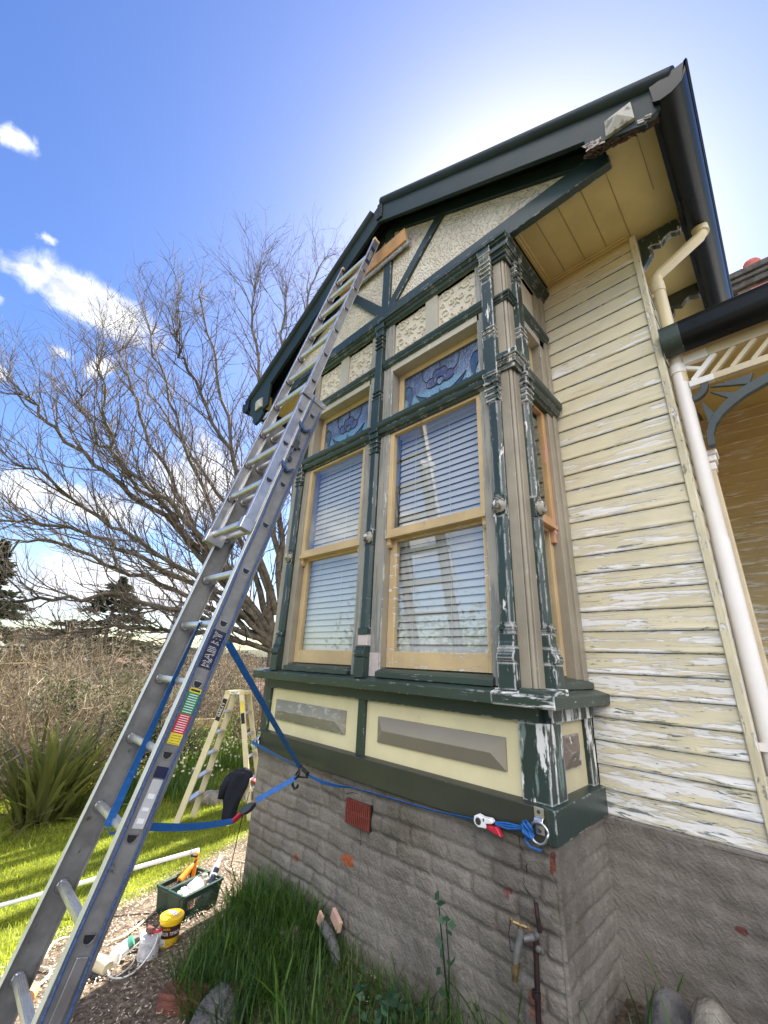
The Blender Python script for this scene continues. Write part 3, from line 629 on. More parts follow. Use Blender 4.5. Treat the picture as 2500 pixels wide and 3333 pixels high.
# curtain behind the side window
# fanlights with leaded glass
M['fanglass'] = (lambda: None)()
m, gg, b_, co = newmat('textured_blue_leadlight_glass')
sx_ = gg('ShaderNodeSeparateXYZ', Vector=co)
cc = gg.mix(gg.ramp(gg.noise(co, 7, 3), .35, .65), (.04, .07, .15), (.11, .165, .30))
cc = gg.mix(gg.ramp(sx_.outputs['Z'], 3.66, 3.60), cc, (.10, .24, .36))
setc(gg, b_, cc); b_.inputs['Roughness'].default_value = .10; b_.inputs['Specular IOR Level'].default_value = 1.0; b_.inputs['IOR'].default_value = 1.8
bump(gg, b_, gg.noise(co, 62, 3, .6), .010, .75); M['fanglass'] = m
simple('leafglass', (.05, .10, .20), rough=.12, var=.3, sc=20, spec=1.0)
simple('petalglass', (.075, .085, .17), rough=.12, var=.3, sc=20, spec=1.0)
def leadlight(a, b, z0, z1, y, parent):
    L = b - a; Hh = z1 - z0
    def P(u, v, dy=-.004): return (a + u * L, y + dy, z0 + v * Hh)
    pane('leadlight_glass', a, b, y, z0, z1, 'fanglass', parent)
    def bez(p0, p1, p2, p3, n=14):
        out = []
        for k in range(n + 1):
            t = k / n; out.append(tuple((1 - t) ** 3 * p0[i] + 3 * t * (1 - t) ** 2 * p1[i] + 3 * t * t * (1 - t) * p2[i] + t ** 3 * p3[i] for i in (0, 1)))
        return out
    lines = []; leaves = []; petals = []
    for s in (-1, 1):
        X = lambda u: .5 + s * u
        def bz(*q): return bez(*[(X(u), v) for u, v in q])
        lines.append(bz((.0, .16), (.10, .14), (.20, .12), (.42, .0)))
        lines.append(bz((.0, .34), (.03, .12), (.10, .04), (.12, .0)))
        up = bz((.06, .22), (.14, .10), (.26, .20), (.33, .46)); dn = bz((.06, .22), (.16, .24), (.26, .34), (.33, .46)); lines += [up, dn]; leaves.append(up + dn[::-1][1:-1])
        o1 = bz((.47, .0), (.40, .30), (.34, .62), (.42, .74)); o2 = bz((.42, .74), (.50, .84), (.51, .60), (.47, .50)); o3 = bz((.47, .50), (.43, .42), (.41, .22), (.47, .0)); lines += [o1, o2, o3]; leaves.append(o1 + o2[1:] + o3[1:-1])
        q1 = bz((.03, .50), (.10, .40), (.22, .48), (.17, .64)); q2 = bz((.17, .64), (.13, .74), (.06, .66), (.09, .58)); lines += [q1, q2]; petals.append(q1 + q2[1:])
        lines.append(bz((.17, .64), (.24, .66), (.26, .92), (.24, 1.0)))
        r1 = bz((.0, .80), (.05, .86), (.12, .78), (.09, .66)); lines.append(r1); petals.append(r1 + [(X(0), .6)])
    lines += [[(.5, 0), (.5, .36)], [(.5, .82), (.5, 1)], bez((.44, .52), (.46, .66), (.54, .66), (.56, .52)), bez((.44, .52), (.46, .42), (.54, .42), (.56, .52))]
    mb = MB()
    for ln in lines: mb.tube([P(*q) for q in ln], .0036, 6)
    mb.tube([P(0, 0), P(1, 0), P(1, 1), P(0, 1)], .005, 6, closed=True)
    H('lead_came', mb, 'lead', parent=parent, smooth=True)
    for lst, mt, nm in ((leaves, 'leafglass', 'glass_leaf'), (petals, 'petalglass', 'glass_petal')):
        mb = MB()
        for pl in lst:
            n = len(pl); mb.add([P(u, v, -.0022) for u, v in pl], [tuple(range(n))])
        H(nm, mb, mt, parent=parent)
for a, b in OP:
    mb = MB(); frame(mb, a, b, 3.40, 3.89, 2.088, 2.125, .050, .046, .046, .05)
    fr = H('fanlight', mb, 'ochre', bevel=.002); WL[fr.name] = Vector((0, 0, 0))
    leadlight(a + .048, b - .044, 3.447, 3.846, 2.108, fr)
mb = MB(); mb.box(-1.02, -.985, 2.16, 2.205, 3.40, 3.89); mb.box(-1.02, -.985, 2.455, 2.50, 3.40, 3.89); mb.box(-1.02, -.9853, 2.205, 2.455, 3.40, 3.45); mb.box(-1.02, -.9853, 2.205, 2.455, 3.845, 3.89)
fr = H('fanlight', mb, 'ochre', bevel=.002); WL[fr.name] = Vector((0, 0, 0))
pane('leadlight_glass', 2.20, 2.46, -1.005, 3.44, 3.85, 'fanglass', fr, side=True)
# smear of pink filler on the transom
mb = MB()
for k in range(16):
    x = -1.21 + .10 * random.random(); z = 3.401 + .018 * random.random() * (x + 1.23) / .1
    mb.obox((x, 1.955 + .03 * random.random(), z), (.016, 0, .004), (0, .012, 0), (0, 0, .004))
H('filler_smear', mb, 'pinkflake', bevel=.002)
# frieze panels with scroll relief
def scrollpanel(x0, x1, z0, z1, y, rnd):
    mb = MB(); mb.box(x0, x1, y, y + .03, z0, z1); cx, cz, w, h = (x0 + x1) / 2, (z0 + z1) / 2, (x1 - x0), (z1 - z0)
    def spiral(px, pz, r, a0, turns, s, tail):
        pts = []
        for k in range(26):
            t = k / 25; rr = r * (1 - t * .82); a = a0 + s * t * turns * 2 * pi
            pts.append((px + rr * cos(a), y - .002, pz + rr * sin(a)))
        mb.tube(pts, [.0085 * (1 - .45 * k / 25) for k in range(26)], 6)
    for s in (-1, 1):
        for px, pz, r, a0, tr in ((.27, .30, .16, 1.2, 1.3), (.30, -.18, .14, -.6, 1.25), (.13, .06, .11, 2.4, 1.2), (.36, .08, .075, 0, 1.2), (.12, -.33, .10, 3.6, 1.2), (.10, .36, .08, 4.2, 1.1), (.38, -.38, .07, 1.0, 1.2), (.40, .40, .06, 2.0, 1.2)):
            spiral(cx + s * px * w, cz + pz * h, r * w * .9, a0 if s > 0 else pi - a0, tr, s, 0)
    for k in range(6):
        a = 2 * pi * k / 6; mb.tube([(cx + .02 * cos(a), y - .002, cz + .02 * sin(a)), (cx + .05 * cos(a), y - .004, cz + .05 * sin(a))], [.012, .006], 6)
    return H('frieze_panel', mb, 'stucco2', smooth=True)
M['stucco2'] = worn('pale_relief_paint', (.58, .535, .43), [((.42, .37, .26), (7, 7, 7), .62, .1)], .6, None, .08, bumpd=.002)
for a, b in OP:
    w3 = (b - a) / 2
    for x0, x1 in ((a + .0, a + w3 - .055), (a + w3 + .055, b - .0)):
        scrollpanel(x0, x1, 4.055, 4.41, 2.018, 0)
    mb = MB(); mb.box(a + w3 - .06, a + w3 + .06, 1.9955, 2.03, 4.055, 4.415); H('frieze_stile', mb, 'frieze', bevel=.003)
mb = MB(); mb.box(-.965, -.94, 2.16, 2.58, 4.055, 4.41); H('frieze_panel', mb, 'stucco2')
# room behind the glass
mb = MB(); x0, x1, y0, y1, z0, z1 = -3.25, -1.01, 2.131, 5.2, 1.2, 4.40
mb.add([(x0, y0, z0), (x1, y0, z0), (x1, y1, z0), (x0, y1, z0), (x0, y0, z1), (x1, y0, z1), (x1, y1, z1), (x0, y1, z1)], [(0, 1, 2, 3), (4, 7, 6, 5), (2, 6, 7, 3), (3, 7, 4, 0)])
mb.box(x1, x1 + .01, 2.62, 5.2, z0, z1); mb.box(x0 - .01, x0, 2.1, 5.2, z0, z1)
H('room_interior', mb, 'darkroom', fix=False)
mb = MB(); mb.box(XB0 + .06, XB0 + .10, 2.1, 2.66, 1.43, 4.46); mb.box(XB0 + .06, -3.27, 2.0, 2.12, 1.52, 4.45); H('bay_side', mb, 'tan')

# ------------------------------------------------------------------ weatherboards
def boards(name, p0, ud, nd, L, z0, z1, mat, pitch=WBP, lap=.016, parent=house):
    p0, ud, nd = Vector(p0), Vector(ud), Vector(nd); mb = MB(); n = int(round((z1 - z0) / pitch))
    prof = [(0.0075, 0), (.0145, .0), (.0175, .004), (.018, .010), (.0165, .016), (.0135, .024), (.0125, .032), (.0035, .0)]
    rows = []
    for k in range(n):
        z = z0 + k * pitch; zt = min(z1, z + pitch)
        for o, dz in prof[:7]: rows.append((o, z + dz))
        rows.append((.0075, zt))
    ns = max(2, int(L / .22)); vs = []
    for i in range(ns + 1):
        for o, z in rows:
            jit = noise.noise(Vector((i * .9, math.floor((z - z0 + .001) / pitch) * 3.1, 4))) * .0016
            vs.append(p0 + ud * (L * i / ns) + nd * (o + jit) + Vector((0, 0, z + jit * .6)))
    m = len(rows); fs = [(i * m + j, (i + 1) * m + j, (i + 1) * m + j + 1, i * m + j + 1) for i in range(ns) for j in range(m - 1)]
    mb.add(vs, fs); return H(name, mb, mat, parent=parent, smooth=True)
boards('weatherboard_wall', (-.915, 2.668, 0), (1, 0, 0), (0, -1, 0), .655, WB0, 4.568, 'board')
boards('weatherboard_wall', (-3.51, 2.668, 0), (1, 0, 0), (0, -1, 0), .24, WB0, 4.568, 'board')
boards('side_wall', (-.268, 2.70, 0), (0, 1, 0), (1, 0, 0), 6.2, WB0, 4.568, 'board')
boards('side_wall', (-3.508, 2.70, 0), (0, 1, 0), (-1, 0, 0), 6.2, WB0, 4.568, 'board')
for q in ((-3.49, -3.25, 2.69, 2.72, .9, 4.56), (-1.0, -.29, 2.69, 2.72, .9, 4.56), (-3.49, -.29, 8.88, 8.9, .0, 4.56)): H('wall_lining', MB().box(*q), 'darkroom')
mb = MB(); mb.box(-.262, -.222, 2.640, 2.70, WB0 - .004, 4.565); H('corner_board', mb, 'corner', bevel=.004)
mb = MB(); mb.box(-3.535, -3.495, 2.640, 2.70, WB0, 4.565); H('corner_board', mb, 'corner', bevel=.004)
mb = MB(); mb.box(-3.51, -.26, 2.73, 8.9, -.9, .905); H('foundation', mb, 'masonry_side')

# ------------------------------------------------------------------ gable, eaves, roof
PT = .607; AX = -2.113
mb = MB(); GL0, GR0 = -4.02, -.22
def rk(x, top): return top - PT * abs(x - AX)
mb.pxz([(GL0, 4.60), (GR0, 4.60), (GR0, rk(GR0, 5.86)), (AX, 5.86), (GL0, rk(GL0, 5.86))], 2.042, 2.08)
H('gable_stucco', mb, 'stucco')
mb = MB(); mb.box(-4.02, -.20, 1.998, 2.05, 4.503, 4.668); H('gable_band', mb, 'green', bevel=.003)
mb = MB(); mb.box(-2.162, -2.064, 2.012, 2.05, 4.668, 5.75); H('gable_post', mb, 'green', bevel=.003)
for s in (-1, 1):
    mb = MB(); xa, za, xb, zb = AX + s * .635, 5.365, AX + s * .055, 4.70
    mb.beam((xa, 2.034, za), (xb, 2.034, zb), .094, .036, (0, -1, 0)); H('gable_brace', mb, 'green', bevel=.003)
    mb = MB(); mb.pxz([(AX, 5.86), (AX, 5.735), (AX + s * 1.90, rk(1.90 + AX, 5.735)), (AX + s * 1.90, rk(1.90 + AX, 5.86))], 2.015, 2.05); H('rake_trim', mb, 'black_green', bevel=.003)
    # barge board with its shaped foot
    if s < 0: foot = [(-3.855, 4.655), (-3.855, 4.515), (-3.849, 4.352), (-3.94, 4.325), (-3.934, 4.255), (-3.983, 4.197), (-4.079, 4.174), (-4.154, 4.242), (-4.147, 4.28), (-4.234, 4.372), (-4.286, 4.416), (-4.266, 4.447), (-4.273, 4.495), (-4.36, 4.60)]
    else: foot = [(-.288, 4.615), (-.286, 4.522), (-.25, 4.512), (-.223, 4.504), (-.176, 4.492), (-.12, 4.455), (-.06, 4.425), (0.003, 4.385), (0.019, 4.404), (0.063, 4.426), (0.074, 4.448), (0.101, 4.469), (0.11, 4.504), (0.145, 4.586)]
    poly = [(AX, 5.985), (AX, 5.715)] + foot + [(foot[-1][0], rk(foot[-1][0], 5.985))]
    mb = MB(); mb.pxz(poly, 1.860, 1.892); bb = H('barge_board', mb, 'black_green', bevel=.003); WL[bb.name] = Vector((0, 0, 0))
    mb = MB(); cz = 4.437 if s < 0 else 4.548; cx = AX - 1.922 if s < 0 else -.10
    q = [(-4.116, 4.504), (-3.973, 4.503), (-3.95, 4.371), (-4.093, 4.364)] if s < 0 else [(-.167, 4.621), (-.032, 4.618), (-.033, 4.473), (-.176, 4.493)]
    xm = sum(a for a, _ in q) / 4; zm = sum(b for _, b in q) / 4
    mb.add([(a, 1.860, b) for a, b in q] + [(a, 1.842, b) for a, b in q] + [(xm, 1.812 if s > 0 else 1.835, zm)], [(0, 1, 2, 3), (0, 4, 5, 1), (1, 5, 6, 2), (2, 6, 7, 3), (3, 7, 4, 0), (4, 8, 5), (5, 8, 6), (6, 8, 7), (7, 8, 4)])
    H('barge_block', mb, 'bevel_pale', parent=bb) if 'bevel_pale' in M else None
    if 'bevel_pale' not in M:
        M['bevel_pale'] = worn('bare_grey_block', (.44, .42, .37), [((.28, .27, .24), (16, 16, 16), .56, .06)], .65, None, bumpd=.004); H('barge_block', mb, 'bevel_pale', parent=bb)
    # rolled roof edge on top of the barge
    mb = MB(); xe = 2.268
    a = Vector((AX + s * (.03 if s > 0 else .10), 1.872, 5.985 - (.0 if s > 0 else .045))); b = Vector((AX + s * xe, 1.872, 5.985 - PT * xe + .0)); mb.tube([a, b], .048, 14)
    mb.beam(a + Vector((0, .03, .012)), b + Vector((0, .03, .012)), .09, .05, (0, -PT * s, 1) if False else Vector((s * PT, 0, 1)))
    H('roof_edge_roll', mb, 'roofedge', smooth=True)
    # roof slope (corrugated sheet edge-on) and its boarded underside
    mb = MB(); mb.pxz([(AX, 6.0), (AX, 5.965), (AX + s * 2.275, 5.965 - PT * 2.275), (AX + s * 2.275, 6.0 - PT * 2.275)], 1.90, 9.3); H('roof_slope', mb, 'roofedge')
mb = MB()
for s in (-1, 1):
    for k in range(7):
        x = AX + s * (.02 + .0 * k); 
mb.box(AX - .02, AX + .05, 1.845, 1.86, 5.74, 5.96)
for k in range(5): mb.box(AX - .018, AX + .048, 1.842, 1.846, 5.745 + k * .043, 5.75 + k * .043)
H('ridge_strap', mb, 'black', bevel=.002)
simple('flakepink', (.46, .40, .375), rough=.85, var=.2, sc=40)
# decayed timber under the right barge foot
mb = MB()
for k in range(26):
    t = k / 25; x = -.285 + .30 * t; z = 4.508 - .10 * t + random.uniform(-.012, .01)
    [mb.beam((x + random.uniform(-.03, .01), 1.872 + random.uniform(-.01, .035), z + random.uniform(-.008, .012)), (x + random.uniform(.015, .05), 1.872 + random.uniform(-.01, .035), z - random.uniform(.0, .022)), random.uniform(.003, .012), random.uniform(.002, .005)) for _ in range(5)]
H('rotten_edge', mb, 'timber', bevel=.002)
mb = MB()
for k in range(22):
    x = random.uniform(-.285, -.20); mb.obox((x, 1.858, 4.545 - .35 * (x + .285) + random.uniform(-.03, .03)), (random.uniform(.006, .024), 0, random.uniform(-.01, .003)), (0, .002, 0), (0, 0, random.uniform(.002, .006)))
for k in range(5): mb.obox((random.uniform(-.02, .03), 1.858, random.uniform(4.415, 4.44)), (.014, 0, -.008), (0, .004, 0), (0, 0, .006))
H('flaked_primer', mb, 'flakepink')
# soffits
mb = MB(); mb.box(-.86, .035, 2.035, 2.66, 4.571, 4.60); mb.box(-.205, .035, 1.893, 2.035, 4.571, 4.60); mb.box(-.258, .035, 2.66, 9.2, 4.571, 4.60)
mb.box(-4.26, -3.36, 2.035, 2.66, 4.571, 4.60); mb.box(-4.26, -4.02, 1.893, 2.035, 4.571, 4.60); mb.box(-4.26, -3.52, 2.66, 9.2, 4.571, 4.60)
H('soffit_lining', mb, 'soffit')
mb = MB()
for x in (-.70, -.548, -.396, -.244): mb.box(x - .0025, x + .0025, 2.04, 2.655, 4.5685, 4.572)
mb.box(-.05, -.045, 1.90, 2.4, 4.5685, 4.572)
H('soffit_groove', mb, 'soffit_line')
mb = MB(); mb.box(-.862, -.835, 2.04, 2.655, 4.548, 4.5712); mb.box(-.835, -.262, 2.628, 2.652, 4.548, 4.5712); mb.box(-.862, -.228, 2.038, 2.060, 4.545, 4.5712)
mb.box(-.86, -.262, 2.652, 2.668, 4.520, 4.5712); mb.box(-.835, -.82, 2.06, 2.628, 4.560, 4.5713); mb.box(-.82, -.27, 2.613, 2.628, 4.560, 4.5713)
H('soffit_moulding', mb, 'soffit', bevel=.004)
# eaves gutter and fascia down the right side (and the left)
for s, x0 in ((1, .035), (-1, -4.262)):
    mb = MB(); mb.box(min(x0, x0 + s * .022), max(x0, x0 + s * .022), 1.90, 9.25, 4.475, 4.62); H('fascia_board', mb, 'gutter')
    g0 = [(.024, 4.60), (.024, 4.470), (.050, 4.448), (.10, 4.445), (.150, 4.472), (.176, 4.525), (.180, 4.60), (.192, 4.612), (.192, 4.60), (.186, 4.594), (.170, 4.594), (.166, 4.53), (.142, 4.486), (.10, 4.462), (.054, 4.464), (.036, 4.480), (.036, 4.60)]
    mb = MB(); mb.extr([(x0 + s * a, 1.835, b) for a, b in g0], (0, 7.4, 0))
    mb.extr([(x0 + s * a, 1.837, b) for a, b in g0[:7]], (0, .004, 0))
    mb.tube([(x0 + s * .026, 1.84, 4.486), (x0 + s * .026, 9.2, 4.486)], .007, 6); mb.tube([(x0 + s * .187, 1.84, 4.606), (x0 + s * .187, 9.2, 4.606)], .009, 6)
    H('eaves_gutter', mb, 'gutter', smooth=True)
# scrolled brackets under the side eaves
BR = [(-.225, 4.569), (.030, 4.569), (.034, 4.48), (.026, 4.452), (0, 4.455), (-.035, 4.476), (-.065, 4.462), (-.095, 4.424), (-.125, 4.440), (-.150, 4.452), (-.166, 4.446), (-.160, 4.432), (-.147, 4.420), (-.152, 4.385), (-.178, 4.352), (-.20, 4.318), (-.225, 4.295)]
for k, y in enumerate((2.705, 3.40, 4.10, 4.80, 5.5)):
    mb = MB(); mb.pxz(BR, y, y + .052); H('eaves_bracket', mb, 'green_worn' if k == 0 else 'green_dark', bevel=.003)
# downpipe
mb = MB(); mb.tube([(.118, 2.79, 4.47), (.118, 2.785, 4.40)], .046, 16); mb.tube([(.118, 2.785, 4.405), (.105, 2.783, 4.378), (-.150, 2.745, 4.205), (-.171, 2.742, 4.17), (-.173, 2.742, 3.3)], .0365, 18)
mb.tube([(-.1715, 2.742, 4.13), (-.172, 2.742, 4.05)], .0405, 18); mb.box(-.215, -.20, 2.72, 2.76, 4.02, 4.05)
H('downpipe', mb, 'pipe', smooth=True)
mb = MB(); mb.tube([(-.172, 2.742, 3.62), (-.176, 2.742, 3.43), (-.178, 2.742, 3.425), (-.185, 2.742, .2)], .0385, 20)
mb.tube([(-.178, 2.742, 3.43), (-.1785, 2.742, 3.37)], .044, 20); mb.tube([(-.181, 2.742, 2.30), (-.185, 2.742, 1.2)], .0415, 20)
H('downpipe', mb, 'pvc', smooth=True)
mb = MB(); mb.tube([(-.183, 2.742, 1.335), (-.183, 2.742, 1.300)], .0445, 20); mb.box(-.235, -.18, 2.696, 2.701, 1.300, 1.335); H('pipe_clip', mb, 'pvc')

# ------------------------------------------------------------------ verandah on the right
VZ = [(0, 3.634), (-.012, 3.622), (0, 3.60), (-.004, 3.545), (.022, 3.498), (.06, 3.474), (.10, 3.470), (.125, 3.49), (.13, 3.634), (.12, 3.634), (.115, 3.50), (.06, 3.486), (.02, 3.52), (.012, 3.62)]
mb = MB(); mb.extr([(-.214, 2.575 + a, b) for a, b in VZ], (.10, 0, 0)); mb.extr([(-.215, 2.576 + a, b) for a, b in VZ[:9]], (.003, 0, 0)); H('verandah_gutter', mb, 'gutter_primer' if 'gutter_primer' in M else 'green_sill', smooth=True)
mb = MB(); mb.extr([(-.114, 2.5755 + a, b) for a, b in VZ], (3.6, 0, 0)); H('verandah_gutter', mb, 'gutter', smooth=True)
mb = MB(); vs = []; nx = 260
for j, (y, z) in enumerate(((2.63, 3.655), (5.2, 4.36))):
    for i in range(nx + 1): vs.append((-.20 + 3.7 * i / nx, y, z + .013 * sin(2 * pi * (3.7 * i / nx) / .076)))
mb.add(vs, [(i, i + 1, nx + 2 + i, nx + 1 + i) for i in range(nx)])
simple('iron', (.42, .42, .42), rough=.5, var=.1, sc=6)
H('verandah_roof', mb, 'iron', smooth='all')
mb = MB(); mb.box(-.13, 3.4, 2.72, 2.78, 3.50, 3.60); mb.box(-.2, 3.4, 2.66, 2.72, 3.55, 3.63); H('verandah_beam', mb, 'fretcream')if 'fretcream' in M else None
simple('fretcream', (.60, .51, .34), rough=.55, var=.08); simple('fretwhite', (.80, .77, .72), rough=.5, var=.03)
H('verandah_beam', mb, 'fretcream') if not [o for o in SC.objects if o.name.startswith('verandah_beam')] else None
def fret(x0, x1, mat):
    mb = MB(); mb.box(x0, x1, 2.722, 2.762, 3.422, 3.482); mb.box(x0, x1, 2.722, 2.762, 3.250, 3.292)
    return mb
mb = fret(-.140, -.02, 0); mb.beam((-.118, 2.742, 3.292), (.010, 2.742, 3.425), .03, .03, (0, 1, 0)); mb.beam((-.138, 2.742, 3.40), (-.06, 2.742, 3.352), .022, .028, (0, 1, 0)); H('verandah_frieze', mb, 'fretwhite', bevel=.002)
mb = fret(-.02, 3.3, 0)
for k in range(1, 22): x = -.118 + k * .092; mb.beam((x, 2.742, 3.292), (x + .128, 2.742, 3.425), .024, .03, (0, 1, 0))
H('verandah_frieze', mb, 'fretcream', bevel=.002)
# fan bracket
simple('slategreen', (.040, .055, .055), rough=.45, var=.2, sc=6, dirt=((.12, .14, .14), .68))
def arc(c, r0, r1, a0, a1, n=18):
    o = [(c[0] + r1 * cos(a0 + (a1 - a0) * k / n), c[1] + r1 * sin(a0 + (a1 - a0) * k / n)) for k in range(n + 1)]
    i = [(c[0] + r0 * cos(a0 + (a1 - a0) * k / n), c[1] + r0 * sin(a0 + (a1 - a0) * k / n)) for k in range(n + 1)]
    return o + i[::-1]
mb = MB()
bzp = [(-.128, 2.840), (-.122, 2.92), (-.098, 2.985), (-.055, 3.045), (0.0, 3.095), (.07, 3.138), (.16, 3.172), (.30, 3.20), (.46, 3.215)]
inn = [(-.094, 2.840), (-.090, 2.905), (-.068, 2.960), (-.030, 3.008), (.025, 3.050), (.09, 3.088), (.18, 3.120), (.31, 3.147), (.46, 3.160)]
mb.pxz(bzp + inn[::-1], 2.725, 2.765)
mb.pxz(arc((-.150, 3.250), .062, .098, -pi / 2 + .05, 0), 2.728, 2.762)
for tip, b0, b1 in (((-.052, 3.215), (.145, 3.215), (.115, 3.155)), ((-.058, 3.185), (.052, 3.128), (.022, 3.098)), ((-.108, 3.150), (-.062, 3.040), (-.100, 2.985))):
    mb.pxz([tip, b0, b1], 2.736, 2.756)
H('verandah_bracket', mb, 'slategreen', bevel=.0015)
mb = MB(); mb.box(-.222, -.125, 2.80, 2.86, .9, 2.77); H('verandah_post', mb, 'fretcream', bevel=.004)
mb = MB(); mb.box(-.222, -.118, 2.796, 2.865, 2.72, 2.77); mb.box(-.222, -.108, 2.786, 2.875, 2.77, 2.81); mb.box(-.222, -.098, 2.778, 2.885, 2.81, 2.84); H('post_cap', mb, 'fretwhite', bevel=.005)
boards('verandah_wall', (-.26, 5.14, 0), (1, 0, 0), (0, -1, 0), 3.6, WB0, 4.50, 'board_v')
mb = MB(); mb.box(-.22, 3.4, 2.9, 5.13, .84, .895); H('verandah_floor', mb, 'fretcream')
mb = MB(); mb.add([(-.22, 2.75, 3.60), (3.4, 2.75, 3.60), (3.4, 5.13, 4.25), (-.22, 5.13, 4.25)], [(0, 1, 2, 3)]); H('verandah_ceiling', mb, 'soffit')
mb = MB(); mb.box(-.2, 3.4, 5.14, 9, .0, 4.2); H('rear_wing', mb, 'darkroom')
# chimney on the wing behind
mb = MB(); mb.box(.62, 1.75, 9.05, 9.75, 4.0, 8.83); mb.mat(1); mb.box(.55, 1.82, 8.98, 9.82, 8.83, 8.96); mb.box(.50, 1.87, 8.93, 9.87, 8.96, 9.04); mb.mat(0); mb.box(.60, 1.77, 9.03, 9.77, 9.04, 9.06); mb.mat(1); mb.box(.46, 1.91, 8.89, 9.91, 9.06, 9.19); mb.box(.56, 1.81, 8.99, 9.81, 9.19, 9.27)
ch = H('chimney', mb, ('chimney', 'chimneycap'), bevel=.015); WL[ch.name] = Vector((0, 0, 0))
mb = MB(); mb.box(.80, 1.60, 9.03, 9.06, 8.66, 8.75); H('brick_band', mb, 'potred', parent=ch)
mb = MB(); mb.lathe([(.165, 9.27), (.175, 9.33), (.16, 9.40), (.165, 9.43), (.14, 9.46), (.15, 9.52), (.13, 9.56), (.10, 9.56)], (.96, 9.3, 0), 20); H('chimney_pot', mb, 'potred', parent=ch, smooth=True)
# ------------------------------------------------------------------ blinds hanging inside the windows
for i, (a, b) in enumerate(OP):
    bl = thing('venetian_blind', ('grey venetian blind behind the left bay window, nearest the ladder' , 'grey venetian blind behind the right bay window, between the two worn green pilasters')[i], 'blind', ((a + b) / 2, 2.13, 3.33), 'venetian blinds behind the sash windows')
    mb = MB(); z = 1.60
    while z < 3.27:
        pts = []
        for k in range(5):
            t = k / 4 - .5; pts.append((2.122 + t * .014 - .003 * cos(t * pi), z + t * .046))
        n = len(pts); vs = [(a + .02, y, zz) for y, zz in pts] + [(b - .02, y, zz) for y, zz in pts]
        mb.add(vs, [(k, k + 1, n + k + 1, n + k) for k in range(n - 1)]); z += .0475
    obj('slats', mb, M['slat'], bl, smooth='all')
    obj('headrail', MB().box(a + .01, b - .01, 2.10, 2.15, 3.285, 3.33), M['slat'], bl, bevel=.003)
    mb = MB()
    for f in (.22, .60): mb.tube([(a + (b - a) * f, 2.108, 1.6), (a + (b - a) * f, 2.108, 3.29)], .0016, 5)
    obj('cord', mb, M['cord'], bl)
simple('net', (.50, .50, .48), rough=.8, var=.12, sc=3)
mb = MB(); vs = []; ny = 40
for j in range(2):
    for i in range(ny + 1): vs.append((-1.03 + .008 * sin(i * 1.1), 2.15 + .36 * i / ny, 1.6 + 1.72 * j))
mb.add(vs, [(i, i + 1, ny + 2 + i, ny + 1 + i) for i in range(ny)])
tag(obj('net_curtain', mb, M['net'], smooth='all'), 'pale net curtain inside the narrow side window of the bay', 'curtain')

# ------------------------------------------------------------------ the long extension ladder (built along local z, leaning on the gable)
A_L = -math.asin(.2535)
LAD0 = Vector((-2.38, .540, .015))
lad = thing('extension_ladder', 'tall aluminium extension ladder leaning from the garden bed up to the gable', 'ladder', LAD0, rot=(A_L, 0, 0))
LM = Matrix.Translation(LAD0) @ Matrix.Rotation(A_L, 4, 'X')
def LW(x, y, z): return LM @ Vector((x, y, z))
XR, XL = .256, -.256                                     # outer faces of the stiles
def stile(name, xo, yf, yb, z0, z1, s, mats, t=.004, fl=.026):
    mb = MB(); mb.box(min(xo, xo - s * t), max(xo, xo - s * t), yf + t, yb - t, z0, z1)
    mb.box(min(xo + s * .003, xo - s * fl), max(xo + s * .003, xo - s * fl), yb - t, yb, z0, z1)
    mb.mat(1); mb.box(min(xo + s * .004, xo - s * fl), max(xo + s * .004, xo - s * fl), yf, yf + t, z0, z1)
    return obj(name, mb, mats, lad, local=True, bevel=.001)
BZ1 = 11.55 * .3; FZ0 = 7.80 * .3; FZ1 = 5.60; FO = -.066
for s, xo in ((1, XR), (-1, XL)):
    stile('base_stile', xo, -.062, .055, .02, BZ1, s, [M['alu_dull'], M['alu_edge']], fl=.032)
    stile('fly_stile', xo - s * .006, FO - .064, FO + .002, FZ0, FZ1, s, [M['alu'], M['alu']], fl=.026)
    mb = MB(); mb.box(xo - .03 if s > 0 else xo - .005, xo + .005 if s > 0 else xo + .03, -.07, .062, -.01, .06); obj('rubber_foot', mb, M['black'], lad, local=True, bevel=.006)
    mb = MB(); mb.box(min(xo + s * .002, xo + s * .008), max(xo + s * .002, xo + s * .008), -.138, .066, BZ1 - .05, BZ1); mb.box(min(xo - s * .03, xo + s * .008), max(xo - s * .03, xo + s * .008), -.143, -.137, BZ1 - .06, BZ1 + .01)
    for yy in (-.10, -.03, .04): mb.lathe([(.007, xo + s * .008), (.006, xo + s * .012), (.002, xo + s * .013)], (0, yy, BZ1 - .025), 8, 'x')
    obj('guide_bracket', mb, M['alu'], lad, local=True, bevel=.001)
    mb = MB(); mb.box(min(xo - s * .033, xo + s * .001), max(xo - s * .033, xo + s * .001), FO - .066, FO + .003, FZ1, FZ1 + .03); obj('end_cap', mb, M['plankend'], lad, local=True, bevel=.004)
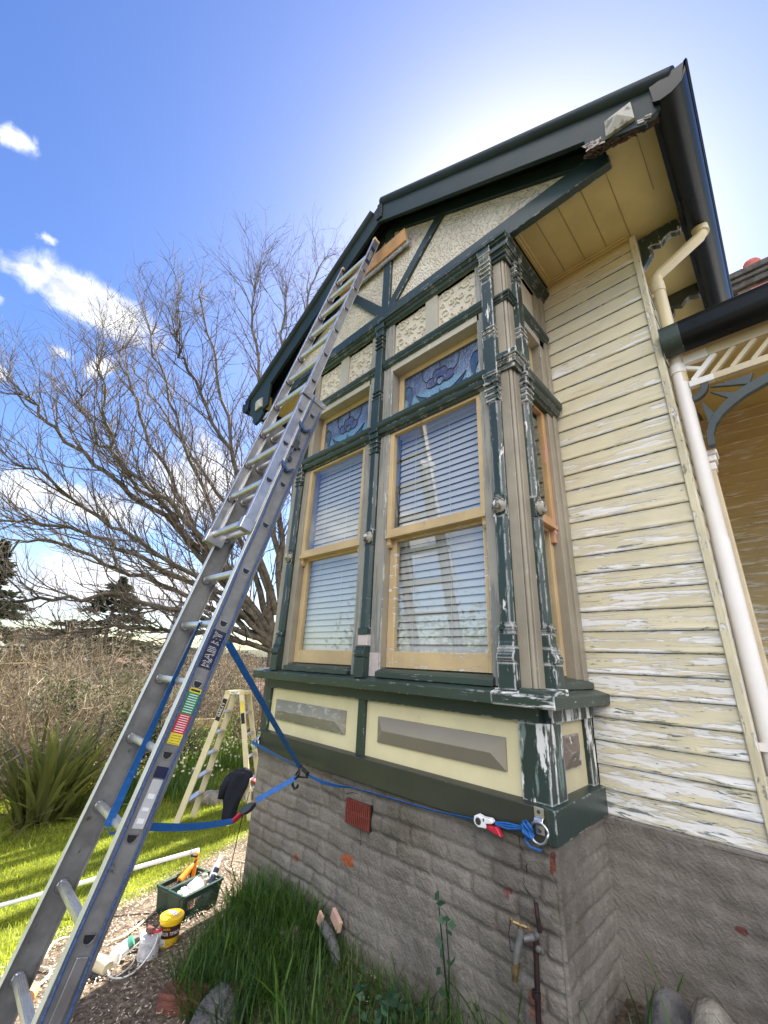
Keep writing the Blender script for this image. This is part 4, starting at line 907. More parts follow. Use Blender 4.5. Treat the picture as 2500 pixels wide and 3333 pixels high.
def rung(yc, z, xa, xb, n):
    mb = MB(); D = [(yc + .019 * cos(t), z - .002 + .017 * sin(t)) for t in [pi + pi * k / 8 for k in range(9)]] + [(yc + .020, z + .012), (yc - .020, z + .012)]
    mb.pyz(D, xa + .004, xb - .004)
    for k in range(4): mb.box(xa + .03, xb - .03, yc - .015 + k * .009, yc - .012 + k * .009, z + .012, z + .0135)
    Dc = [(yc + .021 * cos(t), z + .021 * sin(t)) for t in [pi + pi * k / 10 for k in range(11)]] + [(yc + .021, z + .010), (yc - .021, z + .010)]
    for xs, sg in ((xb, 1), (xa, -1)):
        mb.mat(2); mb.tube([(xs + sg * .001, p, q) for p, q in Dc], .0032, 6, closed=True)
        mb.mat(1); mb.extr([(xs + sg * .0006, p, q) for p, q in Dc], (sg * .0012, 0, 0))
        mb.mat(2); mb.lathe([(.027, xs - sg * .010), (.025, xs - sg * .016), (.021, xs - sg * .020)], (0, yc, z - .004), 12, 'x')
    return obj('rung', mb, [M['rungmetal'], M['black'], M['alu']], lad, local=True, bevel=0)
r0 = rung(-.004, .3, XL, XR, 0)
for k in range(2, 12):
    c = r0.copy(); C.objects.link(c); c.location = (0, 0, .3 * (k - 1))
f0 = rung(FO - .03, 7.92 * .3, XL + .006, XR - .006, 0)
for k in range(1, 11):
    c = f0.copy(); C.objects.link(c); c.location = (0, 0, .3 * k)
# stickers on the near stile
def xsticker(name, z0, z1, y0, y1, mats, x=XR + .0046, parent=lad, txt=None, size=.05, sx=1.0, bands=None):
    mb = MB(); mb.box(x - .002, x, y0, y1, z0, z1)
    if txt:
        mb.mat(1); addtext(mb, txt, size, (x + .0004, (y0 + y1) / 2, (z0 + z1) / 2), (0, 0, 1), (0, -1, 0), sx, .0020)
    if bands:
        mb.mat(1)
        for f0_, f1_, g0_, g1_ in bands: mb.box(x, x + .0005, y0 + (y1 - y0) * g0_, y0 + (y1 - y0) * g1_, z0 + (z1 - z0) * f0_, z0 + (z1 - z0) * f1_)
    return obj(name, mb, mats, parent, local=True)
simple('lab_green', (.02, .24, .10), rough=.4); simple('lab_red', (.55, .03, .05), rough=.4); simple('lab_yellow', (.72, .58, .04), rough=.4); simple('lab_navy', (.012, .016, .05), rough=.4); simple('lab_grey', (.50, .50, .50), rough=.4)
lines = [(.08 + .115 * k, .115 + .115 * k, .12, .88) for k in range(8)]
xsticker('brand_sticker', 5.24 * .3, 5.86 * .3, -.038, .030, [M['lab_navy'], M['white']], txt='BAILEY', size=.066, sx=.78)
xsticker('warning_sticker', 4.86 * .3, 4.93 * .3, -.030, .028, [M['lab_yellow'], M['black']], bands=[(.3, .7, .1, .9)])
xsticker('warning_sticker', 4.55 * .3, 4.86 * .3, -.030, .028, [M['lab_green'], M['white']], bands=lines)
xsticker('warning_sticker', 4.28 * .3, 4.55 * .3, -.030, .028, [M['lab_red'], M['white']], bands=lines)
xsticker('warning_sticker', 4.13 * .3, 4.28 * .3, -.030, .028, [M['lab_yellow'], M['black']], bands=lines[::2])
xsticker('label', 3.70 * .3, 3.84 * .3, -.026, .026, [M['lab_navy'], M['white']])
xsticker('label', 3.10 * .3, 3.68 * .3, -.022, .024, [M['lab_grey'], M['white']], bands=[(.1, .2, .2, .8), (.35, .42, .2, .8), (.6, .7, .2, .8)])
xsticker('brand_sticker', FZ1 - .40, FZ1 - .13, FO - .055, FO - .006, [M['lab_navy'], M['white']], x=XR - .006 + .003, txt='BAILEY', size=.05, sx=.95)
# halyard along the near stile
mb = MB()
def zig(x, y, z0, z1, w, n): return [(x, y + w * sin(k * .8), z0 + (z1 - z0) * k / n) for k in range(n + 1)]
mb.tube(zig(XR + .010, -.048, .25, BZ1 - .02, .003, 50), .0055, 6); mb.tube(zig(XR + .010, .034, .25, BZ1 - .10, .003, 50), .0055, 6)
mb.tube([(XR + .010, -.048, .25), (XR + .012, -.01, .21), (XR + .010, .034, .25)], .0055, 6)
for zz in (9.35 * .3, 10.5 * .3):
    mb.tube([(XR + .014 + .008 * cos(t), -.03 + .045 * sin(t), zz + .008 * t / 6 - .02 * cos(2 * t)) for t in [k * .5 for k in range(26)]], .006, 6)
obj('halyard', mb, M['rope'], lad, local=True, smooth=True)
mb = MB(); mb.box(XR + .004, XR + .02, -.06, -.015, 9.9 * .3, 9.9 * .3 + .07); mb.tube([(XR + .014, -.04, 9.75 * .3), (XR + .016, -.035, 10.3 * .3)], .006, 6); mb.lathe([(.018, XR + .006), (.018, XR + .020)], (0, -.036, 9.6 * .3), 12, 'x'); obj('pulley', mb, [M['darksteel']], lad, local=True, bevel=.002)
mb = MB(); mb.box(XR + .003, XR + .013, -.02, .02, .30, .55); mb.box(XR + .003, XR + .020, -.012, .012, .30, .36); obj('foot_plate', mb, M['alu'], lad, local=True, bevel=.002)
obj('rung_lock', MB().box(XL + .0, XL + .05, FO - .075, FO + .05, FZ0 - .03, FZ0 + .06), M['alu'], lad, local=True, bevel=.004); mb = MB(); mb.box(XR - .05, XR - .0, FO - .075, FO + .0, FZ0 - .03, FZ0 + .05); obj('rung_lock', mb, M['alu'], lad, local=True, bevel=.004)

# plank with bubble wrap at the ladder head
pk = thing('timber_plank', 'oiled timber plank tied across the ladder head against the gable', 'plank', (-2.3, 1.965, 5.37))
mb = MB(); mb.obox((-2.315, 1.972, 5.385), (.475, 0, -.004), (0, .018, 0), (0, -.012, .066)); obj('board', mb, M['plankwood'], pk, bevel=.002)
mb = MB(); mb.obox((-1.838, 1.972, 5.381), (.0015, 0, 0), (0, .0175, 0), (0, -.012, .0655)); obj('end_grain', mb, M['plankend'], pk)
mb = MB()
for k in range(2): mb.tube([(-2.78 + .96 * i / 40, 2.0 + .006 * noise.noise(Vector((i * .7, k, 0))), 5.30 + .018 * k + .010 * noise.noise(Vector((i * .5, k * 4, 3)))) for i in range(41)], [.017 + .006 * noise.noise(Vector((i * .9, k, 7))) for i in range(41)], 8)
obj('bubble_wrap', mb, M['bubble'], pk, smooth=True)

# ------------------------------------------------------------------ tie-down straps and ring anchors
def ring_anchor(nm, label, x, z, s):
    t = thing(nm, label, 'ring anchor', (x, 1.998, z), 'galvanised ring anchors on the skirting board')
    mb = MB(); mb.box(x - .022, x + .022, 1.994, 1.9995, z + .012, z + .050); mb.box(x - .020, x + .020, 1.994, 1.9995, z - .050, z - .014)
    mb.pyz([(1.9995, z + .016), (1.988, z + .014), (1.978, z), (1.988, z - .014), (1.9995, z - .016), (1.9995, z - .012), (1.991, z - .009), (1.984, z), (1.991, z + .009), (1.9995, z + .012)], x - .020, x + .020)
    obj('plate', mb, M['steel'], t, bevel=.002)
    mb = MB()
    for q in (.034, -.034): mb.lathe([(.0075, -.0005), (.0075, -.004), (.004, -.005), (.004, -.003), (.001, -.003)], (x, 1.995, z + q), 12, 'y')
    obj('bolt', mb, M['darksteel'], t)
    mb = MB(); dx = s
    P = [(x - .030, z + .0), (x - .036, z - .03), (x - .022, z - .062), (x + .004, z - .074), (x + .030, z - .060), (x + .042, z - .028), (x + .032, z + .002), (x, z + .004)]
    mb.tube([(x + s * (.003 + .039 * cos(q)), 1.980 - .012 * (sin(q) < -.2), z - .034 + (.040 if sin(q) < 0 else .034) * sin(q)) for q in [2 * pi * k / 28 for k in range(28)]], .0055, 10, closed=True); obj('ring', mb, M['steel'], t, smooth=True)
    return t
ring_anchor('ring_anchor', 'galvanised ring anchor knotted with blue cord at the right end of the skirting board', -.957, .992, 1)
ring_anchor('ring_anchor', 'small ring anchor at the left end of the skirting board, beside the stepladder', -3.292, .985, -1)
HK = Vector((-2.50, 1.86, .905))                          # where the three straps meet
def sag(p, q, n=14, d=.01): p, q = Vector(p), Vector(q); return [p.lerp(q, k / n) - Vector((0, 0, d * sin(pi * k / n))) for k in range(n + 1)]
st = thing('ratchet_strap', 'blue ratchet strap pulling the ladder rungs in to a black hook below the sill', 'strap', HK, 'blue tie-down straps holding the ladder')
RU = LW(.02, -.004, 5.99 * .3); RL = LW(.035, -.004, 2.94 * .3); RS = LW(XR + .012, .058, 5.72 * .3)
mb = MB()
a = LW(.02, -.030, 5.99 * .3 + .0); bq = LW(.035, -.032, 2.94 * .3)
def flat(p, q): return (Vector(q) - Vector(p)).cross(Vector((0, 0, 1.6)) - Vector(p)).normalized()
def twistside(p, q, n, t0, t1):                           # strap turning slowly about its own length
    d = (Vector(q) - Vector(p)).normalized(); s0 = flat(p, q); return [Matrix.Rotation(t0 + (t1 - t0) * k / n, 3, d) @ s0 for k in range(n + 1)]
mb.ribbon(sag(bq, a, 16, .0), .034, twistside(bq, a, 16, .2, 1.25))
mb.ribbon([a, LW(.02, -.012, 5.99 * .3 + .024), LW(.03, .016, 5.99 * .3 + .020), RS], .026, (1, 0.3, .2))
mb.ribbon([bq, LW(.035, -.010, 2.94 * .3 - .026), LW(.036, .016, 2.94 * .3 - .02), LW(.037, .022, 2.94 * .3 + .006)], .026, (1, 0, 0))
p_ = HK + Vector((-.015, 0, .03)); mb.ribbon(sag(RS, p_, 16, .004), .036, twistside(RS, p_, 16, .3, .9))
RT = Vector((-2.72, 1.64, .70))                           # ratchet
p_, q_ = HK + Vector((-.03, -.01, -.03)), RT + Vector((.05, .02, .05)); mb.ribbon(sag(p_, q_, 10, .0), .032, twistside(p_, q_, 10, .3, .5))
p_, q_ = RT + Vector((-.06, -.06, -.07)), LW(.04, .02, 2.94 * .3 + .01); mb.ribbon(sag(p_, q_, 12, .02), .034, twistside(p_, q_, 12, .6, .0))
obj('webbing', mb, M['strap'], st)
def ratchet(t, c, u, v, wd, red, body):
    """body plates along u, handle folded along v"""
    c, u, v = Vector(c), Vector(u).normalized(), Vector(v).normalized(); nn = u.cross(v).normalized(); v = nn.cross(u).normalized()
    mb = MB()
    for s in (-1, 1):
        o = c + nn * s * wd / 2; pl = [o + u * a + v * b for a, b in ((-.050, -.012), (-.02, -.022), (.02, -.022), (.055, -.008), (.055, .010), (.01, .022), (-.03, .024), (-.05, .008))]
        mb.extr(pl, nn * .003)
    mb.tube([c - nn * wd / 2, c + nn * wd / 2], .012, 12); mb.tube([c + u * .045 - nn * wd / 2, c + u * .045 + nn * wd / 2], .005, 8)
    mb.lathe([(.02, -.0), (.02, .004)], (0, 0, 0), 12) if False else None
    obj('ratchet_body', mb, M[body], t, bevel=.0015)
    mb = MB(); h0 = c - u * .03 + v * .0; h1 = c - u * .13 - v * .015
    mb.obox((h0 + h1) / 2, (h1 - h0) / 2, nn * wd * .55, v * .010); obj('ratchet_handle', mb, M[red], t, bevel=.006)
    mb = MB(); mb.tube([c + u * .05 + nn * wd * .4, c + u * .05 - nn * wd * .4], .004, 6)
    return t
ratchet(st, RT, (.72, .35, .55), (-.5, .1, .8), .032, 'redplastic', 'darksteel')
mb = MB(); hk = HK
mb.tube([hk + Vector(q) for q in ((-.06, 0, -.03), (.0, 0, .045), (.075, 0, -.012), (-.06, 0, -.03))], .006, 8, closed=False)
mb.tube([hk + Vector((.03, -.008, .028)), hk + Vector((.085, -.008, .012))], .013, 10)
mb.tube([hk + Vector(q) for q in ((-.015, -.006, .03), (.0, -.012, -.005), (-.022, -.014, -.03), (-.05, -.016, -.045), (-.055, -.016, -.075), (-.03, -.016, -.092), (-.002, -.016, -.078), (.004, -.016, -.062))], .0075, 8)
obj('hook', mb, M['black'], st, smooth=True)
s2 = thing('ratchet_strap', 'long blue strap along the skirting board foot with a white and red ratchet', 'strap', (-1.9, 1.985, .90), 'blue tie-down straps holding the ladder')
mb = MB()
mb.ribbon(sag((-3.335, 1.965, .955), HK + Vector((-.02, .0, .025)), 14, .0), .026, [Vector((0, -.1, 1)).lerp(Vector((.1, -.6, .6)), k / 14) for k in range(15)])
mb.ribbon([HK + Vector((.05, .01, .0)), (-2.36, 1.93, .872), (-2.24, 1.968, .868), (-2.15, 1.985, .878)], .022, [(0, -.6, .8), (0, -.2, 1), (0, -.5, .7), (0, -.8, .4)])
mb.ribbon([(-2.15, 1.985, .878), (-1.95, 1.990, .886), (-1.746, 1.993, .892), (-1.5, 1.992, .902), (-1.27, 1.985, .924)], .013, (0, -.6, .6))
for dz in (-.004, .004, .0): mb.tube([(-1.16, 1.978, .938 + dz), (-1.10, 1.975, .944 + dz * 2.5), (-1.03, 1.972, .955 + dz)], .0045, 6)
for k in range(3): mb.tube([(-1.000 + .020 * cos(t + k), 1.966 - .010 * sin(2 * t), .962 + .024 * sin(t) - .006 * k) for t in [q * .55 for q in range(14)]], .0058, 7)
mb.tube([(-1.0, 1.968, .945), (-1.015, 1.97, .915), (-.995, 1.975, .895), (-.95, 1.98, .893)], .0055, 7)
obj('webbing', mb, M['strap'], s2, smooth=True)
mb = MB(); mb.pxz([(-1.262, .930), (-1.258, .948), (-1.240, .957), (-1.215, .952), (-1.175, .955), (-1.163, .948), (-1.165, .938), (-1.195, .930), (-1.198, .912), (-1.240, .908), (-1.256, .916)], 1.955, 1.985); obj('ratchet_body', mb, M['white'], s2, bevel=.003)
mb = MB(); mb.lathe([(.015, -.0), (.013, -.004), (.008, -.004), (.007, -.002)], (-1.236, 1.955, .932), 14, 'y'); mb.box(-1.21, -1.205, 1.953, 1.956, .938, .950); mb.box(-1.195, -1.18, 1.953, 1.956, .930, .934); obj('ratchet_spool', mb, M['darksteel'], s2)
mb = MB(); mb.pxz([(-1.197, .930), (-1.165, .926), (-1.148, .930), (-1.138, .922), (-1.122, .898), (-1.150, .902), (-1.195, .912)], 1.957, 1.984); obj('ratchet_handle', mb, M['redplastic'], s2, bevel=.003)

# ------------------------------------------------------------------ folding stepladder on the lawn, coat on its tread
SA = Vector((-6.50, 2.86, 0)); WD = Vector((-.66, .73, 0)).normalized(); SPR = Vector((.73, .66, 0)).normalized()
SA.z = gz(SA.x, SA.y) + .0
SB_ = SA + WD * .52; SC_ = SA + SPR * 1.02; SD_ = SC_ + WD * .50
top_c = (SA + SB_ + SC_ + SD_) / 4 + SPR * -.02; top_c.z = SA.z + 1.66
step = thing('stepladder', 'yellow and cream folding stepladder standing open on the sunny lawn', 'stepladder', SA)
TA, TB, TC, TD = top_c - SPR * .10 - WD * .15, top_c - SPR * .10 + WD * .15, top_c + SPR * .10 - WD * .15, top_c + SPR * .10 + WD * .15
for p, q, nm in ((SA, TA, 'front_rail'), (SB_, TB, 'front_rail'), (SC_, TC, 'rear_rail'), (SD_, TD, 'rear_rail')):
    p = p.copy(); p.z = gz(p.x, p.y) + .0 if nm == 'front_rail' else SA.z + .02
    mb = MB(); mb.beam(p, q, .085 if nm == 'front_rail' else .07, .03, WD); obj(nm, mb, M['fibre'], step, bevel=.003)
for k in range(1, 6):
    t = k / 6.0; a, b = SA.lerp(TA, t), SB_.lerp(TB, t); mb = MB(); mb.obox((a + b) / 2, (b - a) / 2, SPR * .045, (0, 0, .010)); obj('tread', mb, M['alu'], step, bevel=.002)
    a, b = SC_.lerp(TC, t), SD_.lerp(TD, t); mb = MB(); mb.obox((a + b) / 2, (b - a) / 2, SPR * .022, (0, 0, .010)); obj('rear_bar', mb, M['alu'], step, bevel=.002)
mb = MB(); mb.obox(top_c, SPR * .15, WD * .17, (0, 0, .022)); obj('top_plate', mb, M['yellowtimber'], step, bevel=.004)
for nm, p, q, txt, bgc, f in (('brand_sticker', SA, TA, 'BAILEY', 'black_gloss', .86), ('warning_sticker', SC_, TC, '', 'lab_yellow', .89), ('label', SC_, TC, '', 'black_gloss', .80)):
    d = (q - p).normalized(); c = p.lerp(q, f); nn = -WD; sd = nn.cross(d).normalized(); hw, hl = (.034, .15) if txt else (.026, .07)
    c = c + nn * .0165; mb = MB(); mb.obox(c, sd * hw, d * hl, nn * .001)
    if txt: mb.mat(1); addtext(mb, txt, .062, c + nn * .0015, d, -sd if False else nn.cross(d), .95, .0014)
    obj(nm, mb, [M[bgc], M['white']], step)
c = top_c - WD * .171; mb = MB(); mb.obox(c, SPR * .075, WD * .001, (0, 0, .018)); mb.mat(1); addtext(mb, 'BAILEY', .032, c - WD * .0018, SPR, (0, 0, 1), .9, .0008); obj('brand_sticker', mb, [M['white'], M['black_gloss']], step)
# coat
def coat():
    cx = SC_.lerp(TC, .36) - WD * .03 - SPR * .06; zt = SC_.lerp(TC, .40).z; mb = MB()
    prof = [(.03, .09, -.02), (-.01, .15, -.03), (-.07, .185, -.05), (-.17, .175, -.07), (-.28, .135, -.09), (-.42, .095, -.10), (-.56, .09, -.10), (-.70, .075, -.09), (-.80, .055, -.08), (-.86, .025, -.075)]
    vs = []; n = 18
    for dz, hw, off in prof:
        for k in range(n):
            t = 2 * pi * k / n; fold = 1 + .16 * sin(5 * t + dz * 9) + .10 * noise.noise(Vector((cos(t) * 2, dz * 5, sin(t) * 2)))
            p = cx + SPR * (off + hw * cos(t) * fold) - WD * (.07 * sin(t) * fold + .02); vs.append((p.x, p.y, zt + dz + .012 * noise.noise(Vector((t, dz * 6, 2)))))
    m = len(prof); mb.add(vs, [(i * n + k, i * n + (k + 1) % n, (i + 1) * n + (k + 1) % n, (i + 1) * n + k) for i in range(m - 1) for k in range(n)] + [tuple(range(n)), tuple(range((m - 1) * n, m * n))])
    co_ = thing('coat', 'navy work coat hanging over a tread of the stepladder', 'coat', cx)
    b_ = obj('coat_body', mb, M['navy'], co_, smooth='all'); b_.modifiers.new('s', 'SUBSURF').levels = 1
    mb = MB(); p0 = cx - SPR * .20 + Vector((0, 0, -.02)); p0.z = zt - .06
    mb.tube([p0 + SPR * .12, p0 + SPR * .03 - WD * .03 + Vector((0, 0, -.03)), p0 - SPR * .02 - WD * .05 + Vector((0, 0, -.12)), p0 - SPR * .03 - WD * .05 + Vector((0, 0, -.24))], [.055, .06, .055, .045], 10); obj('sleeve', mb, M['navy'], co_, smooth='all')
    mb = MB(); q = cx.copy(); q.z = zt; mb.tube([q - SPR * .10 + Vector((0, 0, .015)), q + SPR * .02 + Vector((0, 0, .035)), q + SPR * .11 + Vector((0, 0, .01)), q + SPR * .13 - Vector((0, 0, .05))], [.03, .045, .045, .03], 10, flat=.7); obj('collar', mb, M['navy'], co_, smooth='all')
coat()
# ------------------------------------------------------------------ ground sheet
def axis(lo, hi, n0, n1, st, far):
    a = list(np.arange(n0, n1, st)); x = n0; d = st; left = []
    while x > lo: d *= 1.18; x -= d; left.append(x)
    x = n1; d = st; right = []
    while x < hi: d *= 1.18; x += d; right.append(x)
    return np.array(left[::-1] + a + right)
gx = axis(-420, 300, -9.5, 1.2, .085, 0); gy = axis(-300, 420, -2.0, 6.5, .085, 0)
XX, YY = np.meshgrid(gx, gy)
def hills(x, y):
    r = np.hypot(x, y); return sm(110, 330, r) * (15 + 5 * np.sin(x * .013 + 1) + 4 * np.cos(y * .017)) 
ZZ = G(XX, YY) + hills(XX, YY)
near = (np.abs(XX + 4) < 9) & (np.abs(YY - 2) < 7)
LB = np.array([(-3.30, -3.0), (-3.40, .35), (-3.52, .735), (-3.97, 1.28), (-4.25, 1.83), (-4.98, 2.99), (-6.4, 4.6), (-9, 7), (-14, 9.5), (-30, 18)])
def lawnedge(y): return np.interp(y, LB[:, 1], LB[:, 0])
nzv = np.array([noise.noise(Vector((float(a) * 2.2, float(b) * 2.2, 0))) for a, b in zip(XX.ravel(), YY.ravel())]).reshape(XX.shape)
nz2 = np.array([noise.noise(Vector((float(a) * 9, float(b) * 9, 3))) for a, b in zip(XX.ravel(), YY.ravel())]).reshape(XX.shape)
lawn = sm(-.12, .12, lawnedge(YY) + nzv * .16 - XX)
ZZ += np.where(near, nzv * .018 + nz2 * .008 * (1 - lawn), 0)
vs = np.stack([XX.ravel(), YY.ravel(), ZZ.ravel()], 1); nxg = len(gx)
fs = [(j * nxg + i, j * nxg + i + 1, (j + 1) * nxg + i + 1, (j + 1) * nxg + i) for j in range(len(gy) - 1) for i in range(nxg - 1)]
me = bpy.data.meshes.new('ground'); me.from_pydata(vs.tolist(), [], fs)
at_ = me.attributes.new('lawn', 'FLOAT', 'POINT'); at_.data.foreach_set('value', lawn.ravel().astype(np.float32))
m, gg, b_, co = newmat('garden_ground')
la = gg('ShaderNodeAttribute', attribute_name='lawn').outputs['Fac']
s_ = gg('ShaderNodeSeparateXYZ', Vector=co)
dist = gg('ShaderNodeVectorMath', operation='LENGTH'); gg.nt.links.new(co, dist.inputs[0])
n1, n2, n3 = gg.noise(co, 2.6, 6, .6), gg.noise(co, 38, 6, .7), gg.noise(co, 150, 4, .7)
dirt = gg.mix(gg.ramp(n2, .35, .68), (.075, .055, .042), (.30, .23, .165))
dirt = gg.mix(gg.ramp(n3, .60, .70), dirt, (.50, .41, .31))
dirt = gg.mix(gg.math('MULTIPLY', gg.ramp(n1, .45, .62), .5), dirt, (.045, .035, .028))
grass = gg.mix(gg.ramp(n1, .3, .7), (.13, .16, .016), (.24, .26, .026))
grass = gg.mix(gg.ramp(gg.noise(co, 24, 5, .7), .45, .7), grass, (.045, .065, .012))
c = gg.mix(la, dirt, grass)
vo = gg('ShaderNodeTexVoronoi', Vector=co, Scale=.16)
farc = gg.mix(gg.ramp(gg.noise(co, .09, 6, .7), .35, .65), (.030, .040, .022), (.085, .085, .05)); farc = gg.mix(gg.ramp(gg.noise(co, .5, 5, .7), .5, .7), farc, (.045, .04, .03))
c = gg.mix(gg.ramp(dist.outputs['Value'], 24, 60), c, farc)
setc(gg, b_, c); b_.inputs['Roughness'].default_value = .95; b_.inputs['Specular IOR Level'].default_value = .15
bump(gg, b_, gg.math('ADD', gg.math('MULTIPLY', n2, 1.0), gg.math('MULTIPLY', n3, .5)), .018, .9)
gr = link('ground', me, m, smooth='all'); tag(gr, kind='structure')

# ------------------------------------------------------------------ leaf / blade materials
def leafmat(name, c0, c1, rough=.5, tr=.35, trc=None, sc=1.5):
    m, gg, b, co = newmat(name); nt = m.node_tree
    oi = gg('ShaderNodeAttribute', attribute_name='rnd').outputs['Fac']
    nz = gg.math('ADD', gg.math('MULTIPLY', gg.noise(co, sc, 3), .5), gg.math('MULTIPLY', oi, .5))
    c = gg.mix(gg.ramp(nz, .25, .75), c0, c1); setc(gg, b, c); b.inputs['Roughness'].default_value = rough; b.inputs['Specular IOR Level'].default_value = .35
    t = gg('ShaderNodeBsdfTranslucent', Color=gg.mix(.5, c, trc or c1)); mx = gg('ShaderNodeMixShader', i0=tr, i1=b.outputs[0], i2=t.outputs[0])
    nt.links.new(mx.outputs[0], [n for n in nt.nodes if n.type == 'OUTPUT_MATERIAL'][0].inputs[0]); M[name] = m; return m
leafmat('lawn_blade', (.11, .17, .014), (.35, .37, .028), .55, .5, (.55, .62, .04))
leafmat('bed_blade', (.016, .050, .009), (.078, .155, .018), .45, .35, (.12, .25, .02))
leafmat('flax_leaf', (.045, .065, .018), (.21, .225, .07), .26, .42, (.55, .52, .10))
leafmat('daffodil_leaf', (.05, .11, .022), (.12, .20, .035), .45, .45, (.30, .42, .05))
leafmat('yellow_leaf', (.20, .17, .02), (.42, .34, .03), .5, .45, (.6, .48, .03))
leafmat('bush_leaf', (.016, .030, .010), (.055, .08, .02), .7, .2, (.13, .17, .03))
leafmat('rose_leaf', (.020, .055, .028), (.05, .11, .05), .45, .25)
leafmat('cedar_leaf', (.012, .022, .012), (.045, .050, .022), .6, .15)
leafmat('petal', (.75, .72, .50), (.85, .82, .70), .5, .3, (.9, .85, .6))
leafmat('palm_leaf', (.03, .06, .015), (.20, .20, .07), .4, .3)
simple('twig', (.23, .17, .105), rough=.85, var=.35, sc=3); simple('twig_grey', (.15, .12, .085), rough=.85, var=.4, sc=3); simple('bark', (.115, .095, .07), rough=.95, var=.5, sc=6, bumpd=.03, dirt=((.16, .15, .045), .56))
simple('twig_dark', (.15, .12, .10), rough=.9, var=.3, sc=3)

def blades(name, P, Hh, W, lean, mat, seg=1, parent=None, curve=.5, azim=None, local=False):
    """many grass blades in one mesh; P = (n,3) roots, Hh heights, W widths, lean = horizontal travel as a share of height"""
    n = len(P); az = rng.uniform(0, 2 * pi, n) if azim is None else azim; d = np.stack([np.cos(az), np.sin(az), np.zeros(n)], 1); sd = np.stack([-np.sin(az), np.cos(az), np.zeros(n)], 1)
    V = []; k = seg
    for s in range(k + 1):
        t = s / k; c = P + d * (Hh * lean * t ** (1 + curve))[:, None]; c = c + np.array([0, 0, 1]) * (Hh * (t - .35 * lean * t * t))[:, None]
        if s < k: wv = (W * (1 - .55 * t))[:, None]; V += [c - sd * wv / 2, c + sd * wv / 2]
        else: V += [c]
    vp = 2 * k + 1; V = np.stack(V, 1).reshape(-1, 3); base = np.arange(n) * vp; F = []
    for s in range(k - 1): F.append(np.stack([base + 2 * s, base + 2 * s + 1, base + 2 * s + 3, base + 2 * s + 2], 1).tolist())
    F.append(np.stack([base + 2 * k - 2, base + 2 * k - 1, base + 2 * k], 1).tolist())
    fl = [tuple(f) for grp in F for f in grp]
    me = bpy.data.meshes.new(name); me.from_pydata(V.tolist(), [], fl)
    a = me.attributes.new('rnd', 'FLOAT', 'POINT'); a.data.foreach_set('value', np.repeat(rng.random(n), vp).astype(np.float32))
    return link(name, me, M[mat], parent, local, smooth='all')
def scatter(n, x0, x1, y0, y1, keep):
    p = np.stack([rng.uniform(x0, x1, n), rng.uniform(y0, y1, n)], 1); p = p[keep(p[:, 0], p[:, 1])]
    return np.column_stack([p, G(p[:, 0], p[:, 1])])
# lawn: near blades fine and dense, far blades coarser
def onlawn(x, y): return (x < lawnedge(y) - .02 + rng.normal(0, .07, len(x)))
P1 = scatter(60000, -7.2, -3.3, -.9, 5.2, onlawn); P2 = scatter(34000, -14.5, -7.2, -1.5, 8.5, onlawn)
P = np.vstack([P1, P2]); n = len(P)
hh = rng.uniform(.025, .065, n); hh[len(P1):] *= 1.5; ww = np.where(np.arange(n) < len(P1), .007, .015)
tag(blades('lawn', P, hh, ww, rng.uniform(.2, .9, n), 'lawn_blade'), 'short sunlit lawn striped with long tree shadows', 'lawn', kind='stuff')
# long shaded grass at the foot of the bay
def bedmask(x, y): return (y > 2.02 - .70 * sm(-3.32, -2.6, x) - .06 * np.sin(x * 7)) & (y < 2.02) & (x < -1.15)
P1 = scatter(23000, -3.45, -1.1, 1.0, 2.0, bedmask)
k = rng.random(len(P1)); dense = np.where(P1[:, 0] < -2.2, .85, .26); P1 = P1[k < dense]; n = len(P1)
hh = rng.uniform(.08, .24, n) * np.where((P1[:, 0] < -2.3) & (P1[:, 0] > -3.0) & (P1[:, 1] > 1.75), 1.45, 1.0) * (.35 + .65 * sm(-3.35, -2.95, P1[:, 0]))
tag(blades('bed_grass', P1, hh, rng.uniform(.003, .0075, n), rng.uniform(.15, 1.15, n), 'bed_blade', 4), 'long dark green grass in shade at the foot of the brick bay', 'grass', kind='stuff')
P2 = scatter(300, -2.6, -.3, 1.25, 2.4, lambda x, y: (rng.random(len(x)) < .5)); n = len(P2)
tag(blades('broad_grass', P2, rng.uniform(.16, .36, n), rng.uniform(.009, .016, n), rng.uniform(.3, 1.0, n), 'bed_blade', 4), 'broad bright grass blades standing among the weeds by the brick wall', 'grass', kind='stuff')
# bark and dry leaf litter on the bed
def litter():
    Pp = scatter(26000, -5.4, -1.6, -.3, 3.2, lambda x, y: (x > lawnedge(y) - .10)); n = len(Pp); a = rng.uniform(0, pi, n); L = rng.uniform(.003, .012, n); W = rng.uniform(.002, .005, n)
    u = np.stack([np.cos(a), np.sin(a), rng.uniform(-.4, .4, n)], 1) * L[:, None]; v = np.stack([-np.sin(a), np.cos(a), rng.uniform(-.4, .4, n)], 1) * W[:, None]; c = Pp + np.array([0, 0, .012]) + np.array([0, 0, 1]) * rng.uniform(0, .012, n)[:, None]
    V = np.stack([c - u, c + v, c + u, c - v], 1).reshape(-1, 3); base = np.arange(n) * 4
    me = bpy.data.meshes.new('bark_litter'); me.from_pydata(V.tolist(), [], np.stack([base, base + 1, base + 2, base + 3], 1).tolist())
    a = me.attributes.new('rnd', 'FLOAT', 'POINT'); a.data.foreach_set('value', np.repeat(rng.random(n), 4).astype(np.float32))
    leafmat('litter', (.09, .06, .042), (.60, .49, .36), .9, .0, sc=30); return link('bark_litter', me, M['litter'])
tag(litter(), 'dry bark chips and leaf litter on the garden path', 'bark chips', kind='stuff')

